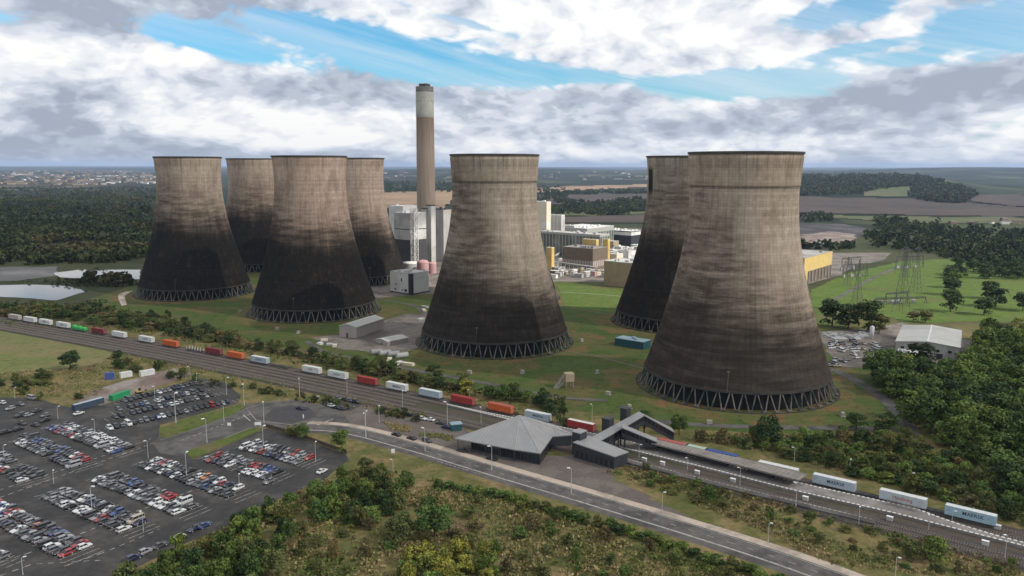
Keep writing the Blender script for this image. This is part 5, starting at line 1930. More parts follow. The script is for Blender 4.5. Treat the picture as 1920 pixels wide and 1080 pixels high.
def car_meshes(kind):
    L, hw, zb, zr, c0, c1, r0, r1 = SHAPES[kind]
    h = L / 2
    ST = [(-h, 0.76, 0.42, zb - 0.22), (-h + 0.12, 0.93, 0.28, zb - 0.06), (-h + 0.75, 1.0, 0.24, zb), (-0.2, 1.0, 0.22, zb), (c1, 1.0, 0.22, zb - 0.03), (h - 0.55, 0.96, 0.24, zb - 0.16), (h - 0.12, 0.86, 0.28, zb - 0.27), (h, 0.70, 0.40, zb - 0.38)]
    b = MB()
    rings = []
    for x, k, z0, z1 in ST:
        w_ = hw * k
        rings.append([(x, -w_ * .88, z0), (x, -w_, z0 + .12), (x, -w_, z1 - .16), (x, -w_ * .86, z1), (x, w_ * .86, z1), (x, w_, z1 - .16), (x, w_, z0 + .12), (x, w_ * .88, z0)])
    for i in range(len(rings) - 1):
        A, B = rings[i], rings[i + 1]
        for k in range(8):
            q = (k + 1) % 8
            b.quad(A[k], A[q], B[q], B[k])
    b.poly(rings[0])
    b.poly(rings[-1][::-1])
    rw = hw * 0.72
    b.prism([(r0, -rw), (r1, -rw), (r1, rw), (r0, rw)], zr - 0.05, zr)
    for x0, x1 in ((c0 + 0.1, r0 + 0.06), (c1 - 0.06, r1), ((c0 + c1) / 2 - 0.1, (r0 + r1) / 2 - 0.05)):
        for s in (-1, 1):
            b.tube((x0, s * hw * 0.86, zb - 0.02), (x1, s * rw, zr - 0.02), 0.055, n=4)
    for s in (-1, 1):
        b.box((c1 - 0.35, s * (hw + 0.09), zb - 0.02), (0.16, 0.2, 0.14))
    g = MB()
    gb = [(c0, -hw * .84), (c1, -hw * .84), (c1, hw * .84), (c0, hw * .84)]
    gt = [(r0, -rw * .99), (r1, -rw * .99), (r1, rw * .99), (r0, rw * .99)]
    for k in range(4):
        q = (k + 1) % 4
        g.quad((*gb[k], zb - .03), (*gb[q], zb - .03), (*gt[q], zr - .045), (*gt[k], zr - .045))
    wh = MB()
    wh.tube((0, -0.11, 0.32), (0, 0.11, 0.32), 0.32, n=14)
    for s in (-1, 1):
        wh.tube((0, s * 0.105, 0.32), (0, s * 0.125, 0.32), 0.2, n=10, m=1)
    hl, tl = MB(), MB()
    hl.box((h - 0.16, hw * 0.62, zb - 0.42), (0.18, 0.36, 0.15))
    tl.box((-h + 0.05, hw * 0.70, zb - 0.28), (0.12, 0.24, 0.2))
    allm = MB()
    for bb, mi in ((b, 0), (g, 1)):
        o = len(allm.v)
        allm.v += bb.v
        allm.f += [tuple(i + o for i in f) for f in bb.f]
        allm.m += [mi] * len(bb.f)
    for sx in (h * 0.62, -h * 0.60):
        for s in (-1, 1):
            allm.tube((sx, s * (hw - .2), 0.32), (sx, s * (hw + .01), 0.32), 0.32, n=10, m=2)
    return dict(body=b.mesh('body', MAT['carpaint']), window=g.mesh('window', MAT['glass']), wheel=wh.mesh('wheel', [MAT['tyre'], MAT['steel']]), headlight=hl.mesh('headlight', MAT['headlight']),
                taillight=tl.mesh('taillight', MAT['taillight']), whole=allm, hw=hw, h=h)


CARM = {k: car_meshes(k) for k in SHAPES}
CARWHOLE = {k: CARM[k]['whole'].mesh('parked_car', [MAT['carpaint'], MAT['glass'], MAT['tyre']]) for k in SHAPES}
CARS = []      # (point, yaw, kind, colour, label, group)
ORD = ['first', 'second', 'third', 'fourth', 'fifth', 'sixth', 'seventh', 'eighth', 'ninth', 'tenth'] + ['%dth' % i if i % 10 not in (1, 2, 3) else '%d%s' % (i, ('st', 'nd', 'rd')[i % 10 - 1]) for i in range(21, 60)]
ORD = ORD[:10] + ['%dth' % i for i in range(11, 21)] + ORD[10:]


def pick_colour(mood):
    W = {'dark': [('black', 30), ('dark grey', 26), ('grey', 16), ('silver', 9), ('dark blue', 12), ('white', 4), ('red', 2), ('green', 1)],
         'mix': [('black', 24), ('dark grey', 22), ('grey', 16), ('silver', 14), ('white', 9), ('dark blue', 7), ('blue', 5), ('red', 4)],
         'pale': [('white', 22), ('silver', 22), ('grey', 15), ('dark grey', 14), ('black', 13), ('blue', 5), ('red', 5), ('dark blue', 2)]}[mood]
    r = random.uniform(0, sum(w_ for _, w_ in W))
    for c, w_ in W:
        r -= w_
        if r <= 0:
            return c
    return 'black'


def pick_kind():
    r = random.random()
    return 'hatchback' if r < .40 else 'saloon' if r < .62 else 'off-roader' if r < .83 else 'estate car' if r < .96 else 'van'


def car_row(p0, p1, phrase, mood, sides=(1, -1), occ=0.96, pitch=2.42, special=None, names=('back', 'front')):
    """a line, or two lines nose to nose, of parked cars from photo pixel p0 to p1"""
    A, B = at(*p0), at(*p1)
    d = B - A
    n = int(d.length / pitch)
    u = d.normalized()
    v = Vector((-u.y, u.x, 0))
    bl = MB()
    hw = 5.0 if len(sides) == 2 else 2.5
    for i in range(n + 5):
        for lo_, hi_ in ((-hw, -0.2), (0.2, hw)):
            q = A + u * ((i - 1.5) * pitch)
            w0_, w1_ = q + v * lo_, q + v * hi_
            e_ = u * 0.07
            bl.quad((*(w0_ - e_).xy, 0.055), (*(w0_ + e_).xy, 0.055), (*(w1_ + e_).xy, 0.055), (*(w1_ - e_).xy, 0.055))
    tag(bl.build('bay_lines', MAT['white_line']), kind='structure')
    for s in sides:
        k = 0
        for i in range(n + 1):
            if random.random() > occ:
                continue
            p = A + u * (i * pitch + rnd(-.12, .12)) + v * (s * 2.55 + rnd(-.25, .25) if len(sides) == 2 else rnd(-.25, .25))
            yaw_ = math.atan2(v.y, v.x) + (PI if random.random() < 0.5 else 0) + rnd(-.03, .03)
            kind, col = pick_kind(), pick_colour(mood)
            if special and (s, i) in special:
                kind, col = special[(s, i)]
            line = ('' if len(sides) == 1 else (names[0] if s > 0 else names[1]) + ' line of ')
            CARS.append((p, yaw_, kind, col, '%s %s, %s from left, %s%s' % (col, kind, ORD[k], line, phrase), 'cars in the ' + phrase))
            k += 1


car_row((108, 801), (232, 845), 'row below the blue container', 'pale', special={(-1, 3): ('saloon', 'red'), (-1, 7): ('hatchback', 'red'), (1, 4): ('saloon', 'white')})
car_row((48, 826), (156, 873), 'second row below the blue container', 'mix', special={(1, 15): ('estate car', 'red')})
car_row((-45, 845), (62, 900), 'row cut by the left edge', 'mix', special={(-1, 13): ('saloon', 'red'), (-1, 12): ('saloon', 'white')})
car_row((282, 869), (446, 927), 'row below the lower grass strip', 'mix', special={(1, 0): ('saloon', 'white'), (1, 12): ('hatchback', 'orange'), (1, 20): ('saloon', 'red'), (-1, 21): ('hatchback', 'white'), (-1, 22): ('saloon', 'white')})
car_row((198, 897), (356, 959), 'row midway across the large lot', 'mix', special={(1, 0): ('saloon', 'white'), (-1, 0): ('saloon', 'white'), (1, 13): ('saloon', 'red'), (1, 14): ('saloon', 'red'), (-1, 14): ('off-roader', 'white'), (-1, 15): ('saloon', 'white'), (-1, 16): ('saloon', 'white'), (1, 16): ('saloon', 'white'), (1, 18): ('estate car', 'silver')})
car_row((105, 927), (250, 989), 'row ending at the pale van', 'mix', special={(-1, 13): ('hatchback', 'red'), (-1, 8): ('saloon', 'white'), (-1, 9): ('saloon', 'white'), (1, 17): ('van', 'beige'), (1, 9): ('hatchback', 'silver')})
car_row((-90, 918), (143, 1036), 'lowest full row, bottom left', 'mix', special={(-1, 13): ('saloon', 'red'), (1, 15): ('saloon', 'red'), (1, 16): ('saloon', 'white'), (1, 22): ('hatchback', 'orange'), (-1, 21): ('saloon', 'white'), (1, 12): ('saloon', 'blue'), (1, 25): ('saloon', 'dark blue'), (1, 26): ('saloon', 'blue'), (1, 13): ('saloon', 'white')})
car_row((-110, 1000), (6, 1048), 'bottom row cut by the corner', 'dark', (1,), 0.9)
car_row((470, 837), (576, 866), 'back row of the small lot', 'pale')
car_row((402, 858), (518, 894), 'front row of the small lot', 'pale', special={(1, 8): ('hatchback', 'red'), (1, 9): ('saloon', 'red'), (1, 11): ('saloon', 'blue'), (1, 12): ('saloon', 'blue'), (-1, 9): ('saloon', 'white'), (-1, 10): ('saloon', 'white'), (-1, 11): ('hatchback', 'white'), (-1, 12): ('saloon', 'white')})
ua, ub = at(232, 752), at(366, 719)
va, vb = at(205, 803), at(425, 754)
for k_, (f_, lab_, md_) in enumerate(((0.0, 'far line along the bare yard', 'dark'), (0.34, 'second line of the upper lot', 'mix'), (0.62, 'third line of the upper lot', 'dark'), (1.0, 'near line above the grass strip', 'mix'))):
    pa, pb = ua.lerp(va, f_), ub.lerp(vb, f_)
    car_row(pix(pa), pix(pb), lab_, md_, (1,), 0.95)
for (px, py, turn, kind, col, lab) in ((19, 768, 0, 'hatchback', 'silver', 'silver hatchback alone at the top left corner of the large car park'), (39, 760, 1, 'saloon', 'grey', 'grey saloon near the lamp at the top left corner'), (38, 781, 0, 'off-roader', 'dark grey', 'dark grey off-roader left of a silver one, upper left of the car park'),
                                      (54, 780, 0, 'hatchback', 'silver', 'silver hatchback beside the dark off-roader, upper left of the car park'), (70, 772, 0, 'saloon', 'dark grey', 'dark grey saloon in the loose group at the upper left'), (85, 790, 0, 'saloon', 'black', 'black saloon just left of the row below the blue container'), (85, 781, 0, 'hatchback', 'grey', 'grey hatchback behind the black saloon, upper left group'),
                                      (66, 799, 1, 'saloon', 'dark grey', 'dark grey saloon parked across, middle of the upper left group'), (42, 796, 1, 'saloon', 'dark grey', 'dark grey saloon left of another parked across, upper left group'), (35, 807, 0, 'hatchback', 'black', 'black hatchback in the lower part of the upper left group'),
                                      (11, 813, 0, 'off-roader', 'black', 'black off-roader at the left edge above the second row'), (46, 819, 1, 'saloon', 'grey', 'grey saloon above the left end of the second row'), (148, 777, 0, 'saloon', 'white', 'white saloon alone beside the end of the long blue container'), (60, 749, 1, 'van', 'silver', 'silver van by the hedge at the far top left'), (4, 757, 1, 'hatchback', 'white', 'white hatchback at the far top left edge'),
                                      (564, 768, 1, 'saloon', 'dark blue', 'dark blue saloon alone on the turning circle'), (613, 759, 1, 'saloon', 'black', 'black saloon, left one of the near group above the road'), (622, 763, 1, 'hatchback', 'white', 'white hatchback in the near group above the road'), (630, 766, 1, 'saloon', 'black', 'black saloon in the near group above the road, right of a white hatchback'), (640, 768, 1, 'hatchback', 'dark grey', 'dark grey hatchback, right one of the near group above the road'),
                                      (634, 749, 1, 'saloon', 'grey', 'grey saloon in the far line of the gravel yard'), (645, 751, 1, 'saloon', 'black', 'black saloon in the far line of the gravel yard'), (656, 753, 1, 'hatchback', 'grey', 'grey hatchback in the far line of the gravel yard'), (668, 756, 1, 'off-roader', 'black', 'black off-roader at the right of the far line, gravel yard'),
                                      (743, 817, 2, 'saloon', 'black', 'black saloon on the road, left one of two following cars'), (772, 824, 2, 'saloon', 'black', 'black saloon on the road, right one of two following cars'), (801, 829, 2, 'off-roader', 'dark grey', 'dark off-roader at the kerb beside the lamp below the gravel yard'), (767, 780, 2, 'hatchback', 'black', 'black hatchback in the gravel yard by the rails'),
                                      (792, 787, 1, 'hatchback', 'white', 'white hatchback parked left of another in the gravel yard'), (806, 789, 1, 'saloon', 'white', 'white saloon, right one of two in the gravel yard'), (826, 795, 1, 'saloon', 'dark grey', 'dark grey saloon left of the small green kiosk'), (838, 803, 1, 'saloon', 'dark blue', 'dark blue saloon right before the small green kiosk'), (866, 847, 2, 'saloon', 'black', 'black saloon waiting under the left eaves of the station'), (922, 862, 2, 'saloon', 'black', 'black saloon waiting before the middle of the station hall'),
                                      (604, 886, 0, 'saloon', 'white', 'white saloon alone at the corner of the small lot, by the thicket'), (334, 1012, 0, 'saloon', 'white', 'white saloon by the thicket at the lower edge of the large lot'), (273, 1037, 0, 'hatchback', 'silver', 'silver hatchback half under the thicket, lower edge of the large lot'), (300, 1026, 0, 'saloon', 'dark grey', 'dark saloon between two pale ones along the thicket'), (365, 994, 0, 'saloon', 'dark blue', 'dark blue saloon along the thicket, left of another'), (383, 988, 0, 'saloon', 'blue', 'blue saloon along the thicket, right of a darker one'), (505, 905, 0, 'saloon', 'grey', 'grey saloon under the thicket below the small lot'), (250, 1050, 0, 'off-roader', 'dark blue', 'dark blue off-roader under the thicket near the bottom edge')):
    yv = {0: YAW_V, 1: YAW_V + PI / 2, 2: -0.66}[turn]
    CARS.append((at(px, py), yv + (PI if random.random() < .5 else 0), kind, col, lab, 'cars parked or driving singly'))
ends = lambda c: -px_per_m(c[0])
inview = [c for c in CARS if -30 < pix(c[0])[0] < 1950 and pix(c[0])[1] < 1095]
inview.sort(key=ends)
for i, (p, yw, kind, col, lab, grp) in enumerate(inview[:298]):
    cc = CARPAL[col]
    k = rnd(0.88, 1.12)
    rgba = (cc[0] * k, cc[1] * k, cc[2] * k, 1)
    m_ = CARM[kind]
    if i < 150:
        t = thing('parked_car', lab, 'car', (p.x, p.y, 0.05), yw, grp)
        o = put('body', m_['body'], t)
        o.color = rgba
        put('window', m_['window'], t)
        for sx in (m_['h'] * 0.62, -m_['h'] * 0.60):
            for s in (-1, 1):
                o = put('wheel', m_['wheel'], t)
                o.location = (sx, s * (m_['hw'] - 0.1), 0)
        if i < 70:
            for s in (1, -1):
                for nm in ('headlight', 'taillight'):
                    o = put(nm, m_[nm], t)
                    if s < 0:
                        o.location = (0, -2 * m_['hw'] * (0.62 if nm == 'headlight' else 0.70), 0)
    else:
        o = put('parked_car', CARWHOLE[kind])
        o.location = (p.x, p.y, 0.05)
        o.rotation_euler = (0, 0, yw)
        o.color = rgba
        tag(o, lab, 'car', grp)
rest = inview[298:]
if rest:
    b = MB()
    PM = {}
    mats = [MAT['glass'], MAT['tyre']]
    for c in CARPAL:
        m, nt, bs = new_mat('far_car_paint', 0.3, 0.5)
        bs.inputs['Base Color'].default_value = (*CARPAL[c], 1)
        PM[c] = len(mats)
        mats.append(m)
    for (p, yw, kind, col, lab, grp) in rest:
        w_ = CARM[kind]['whole']
        o = len(b.v)
        cr, sr = math.cos(yw), math.sin(yw)
        b.v += [(p.x + x * cr - y * sr, p.y + x * sr + y * cr, z + 0.05) for x, y, z in w_.v]
        b.f += [tuple(i + o for i in f) for f in w_.f]
        b.m += [PM[col] if q == 0 else q - 1 for q in w_.m]
    tag(b.build('parked_cars', mats), 'farther parked cars packed in the upper rows', 'cars', None, 'stuff')
for o in COL.objects:
    if 'label' in o and len(o['label'].split()) > 16:
        print('LONG', o['label'])
print('cars', len(CARS), 'in view', len(inview), 'trees', TREE_N)

# ------------------------------------------------------------------ the power station's buildings
E1 = Vector((-0.78, 0.626, 0))        # along the towers, to the left and away
E2 = Vector((0.626, 0.78, 0))


def reach(c, e, px, lo=0.5, hi=400):
    sgn = 1 if pix(c + e * 50)[0] > pix(c)[0] else -1
    for _ in range(40):
        m_ = (lo + hi) / 2
        if (pix(c + e * m_)[0] - px) * sgn < 0:
            lo = m_
        else:
            hi = m_
    return lo


def height_to(c, py):
    lo, hi = 0.5, 250.0
    for _ in range(40):
        m_ = (lo + hi) / 2
        if pix((c.x, c.y, m_))[1] > py:
            lo = m_
        else:
            hi = m_
    return lo


def corner_block(name, label, cat, L, Cx, Rr, base, top, wall, roof='roof_felt', maxa=90, maxb=90, bands=None, parapet=0.5, group=None, plinth=None, panels=None, e1=None, e2=None):
    """building whose nearest corner is at photo x = Cx, walls running to photo x = L and R"""
    a1, a2 = e1 or E1, e2 or E2
    c = at(Cx, base)
    a, b_ = min(maxa, reach(c, a1, L)), min(maxb, reach(c, a2, Rr))
    h = height_to(c, top)
    yw = math.atan2(a2.y, a2.x)
    t = thing(name, label, cat, c, yw, group)          # local x along E2, local y along E1
    b = MB()
    b.prism([(0, 0), (b_, 0), (b_, a), (0, a)], 0, h - parapet)
    b.build('wall', MAT[wall], t)
    b = MB()
    b.prism([(0.35, 0.35), (b_ - 0.35, 0.35), (b_ - 0.35, a - 0.35), (0.35, a - 0.35)], h - parapet, h - parapet + 0.15)
    for p_, s_ in (((b_ / 2, 0.15), (b_, 0.3)), ((b_ / 2, a - 0.15), (b_, 0.3)), ((0.15, a / 2), (0.3, a - 0.62)), ((b_ - 0.15, a / 2), (0.3, a - 0.62))):
        b.box((p_[0], p_[1], h - parapet), (s_[0], s_[1], parapet))
    # plant on the roof
    rg = random.Random(int(Cx * 7 + base))
    if min(a, b_) > 8:
        for _ in range(int(min(7, a * b_ / 160)) + 1):
            sx, sy = rg.uniform(1.5, 4), rg.uniform(1.5, 4)
            b.box((rg.uniform(3, max(3.5, b_ - 3)), rg.uniform(3, max(3.5, a - 3)), h - parapet + 0.14), (sx, sy, rg.uniform(0.8, 2.4)), 0)
    b.build('roof', MAT[roof], t)
    if panels:
        pm, sp, z0, z1 = panels
        b = MB()
        n = max(1, int(a / sp))
        for i in range(n):
            y0, y1 = a * (i + 0.12) / n, a * (i + 0.88) / n
            b.quad((-0.06, y1, z0 * h), (-0.06, y0, z0 * h), (-0.06, y0, z1 * h), (-0.06, y1, z1 * h))
        n = max(1, int(b_ / sp))
        for i in range(n):
            x0, x1 = b_ * (i + 0.12) / n, b_ * (i + 0.88) / n
            b.quad((x0, -0.06, z0 * h), (x1, -0.06, z0 * h), (x1, -0.06, z1 * h), (x0, -0.06, z1 * h))
        b.build('window_band' if pm == 'glass' or pm == 'hall_glass' else 'cladding_panel', MAT[pm], t)
    if bands:
        for (bm, z0, z1, nm) in bands:
            b = MB()
            for (p0, p1) in (((0, a), (0, 0)), ((0, 0), (b_, 0))):
                pass
            b.prism([(-0.08, -0.08), (b_ + 0.08, -0.08), (b_ + 0.08, a + 0.08), (-0.08, a + 0.08)], z0 * h, z1 * h, cap=True)
            b.build(nm, MAT[bm], t)
    return t, a, b_, h


MAT['hall_glass'] = M('hall_glazing', (0.10, 0.115, 0.10), 0.3, 0.1, 0.3, 0.4, col2=(0.18, 0.195, 0.17), patch=0.05)
MAT['hall_frame'] = M('hall_frame', (0.36, 0.37, 0.35), 0.1, 0.3, 0.6)
MAT['pink'] = M('pink_tank_paint', (0.46, 0.27, 0.28), 0.12, 0.3, 0.7)
MAT['browngrey'] = M('brown_grey_cladding', (0.36, 0.325, 0.30), 0.1, 0.15, 0.8)
MAT['blue_roof'] = M('blue_grey_roof', (0.26, 0.36, 0.42), 0.15, 0.3, 0.7)
MAT['teal'] = M('teal_wall', (0.025, 0.09, 0.11), 0.2, 0.3, 0.7)
G = 'power_station_building'
t, a, b_, h = corner_block('plant_house', 'white windowless twin block with a dark vertical slot, left of the middle tower', 'building', 732, 771, 804, 553, 513, 'white_clad', 'lgrey_clad', panels=None)
b = MB()
b.box((-0.1, 0.0, 0.2), (3.0, 3.0, h - 0.4), 0)
b.build('slot', MAT['dark_clad'], t)
b = MB()
b.prism([(-0.4, -0.4), (b_ + 0.4, -0.4), (b_ + 0.4, a + 0.4), (-0.4, a + 0.4)], 0, 1.0)
b.build('plinth', MAT['dark_clad'], t)
for (y0, z0, s, hh) in ((a * 0.25, h * .12, 3.0, 2.0), (a * 0.42, h * .14, 1.4, 1.2), (a * 0.45, h * .58, 1.4, 2.6), (a * 0.72, h * .36, 1.2, 1.6), (a * 0.75, h * .14, 1.8, 1.3)):
    b = MB()
    b.quad((-0.07, y0 + s / 2, z0), (-0.07, y0 - s / 2, z0), (-0.07, y0 - s / 2, z0 + hh), (-0.07, y0 + s / 2, z0 + hh))
    b.build('vent_opening', MAT['glass'], t)
# boiler house group between the two towers
t, a, b_, h = corner_block('boiler_house', 'pale grey boiler house box raised on dark steelwork beside the chimney foot', 'building', 741, 770, 800, 505, 400, 'lgrey_clad', 'white_clad', 60, 40, bands=[('dark_steel', 0.0, 0.52, 'steel_undercroft'), ('dark_clad', 0.70, 0.715, 'dark_seam')])
b = MB()
for i in range(7):
    b.box((-0.1, a * i / 6, h * .53), (0.25, 0.3, h * .46))
b.build('rib', MAT['grey_clad'], t)
corner_block('boiler_house', 'brown grey ribbed boiler house close against the middle tower', 'building', 812, 832, 856, 492, 393, 'browngrey', 'dark_steel', 60, 60, panels=('grey_clad', 5.0, 0.06, 0.94))
corner_block('plant_house', 'white roofed plant house rising behind the boiler house box', 'building', 731, 757, 790, 478, 387, 'white_clad', 'white_clad', 40, 60)
for (px, w_, top, lab) in ((799, 5.0, 392, 'tall pale duct shaft standing in front of the chimney, left one'), (809, 6.5, 386, 'tall pale duct shaft in front of the chimney, right and wider one')):
    c = at(px, 497)
    hh = height_to(c, top)
    t = thing('duct_shaft', lab, 'duct', c, math.atan2(E2.y, E2.x), 'duct shafts before the chimney')
    b = MB()
    b.box((0, 0, 0), (w_, w_, hh))
    b.build('casing', MAT['lgrey_clad'], t)
    b = MB()
    for s in (-1, 1):
        b.box((s * w_ * .5, -w_ * .5, 0), (0.6, 0.6, hh + 0.4))
        b.box((-w_ * .5, s * w_ * .5, 0), (0.6, 0.6, hh + 0.4))
    b.build('corner_trim', MAT['white_clad'], t)
    b = MB()
    b.box((0, 0, hh), (w_ + 1, w_ + 1, 1.0))
    b.build('cap', MAT['dark_steel'], t)


def lattice(b, P0, P1, n, r, rb):
    """four-legged braced mast; P0, P1 lists of four base and top points"""
    for k in range(4):
        b.tube(P0[k], P1[k], r, r, 4)
    for i in range(n):
        f0, f1 = i / n, (i + 1) / n
        for k in range(4):
            q = (k + 1) % 4
            a0, a1 = P0[k].lerp(P1[k], f0), P0[k].lerp(P1[k], f1)
            c0_, c1_ = P0[q].lerp(P1[q], f0), P0[q].lerp(P1[q], f1)
            b.tube(a0, c1_, rb, rb, 3)
            b.tube(c0_, a1, rb, rb, 3)
            b.tube(a1, c1_, rb, rb, 3)


c = at(778, 505)
hh = height_to(c, 392)
t = thing('stair_tower', 'open steel lattice stair tower up the face of the boiler house', 'stair tower', c, math.atan2(E2.y, E2.x))
b = MB()
sq = lambda s, z: [Vector((-s, -s, z)), Vector((s, -s, z)), Vector((s, s, z)), Vector((-s, s, z))]
lattice(b, sq(2.6, 0), sq(2.6, hh), 12, 0.42, 0.2)
b.build('frame', MAT['white_clad'], t)
b = MB()
for i in range(12):
    z0, z1 = hh * i / 12, hh * (i + 1) / 12
    s = 1 if i % 2 else -1
    b.tube((-2 * s, -1.2, z0), (2 * s, -1.2, z1), 0.35, n=4)
    b.box((2 * s, 0, z1), (1.2, 4.6, 0.25))
b.build('flight', MAT['grey_clad'], t)


def tank(px, base, top, r, mt, lab, dome=True):
    c = at(px, base)
    hh = height_to(c, top)
    t = thing('storage_tank', lab, 'tank', c, 0, 'tanks below the boiler house')
    b = MB()
    b.lathe([(r, 0), (r, hh * 0.82)], 24)
    b.build('shell', MAT[mt], t, True)
    b = MB()
    b.lathe([(r + 0.15, hh * 0.80), (r + 0.15, hh * 0.84), (r * 0.75, hh * 0.95), (0.05, hh)] if dome else [(r + .3, hh * 0.82), (r + .3, hh * 0.93), (0.05, hh * 0.95)], 24)
    b.build('roof', MAT[mt] if dome else MAT['white_clad'], t, True)
    b = MB()
    for k in range(10):
        a0 = -PI / 2 - 0.9 + k * 0.15
        b.tube(((r + .4) * math.cos(a0), (r + .4) * math.sin(a0), hh * .08 * k), ((r + .4) * math.cos(a0 + .15), (r + .4) * math.sin(a0 + .15), hh * .08 * (k + 1)), 0.2, n=4)
    b.build('stair', MAT['steel'], t)


tank(770, 514, 490, 7.0, 'grey_clad', 'squat grey tank with a white lid above the white twin block', False)
tank(793, 518, 487, 5.8, 'pink', 'pink domed tank right of the squat grey one')
tank(810, 512, 491, 4.4, 'pink', 'smaller pink tank close to the flank of the middle tower')
# the tall chimney
cx_, cy_ = (lambda r_: (r_.x * 905 / r_.y, 905.0))(ray(799.5, 400))
t = thing('chimney', 'very tall brown chimney with a white upper band and dark mouth', 'chimney', (cx_, cy_, 0))
m, nt, bs = new_mat('chimney_concrete', 0.9, 0.15)
oc = nt.new('ShaderNodeTexCoord').outputs['Object']
x, y, z = nt.sep(oc)
n1 = nt.noise(nt.comb(nt.math('MULTIPLY', x, 0.5), nt.math('MULTIPLY', y, 0.5), nt.math('MULTIPLY', z, 0.03)), 1.0, 5, 0.65)
cc = nt.mix(nt.lin(n1, 0.3, 0.7), (0.27, 0.215, 0.17), (0.40, 0.325, 0.265))
cc = nt.mix(nt.math('MULTIPLY', nt.ss(z, 120, 162), 0.5), cc, (0.17, 0.115, 0.085))
j = nt.math('PINGPONG', z, 1.0)
cc = nt.mix(nt.lin(j, 0.0, 0.2, 0.16, 0.0), cc, (0.08, 0.065, 0.055))
nt.put(bs.inputs['Base Color'], cc)
CH = height_to(Vector((cx_, cy_ - 9, 0)), 160.5)
rad = lambda z: 10.9 - 1.3 * (z / CH)
zb_ = height_to(Vector((cx_, cy_ - 10, 0)), 220)
b = MB()
b.lathe([(rad(z), z) for z in np.linspace(0, zb_, 20)], 48)
b.build('shaft', m, t, True)
b = MB()
b.lathe([(rad(zb_) + 0.02, zb_)] + [(rad(z) + 0.15, z) for z in np.linspace(zb_ + 0.2, CH - 6.5, 6)], 48)
b.build('white_band', M('chimney_white', (0.46, 0.46, 0.42), 0.10, 0.1, 0.85, col2=(0.36, 0.35, 0.32), patch=0.06), t, True)
b = MB()
b.lathe([(rad(CH) + 0.1, CH - 6.5), (rad(CH) + 0.2, CH - 6.4), (rad(CH) + 0.2, CH - 1.0), (rad(CH), CH - 0.6), (0.1, CH - 0.9)], 48)
b.build('rim', M('chimney_cap', (0.20, 0.195, 0.185), 0.3, 0.3, 0.9), t)
for k in range(4):
    a0 = k * PI / 2 + 0.5
    b = MB()
    b.lathe([(2.7, 0), (2.7, 3.4), (2.3, 3.4), (2.3, 1.0), (0.1, 1.0)], 20)
    o = b.build('flue', MAT['dark_steel'], t, True)
    o.location = (3.9 * math.cos(a0), 3.9 * math.sin(a0), CH - 0.9)
for k in range(16):
    a0 = 2 * PI * k / 16 + 0.1
    b = MB()
    b.box((rad(CH - 18) + 0.12, 0, CH - 17.5), (0.3, 0.9, 2.0))
    o = b.build('louvre', MAT['browngrey'], t)
    o.rotation_euler = (0, 0, a0)
# the group right of the middle tower
corner_block('plant_house', 'tall cream block showing past the right shoulder of the middle tower', 'building', 1000, 1024, 1032, 478, 378, 'cream', 'white_clad', 50, 30, panels=('white_clad', 8, 0.5, 0.62))
corner_block('plant_house', 'white ribbed block stepping down from the tall cream one', 'building', 1004, 1052, 1058, 474, 403, 'white_clad', 'white_clad', 60, 40, panels=('lgrey_clad', 5.0, 0.55, 0.97))
corner_block('plant_house', 'low white roofed block right of the ribbed white one', 'building', 1046, 1076, 1084, 470, 423, 'lgrey_clad', 'white_clad', 60, 40)
corner_block('turbine_hall', 'long glazed grey green hall with a pale roof between the two towers', 'building', 1012, 1124, 1142, 492, 440, 'hall_frame', 'lgrey_clad', 140, 30, panels=('hall_glass', 4.5, 0.10, 0.92))
corner_block('turbine_hall', 'second glazed hall with lit pale roof behind the grey green one', 'building', 1040, 1100, 1150, 472, 428, 'hall_frame', 'white_clad', 90, 70, panels=('hall_glass', 6, 0.2, 0.8))
for (L, C_, Rr, bs_, tp, lab) in ((1092, 1117, 1122, 496, 449, 'yellow block set against the glazed hall, wider one'), (1129, 1139, 1143, 496, 448, 'yellow block at the right end of the glazed hall, narrower one'), (1024, 1034, 1039, 508, 464, 'tall narrow yellow block by the right flank of the middle tower')):
    corner_block('yellow_block', lab, 'building', L, C_, Rr, bs_, tp, 'yellow', 'cream', 40, 20, group='yellow blocks by the glazed hall', panels=('yellow', 3, 0.1, 0.9))
corner_block('office_block', 'brown long building with a pale grey right end, amid clutter', 'building', 1054, 1111, 1139, 506, 466, 'brown_wall', 'roof_felt', 90, 40, panels=('browngrey', 3.4, 0.12, 0.40))
c = at(1111, 506)
corner_block('tan_store', 'big plain tan box building just left of the dark tower behind', 'building', 1132, 1200, 1230, 542, 494, 'tan_clad', 'lgrey_clad', 70, 60)
t, a, b_, h = corner_block('open_shed', 'dark fronted shed under a bright white roof, far beyond the tan box', 'building', 1138, 1183, 1200, 466, 433, 'dark_clad', 'white_clad', 60, 60, bands=[('white_clad', 0.74, 0.93, 'roof_edge')])
for i, (px, bs_, tp) in enumerate(((1146, 478, 468), (1160, 473, 462), (1176, 476, 464), (1190, 470, 459), (1155, 488, 478), (1180, 487, 477))):
    corner_block('store_shed', 'small pale roofed store among the white roofs above the tan box', 'building', px - 8, px + 4, px + 12, bs_, tp, 'lgrey_clad', 'white_clad', 30, 25, group='white roofed stores')
rg = random.Random(77)
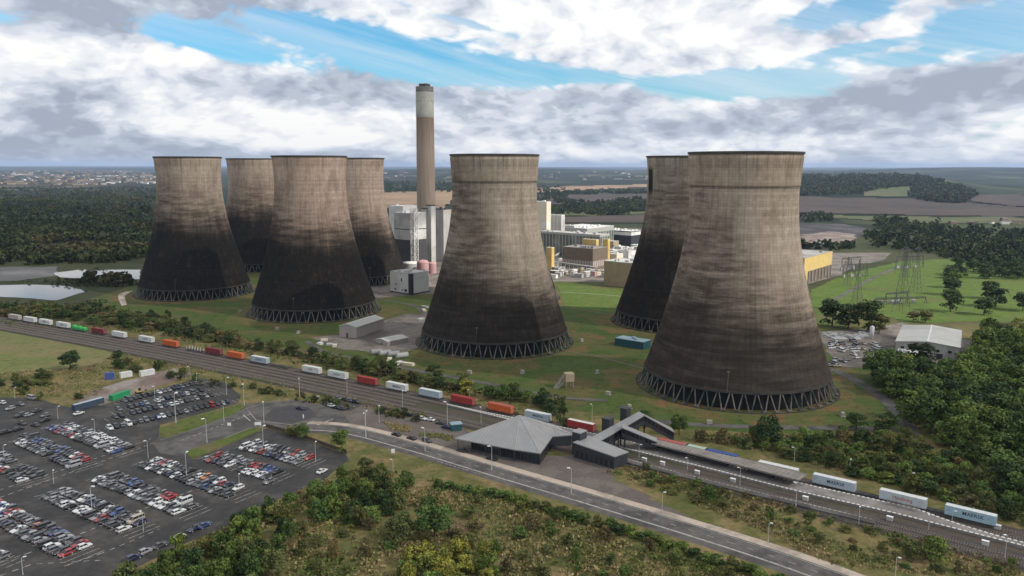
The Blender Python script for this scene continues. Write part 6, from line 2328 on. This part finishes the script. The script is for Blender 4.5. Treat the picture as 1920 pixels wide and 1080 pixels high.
for i in range(64):
    px, py = rg.uniform(1036, 1140), rg.uniform(486, 522)
    if 1052 < px < 1141 and py < 507:
        px, py = (rg.uniform(1140, 1196), rg.uniform(470, 490)) if i % 2 else (rg.uniform(1034, 1054), rg.uniform(478, 520))
    c = at(px, py)
    k = rg.choice(['white_clad', 'lgrey_clad', 'brown_wall', 'pink', 'cream', 'grey_clad', 'tan_clad', 'browngrey'])
    t = thing('site_cabin', 'small pale site cabin in the crowded yard right of the middle tower', 'cabin', c, rg.choice([0.9, 2.47]) + rg.uniform(-.1, .1), 'site cabins of the crowded yard')
    b = MB()
    L_, W_, H_ = rg.uniform(4, 10), rg.uniform(2.6, 4), rg.uniform(2.6, 4.6)
    b.box((0, 0, 0), (L_, W_, H_))
    b.build('wall', MAT[k], t)
    b = MB()
    b.box((0, 0, H_), (L_ + .3, W_ + .3, 0.25))
    b.build('roof', MAT[rg.choice(['white_clad', 'roof_felt', 'lgrey_clad', 'browngrey'])], t)
    b = MB()
    for q in range(3):
        b.quad((-L_ / 2 + (q + .2) * L_ / 3, -W_ / 2 - .03, 1), (-L_ / 2 + (q + .75) * L_ / 3, -W_ / 2 - .03, 1), (-L_ / 2 + (q + .75) * L_ / 3, -W_ / 2 - .03, 2.1), (-L_ / 2 + (q + .2) * L_ / 3, -W_ / 2 - .03, 2.1))
    b.build('window', MAT['glass'], t)
for i, (pa, pb, lab) in enumerate((((1036, 503), (1120, 515), 'long pipe rack through the crowded yard, before the brown building'), ((1040, 492), (1056, 480), 'short pipe rack left of the brown building'), ((745, 508), (800, 520), 'pipe rack at the foot of the boiler house, above the twin block'), ((1128, 488), (1196, 472), 'pipe rack running to the white roofed stores'))):
    A_, B_ = at(*pa), at(*pb)
    t = thing('pipe_rack', lab, 'pipe rack', A_, math.atan2(B_.y - A_.y, B_.x - A_.x), 'pipe racks of the works')
    L_ = (B_ - A_).length
    b = MB()
    for q in range(int(L_ / 6) + 1):
        for s in (-1.3, 1.3):
            b.box((q * 6, s, 0), (0.4, 0.4, 7))
        b.box((q * 6, 0, 6.6), (0.4, 3.2, 0.4))
    b.build('trestle', MAT['grey_clad'], t)
    for s in (-1.1, -0.2, 0.8):
        b = MB()
        b.tube((0, s, 7.5), (L_, s, 7.5), 0.42, n=8)
        b.build('pipe', MAT['lgrey_clad'] if s < 0.5 else MAT['brown_wall'], t)
for i, (px, bs_, tp) in enumerate(((1064, 476, 452), (1082, 474, 449), (1100, 470, 440), (764, 490, 398), (822, 486, 404), (1150, 474, 456))):
    c = at(px, bs_)
    t = thing('vent_stack', 'slim grey vent stack rising among the power station blocks', 'stack', c, 0, 'vent stacks of the works')
    b = MB()
    hh = height_to(c, tp)
    b.lathe([(1.1, 0), (0.8, hh), (0.6, hh), (0.6, hh - 1)], 12)
    b.build('pipe', MAT['grey_clad'], t, True)
    b = MB()
    b.lathe([(1.0, hh * .8), (1.6, hh * .8), (1.6, hh * .8 + .3), (1.0, hh * .8 + .3)], 12)
    b.build('platform_ring', MAT['dark_steel'], t)
for (L, C_, Rr, bs_, tp, w_, r_, lab) in ((1056, 1078, 1090, 468, 426, 'white_clad', 'white_clad', 'white flat block showing over the left part of the glazed hall'), (1088, 1108, 1118, 466, 430, 'cream', 'white_clad', 'cream flat block showing over the middle of the glazed hall'),
                                          (1112, 1128, 1138, 464, 432, 'lgrey_clad', 'white_clad', 'pale grey block showing over the right end of the glazed hall'), (1142, 1156, 1168, 492, 476, 'cream', 'white_clad', 'low cream shed left of the tan box top, among the roofs'),
                                          (1164, 1178, 1192, 488, 470, 'white_clad', 'lgrey_clad', 'low white shed above the middle of the tan box'), (1140, 1150, 1160, 470, 452, 'tan_clad', 'lgrey_clad', 'small tan shed at the right end of the glazed hall'), (1166, 1184, 1198, 460, 446, 'white_clad', 'white_clad', 'white shed close under the dark fronted one')):
    corner_block('plant_house', lab, 'building', L, C_, Rr, bs_, tp, w_, r_, 40, 30)
# yellow hall right of the widest tower
t, a, b_, h = corner_block('yellow_hall', 'large yellow hall on dark columns right of the widest tower', 'building', 1420, 1506, 1568, 534, 483, 'brown_wall', 'roof_felt', 60, 80, bands=[('yellow', 0.46, 0.985, 'yellow_fascia'), ('yellow_trim', 0.60, 0.62, 'fascia_line')] if False else [('yellow', 0.46, 0.985, 'yellow_fascia')])
b = MB()
b.box((4.5, -0.2, 0), (9, 0.5, h * 0.5))
b.build('yellow_wall', MAT['yellow'], t)
for i in range(8):
    b = MB()
    b.box((12 + i * (b_ - 14) / 7, -0.5, 0), (0.8, 0.8, h * 0.46))
    b.build('column', MAT['grey_clad'], t)


def gable_shed(label, FL, FR, BL, eave, ridge, wall, roof, name='shed', cat='shed', along='depth', doors=2, windows=5):
    """gabled shed from three eave points; the ridge runs from front to back"""
    o = Vector((FL.x, FL.y, 0))
    u = Vector((FR.x - FL.x, FR.y - FL.y, 0))
    Wd = u.length
    u.normalize()
    v = Vector((BL.x - FL.x, BL.y - FL.y, 0))
    Dp = v.length
    yw = math.atan2(u.y, u.x)
    n_ = Vector((-u.y, u.x, 0))
    sh = v.dot(u)
    Dp = v.dot(n_)
    t = thing(name, label, cat, o, yw)
    b = MB()
    b.prism([(0, 0), (Wd, 0), (Wd, Dp), (0, Dp)], 0, eave - 0.02)
    for y in (0.0, Dp):
        tri = [(0, y, eave - .02), (Wd, y, eave - .02), (Wd / 2, y, ridge - .05)]
        b.poly(tri if y == 0 else tri[::-1])
    b.build('wall', MAT[wall], t)
    b = MB()
    for s in (0, 1):
        x0 = -0.4 if s == 0 else Wd + 0.4
        A = [(x0, -0.5, eave - 0.08), (Wd / 2, -0.5, ridge), (Wd / 2, Dp + .5, ridge), (x0, Dp + .5, eave - 0.08)]
        B = [(p[0], p[1], p[2] + 0.22) for p in A]
        for F in (A, B):
            b.quad(*F)
        for e in range(4):
            b.quad(A[e], A[(e + 1) % 4], B[(e + 1) % 4], B[e])
        # roof sheet laps
        for k in range(1, int(Dp / 3)):
            y = k * 3.0
            b.tube((x0, y, eave + 0.15), (Wd / 2, y, ridge + 0.22), 0.06, n=3)
    b.build('roof', MAT[roof], t)
    b = MB()
    b.box((Wd / 2, Dp / 2, ridge + 0.16), (0.8, Dp + 1, 0.18))
    b.build('ridge_cap', MAT['white_clad'], t)
    for k in range(windows):
        f = (k + 0.6) / (windows + 0.4)
        b = MB()
        x = Wd * f
        b.quad((x - Wd * .028, -0.05, eave * .52), (x + Wd * .028, -0.05, eave * .52), (x + Wd * .028, -0.05, eave * .70), (x - Wd * .028, -0.05, eave * .70))
        b.build('window', MAT['glass'], t)
    for k in range(doors):
        b = MB()
        x = Wd * (0.45 + 0.25 * k)
        b.quad((x - Wd * .05, -0.06, 0.0), (x + Wd * .05, -0.06, 0.0), (x + Wd * .05, -0.06, eave * .42), (x - Wd * .05, -0.06, eave * .42))
        b.build('door', MAT['dark_clad'], t)
    return t


gable_shed('large white roofed shed among trees right of the widest tower', at(1680, 640, 8), at(1800, 652, 8), at(1694, 610, 8), 8.0, 9.6, 'grey_clad', 'shed_roof')
gable_shed('long pale warehouse beside the yard between the two nearer left towers', at(636, 611, 7), at(668, 614, 7), at(716, 597, 7), 7.0, 8.6, 'browngrey', 'shed_roof', 'warehouse', 'warehouse', windows=0, doors=1)
gable_shed('low pale open store right of the long warehouse', at(706, 636, 2.5), at(727, 641, 2.5), at(732, 626, 2.5), 2.6, 3.4, 'browngrey', 'shed_roof', 'store', 'shed', windows=0, doors=1)
gable_shed('grey roofed building cut by the right edge, behind the wood', at(1899, 690, 6), at(1975, 705, 6), at(1905, 644, 6), 6.0, 7.4, 'lgrey_clad', 'zinc', 'house_block', 'building', windows=3, doors=0)
corner_block('low_annex', 'low flat cream annex in front of the white roofed shed', 'building', 1676, 1712, 1722, 684, 662, 'cream', 'lgrey_clad', 12, 10)
corner_block('low_store', 'low blue grey roofed store at the foot of the dark tower behind', 'building', 1153, 1206, 1226, 656, 641, 'teal', 'blue_roof', 60, 9, parapet=0.2)
# conveyor cabin
c = at(1062, 727)
t = thing('conveyor_house', 'small tan cabin on stilts with a sloping gantry, below the middle tower', 'cabin', c, 0.25)
b = MB()
b.box((1.2, 0, 3.4), (4.4, 4.0, 4.0))
b.build('cabin', MAT['tan_clad'], t)
b = MB()
for s in (-1, 1):
    for q in (-0.6, 2.9):
        b.tube((q, s * 1.7, 0), (q, s * 1.7, 3.4), 0.2, n=6)
b.build('stilt', MAT['concrete'], t)
b = MB()
lattice(b, [Vector(q) for q in ((-6.4, -1.2, 0.2), (-6.4, 1.2, 0.2), (-5.0, 1.2, 0.0), (-5.0, -1.2, 0.0))], [Vector(q) for q in ((-1.0, -1.2, 6.8), (-1.0, 1.2, 6.8), (-1.0, 1.2, 4.0), (-1.0, -1.2, 4.0))], 6, 0.16, 0.09)
b.build('gantry', MAT['concrete'], t)
# horizontal tanks in the works yard, pallets and heaps
for i, (px, py) in enumerate(((706, 664), (722, 666), (738, 668), (754, 671))):
    c = at(px, py)
    t = thing('pipe_section', 'dark grey pipe length lying in the line below the pale warehouse', 'pipe', c, 0.5, 'pipes below the warehouse')
    b = MB()
    b.tube((-3.2, 0, 1.5), (3.2, 0, 1.5), 1.5, n=18)
    b.tube((-3.35, 0, 1.5), (-3.2, 0, 1.5), 1.7, n=18)
    b.tube((3.2, 0, 1.5), (3.35, 0, 1.5), 1.7, n=18)
    b.build('barrel', MAT['grey_clad'] if i % 2 else MAT['dblue_pipe'] if 'dblue_pipe' in MAT else MAT['zinc'], t)
    b = MB()
    for s in (-2, 2):
        b.box((s, 0, 0), (0.5, 2.2, 0.6))
    b.build('cradle', MAT['concrete'], t)
for i, (px, py, w_) in enumerate(((745, 683, 6), (765, 685, 7), (730, 676, 4), (608, 640, 4), (618, 648, 3.4), (600, 646, 3), (628, 650, 3), (795, 583, 5), (789, 600, 5), (797, 577, 6))):
    c = at(px, py)
    t = thing('stacked_sheets', 'pale stack of sheets lying in the yard between the middle towers', 'stack', c, rg.uniform(0, 3), 'stacks in the works yard')
    b = MB()
    for q in range(3):
        b.box((rg.uniform(-.3, .3), rg.uniform(-.3, .3), q * 0.5), (w_, 2.4, 0.46), rg.uniform(-.06, .06))
    b.build('sheet', MAT[rg.choice(['white_clad', 'lgrey_clad', 'cream'])], t)
# the crowded yard beside the white shed
for i in range(46):
    px, py = rg.uniform(1556, 1650), rg.uniform(640, 688)
    if px > 1610 and py > 664 or (py < 650 and px > 1640):
        continue
    c = at(px, py)
    kind = rg.choice(['van', 'van', 'hatchback', 'saloon', 'off-roader'])
    o = put('parked_van', CARWHOLE[kind])
    o.location = c + Vector((0, 0, 0.14))
    o.rotation_euler = (0, 0, rg.choice([0.3, 1.87]) + rg.uniform(-.15, .15))
    o.color = (*CARPAL[rg.choice(['white', 'white', 'silver', 'white', 'beige', 'red' if i % 9 == 0 else 'grey'])], 1)
    tag(o, 'pale vehicle crammed into the yard left of the white roofed shed', 'vehicle', 'vehicles in the yard by the white shed')
for i in range(5):
    c = at(1560 + i * 14, 628 + (i % 2) * 5)
    b = MB()
    b.tube((c.x, c.y, 0.0), (c.x, c.y, 1.3), 6.0, 2.2, 12)
    for k in range(26):
        a0, r0 = rg.uniform(0, 6.28), rg.uniform(0, 4.2)
        z0 = max(0.0, 2.2 * (1 - r0 / 4.4))
        b.box((c.x + r0 * 1.7 * math.cos(a0), c.y + r0 * math.sin(a0), z0 * 0.6 + 0.1), (rg.uniform(.8, 2.2), rg.uniform(.6, 1.6), rg.uniform(.3, 1.1)), a0)
    o = b.build('scrap_heap', MAT[['lgrey_clad', 'grey_clad', 'concrete'][i % 3]])
    tag(o, 'grey heap of scrap along the back of the yard by the white shed', 'scrap heap', 'scrap heaps by the white shed')
c = at(1634, 636)
t = thing('silo', 'slim white silo at the back of the yard by the white shed', 'silo', c)
b = MB()
b.lathe([(0.3, 1.2), (1.3, 2.6), (1.3, 8.0), (0.1, 8.8)], 16)
b.build('body', MAT['white_clad'], t, True)
b = MB()
for k in range(4):
    b.tube((1.2 * math.cos(k * PI / 2), 1.2 * math.sin(k * PI / 2), 0), (1.2 * math.cos(k * PI / 2), 1.2 * math.sin(k * PI / 2), 2.8), 0.1, n=5)
b.build('leg', MAT['steel'], t)


def pylon(px, base, top, yw, lab, arms=3):
    c = at(px, base)
    hh = height_to(c, top)
    t = thing('pylon', lab, 'pylon', c, yw, 'pylons beyond the yellow hall')
    b = MB()
    w0 = hh * 0.085
    lattice(b, sq(w0, 0), sq(w0 * 0.32, hh * 0.62), 6, 0.12, 0.055)
    lattice(b, sq(w0 * 0.32, hh * 0.62), sq(0.25, hh), 6, 0.10, 0.05)
    b.build('body', MAT['pylon_steel'], t)
    for i in range(arms):
        z = hh * (0.62 + 0.13 * i)
        L = hh * (0.20 - 0.035 * i) * (1.15 if i == 1 else 1)
        b = MB()
        for s in (-1, 1):
            for q in (-0.6, 0.6):
                b.tube((0, q, z), (s * L, 0, z + 0.1), 0.13, n=4)
                b.tube((0, q, z + hh * .05), (s * L, 0, z + 0.15), 0.11, n=4)
        b.build('cross_arm', MAT['pylon_steel'], t)
        b = MB()
        for s in (-1, 1):
            b.tube((s * L, 0, z), (s * L, 0, z - 2.6), 0.16, n=5)
        b.build('insulator', MAT['dark_steel'], t)


MAT['pylon_steel'] = M('pylon_steel', (0.085, 0.088, 0.09), 0.15, 0.5, 0.8, 0.2)
pylon(1689, 586, 452, 0.5, 'tallest grey lattice pylon, standing in the bright field right of the yellow hall')
pylon(1607, 566, 486, 0.4, 'smaller lattice pylon between the yellow hall and the tallest pylon')
pylon(1716, 548, 454, 0.6, 'slender lattice pylon close behind the tallest one')
pylon(1588, 536, 480, 0.4, 'short lattice pylon beside the right end of the yellow hall')
pylon(1698, 520, 462, 0.2, 'far lattice pylon between the two tall ones')


def gantry(x0, x1, py, lab, h=13):
    A, B = at(x0, py), at(x1, py - 3)
    t = thing('switchyard_gantry', lab, 'gantry', A, math.atan2(B.y - A.y, B.x - A.x), 'gantries of the switchyard')
    L = (B - A).length
    b = MB()
    for q in (0, L / 2, L):
        b.tube((q - 1.2, 0, 0), (q, 0, h), 0.22, n=4)
        b.tube((q + 1.2, 0, 0), (q, 0, h), 0.22, n=4)
    b.build('post', MAT['pylon_steel'], t)
    b = MB()
    lattice(b, [Vector((0, -.6, h - .6)), Vector((0, .6, h - .6)), Vector((0, .6, h + .6)), Vector((0, -.6, h + .6))], [Vector((L, -.6, h - .6)), Vector((L, .6, h - .6)), Vector((L, .6, h + .6)), Vector((L, -.6, h + .6))], int(L / 2.5), 0.14, 0.08)
    b.build('beam', MAT['pylon_steel'], t)
    for q in range(3):
        b = MB()
        b.box((L * (q + .5) / 3, 4, 0), (3.0, 2.0, 2.6))
        b.tube((L * (q + .5) / 3, 4, 2.6), (L * (q + .5) / 3, 4, 5.0), 0.3, n=6)
        b.build('switchgear', MAT['grey_clad'], t)


gantry(1578, 1612, 508, 'switchyard gantry close beside the yellow hall end')
gantry(1580, 1625, 522, 'switchyard gantry in front of the one beside the yellow hall')
gantry(1680, 1730, 505, 'switchyard gantry behind the tallest pylon')
gantry(1660, 1700, 572, 'low switchyard gantry at the foot of the tallest pylon', 9)
gantry(1640, 1735, 572, 'wide low gantry row across the bright field, right of the tower clump', 5)
# low chimneys of the far works, left horizon town
def town(name, label, poly, n, seed, size):
    rg = random.Random(seed)
    b = MB()
    xs, ys = [q[0] for q in poly], [q[1] for q in poly]
    for _ in range(n):
        px, py = rg.uniform(min(xs), max(xs)), rg.uniform(min(ys), max(ys))
        if not inside((px, py), poly):
            continue
        p = at_far(px, py)
        if p is None:
            continue
        k = p.length / 5000
        s = rg.uniform(*size) * (0.7 + 0.5 * k)
        m_ = rg.choice([4, 4, 4, 4, 5, 5, 2, 0])
        w_ = s * rg.uniform(1, 3.0 if rg.random() < 0.85 else 7)
        hgt = s * rg.uniform(0.5, 0.9)
        dp = s * rg.uniform(0.8, 1.4)
        a = rg.uniform(-0.5, 0.5)
        b.box((p.x, p.y, p.z - 1), (w_, dp, hgt + 1), a, m_)
        cr, sr = math.cos(a), math.sin(a)
        Q = lambda x, y, z: (p.x + x * cr - y * sr, p.y + x * sr + y * cr, p.z + z)
        x1, y1, hr = w_ / 2, dp / 2, hgt * 1.45
        b.quad(Q(-x1, -y1 - .3, hgt), Q(x1, -y1 - .3, hgt), Q(x1, 0, hr), Q(-x1, 0, hr), 3)
        b.quad(Q(x1, y1 + .3, hgt), Q(-x1, y1 + .3, hgt), Q(-x1, 0, hr), Q(x1, 0, hr), 3)
    tag(b.build(name, [MAT['white_clad'], MAT['cream'], MAT['lgrey_clad'], MAT['town_roof'], MAT['brown_wall'], MAT['tan_clad']]), label, 'town', None, 'stuff')


MAT['town_roof'] = M('town_roof', (0.14, 0.115, 0.105), 0.25, 0.05, 0.9)
town('distant_town', 'distant town of pale houses on the left horizon', [(-100, 326), (120, 320), (290, 324), (290, 345), (120, 348), (-100, 346)], 430, 3, (6, 11))
town('distant_town', 'distant scattered houses on the hills behind the chimney and on the right', [(720, 320), (1215, 322), (1215, 338), (720, 336)], 70, 4, (6, 11))
town('distant_town', 'scattered farm roofs in the fields at the far right', [(1780, 414), (1990, 420), (1990, 430), (1780, 424)], 26, 6, (5, 9))
# trackside cabinets
for i, (px, py, lab) in enumerate(((1208, 866, 'white trackside cabinet nearest the station wing'), (1242, 873, 'white trackside cabinet second from the station wing'), (1307, 890, 'white trackside cabinet below the middle of the canopy'), (1374, 905, 'white trackside cabinet below the right half of the canopy'), (1510, 939, 'white trackside cabinet right of the canopy end'), (1668, 977, 'white trackside cabinet below the barred fence'), (1847, 1023, 'white trackside cabinet near the far end of the platform'), (1870, 993, 'white trackside cabinet below the last container'))):
    c = at(px, py)
    t = thing('trackside_cabinet', lab, 'cabinet', c, yaw, 'trackside cabinets')
    b = MB()
    b.box((0, 0, 0.15), (1.7, 0.8, 1.3))
    b.build('case', MAT['lgrey_clad'], t)
    b = MB()
    b.box((0, 0, 1.45), (1.9, 1.0, 0.1))
    b.build('lid', MAT['lamp_white'], t)
    b = MB()
    b.box((0, 0, 0.0), (1.5, 0.7, 0.15))
    b.build('base', MAT['concrete'], t)
for i, (px, py) in enumerate(((720, 610), (1090, 640), (1120, 700), (980, 700), (880, 700), (560, 625), (520, 618), (1180, 765), (1140, 740), (1330, 795), (450, 585), (1580, 780))):
    c = at(px, py)
    t = thing('utility_box', 'small grey utility box standing alone in the grass round the towers', 'utility box', c, i * 0.7, 'utility boxes in the grass')
    b = MB()
    b.box((0, 0, 0.15), (2.2, 1.4, 1.5))
    b.build('case', MAT['browngrey'], t)
    b = MB()
    b.box((0, 0, 0), (3.0, 2.2, 0.15))
    b.build('plinth', MAT['concrete'], t)
# small green kiosk of the yard
c = at(855, 806)
t = thing('kiosk', 'small teal green kiosk with a pale roof left of the station hall', 'kiosk', c, 0.3)
b = MB()
b.box((0, 0, 0), (4.2, 3.2, 2.7))
b.build('wall', MAT['teal'], t)
b = MB()
b.box((0, 0, 2.7), (4.8, 3.8, 0.3))
b.build('roof', MAT['mint_roof'] if 'mint_roof' in MAT else MAT['blue_roof'], t)
# timber boundary fence behind the small car park
FP = [at(*q) for q in ((498, 801), (560, 819), (655, 853))]
t = thing('boundary_fence', 'dark timber fence along the back of the small car park', 'fence', (0, 0, 0))
b, bp = MB(), MB()
FQ = resample(FP, 2.4)
for i in range(len(FQ) - 1):
    a_, c_ = FQ[i], FQ[i + 1]
    d = c_ - a_
    b.box(((a_.x + c_.x) / 2, (a_.y + c_.y) / 2, 0.1), (d.length - 0.06, 0.06, 1.5), math.atan2(d.y, d.x))
    bp.box((a_.x, a_.y, 0), (0.14, 0.14, 1.8))
b.build('panel', MAT['bark'], t)
bp.build('post', MAT['bark'], t)
herbage('yard_planting', 'pale dry planting beds in the gravel yard left of the station', [([(716, 790), (770, 800), (770, 812), (735, 806)], 260, [TAN, TAN, OL], (0.5, 0.9)), ([(700, 762), (760, 778), (765, 788), (705, 772)], 200, [TAN, OL], (0.5, 0.9)), ([(770, 806), (850, 818), (850, 828), (790, 818)], 160, [TAN, OL], (0.5, 0.9))], 9)

# ------------------------------------------------------------------ the air between here and the hills
m = bpy.data.materials.new('air_haze')
m.use_nodes = True
nt = NT(m.node_tree)
nt.n.remove(nt.n['Principled BSDF'])
vp = nt.new('ShaderNodeVolumePrincipled')
vp.inputs['Color'].default_value = (0.54, 0.70, 1.0, 1)
vp.inputs['Density'].default_value = 0.000042
vp.inputs['Anisotropy'].default_value = 0.0
nt.l.new(vp.outputs[0], nt.n['Material Output'].inputs['Volume'])
b = MB()
b.box((0, 0, -1.0), (96000, 96000, 206.0))
tag(b.build('haze', m), 'pale blue haze over the far plain and hills', 'haze', None, 'stuff')
S.cycles.volume_bounces = 0

# ------------------------------------------------------------------ unseen cloud added to shade the car park and the towers
CZ, CT = 560.0, 90.0
off = Vector((sdir.x, sdir.y, 0)) * (CZ / sdir.z)
SH = [(-170, 2200), (-150, 800), (-110, 690), (20, 640), (70, 590), (190, 560), (255, 500), (300, 430), (420, 330), (560, 200), (560, -500), (-1800, -500), (-2600, 800), (-2500, 2200)]  # ground to be shaded, which sets the added cloud's outline
CPOLY = [(x + off.x, y + off.y) for x, y in SH]


def make_shade_cloud():
    xs, ys = [p[0] for p in CPOLY], [p[1] for p in CPOLY]
    st = 26.0
    nx, ny = int((max(xs) - min(xs)) / st) + 3, int((max(ys) - min(ys)) / st) + 3
    x0, y0 = min(xs) - st, min(ys) - st
    E = [(Vector((*CPOLY[i], 0)), Vector((*CPOLY[(i + 1) % len(CPOLY)], 0))) for i in range(len(CPOLY))]

    def depth(x, y):
        p = Vector((x, y, 0))
        dmin = 1e9
        for a, c in E:
            d = c - a
            t = max(0, min(1, (p - a).dot(d) / d.length_squared))
            dmin = min(dmin, (p - a - d * t).length)
        return dmin if inside((x, y), CPOLY) else -dmin
    V, T, Bt, idx = [], {}, {}, 0
    for i in range(nx):
        for j in range(ny):
            x, y = x0 + i * st, y0 + j * st
            d = depth(x, y) + 34 * mnoise.noise((x / 90, y / 90, 0.5)) + 14 * mnoise.noise((x / 34, y / 34, 4.5))
            if d > 0:
                k = min(1.0, d / 160.0) ** 0.55
                n1, n2 = mnoise.noise((x / 150, y / 150, 2.2)), mnoise.noise((x / 60, y / 60, 8.2))
                T[(i, j)] = len(V)
                V.append((x, y, CZ + CT * k * (1 + 0.6 * n1 + 0.25 * n2)))
                Bt[(i, j)] = len(V)
                V.append((x, y, CZ - 16 * k * (1 + 0.7 * n2)))
    F = []
    for (i, j) in T:
        c = [(i, j), (i + 1, j), (i + 1, j + 1), (i, j + 1)]
        if all(q in T for q in c):
            F.append(tuple(T[q] for q in c))
            F.append(tuple(Bt[q] for q in reversed(c)))
    edge = {}
    for f in F:
        for k in range(4):
            e = (f[k], f[(k + 1) % 4])
            edge[e] = edge.get(e, 0) + 1
    for (a, c) in list(edge):
        if (c, a) not in edge and V[a][2] >= CZ and a % 2 == 0:
            F.append((c, a, a + 1, c + 1))
    me = bpy.data.meshes.new('added_shade_cloud')
    me.from_pydata(V, [], F)
    me.polygons.foreach_set('use_smooth', [True] * len(F))
    mm = bpy.data.materials.new('shade_cloud_veil')
    mm.use_nodes = True
    q = NT(mm.node_tree)
    q.n.remove(q.n['Principled BSDF'])
    di, tr, mx = q.new('ShaderNodeBsdfDiffuse'), q.new('ShaderNodeBsdfTranslucent'), q.new('ShaderNodeMixShader')
    di.inputs['Color'].default_value = (0.92, 0.93, 0.95, 1)
    tr.inputs['Color'].default_value = (0.92, 0.93, 0.95, 1)
    mx.inputs[0].default_value = 0.55
    q.l.new(di.outputs[0], mx.inputs[1])
    q.l.new(tr.outputs[0], mx.inputs[2])
    tp, m2 = q.new('ShaderNodeBsdfTransparent'), q.new('ShaderNodeMixShader')
    m2.inputs[0].default_value = 0.63
    q.l.new(mx.outputs[0], m2.inputs[1])
    q.l.new(tp.outputs[0], m2.inputs[2])
    q.l.new(m2.outputs[0], q.n['Material Output'].inputs['Surface'])
    me.materials.append(mm)
    tag(put('added_shade_cloud', me), kind='structure')


make_shade_cloud()
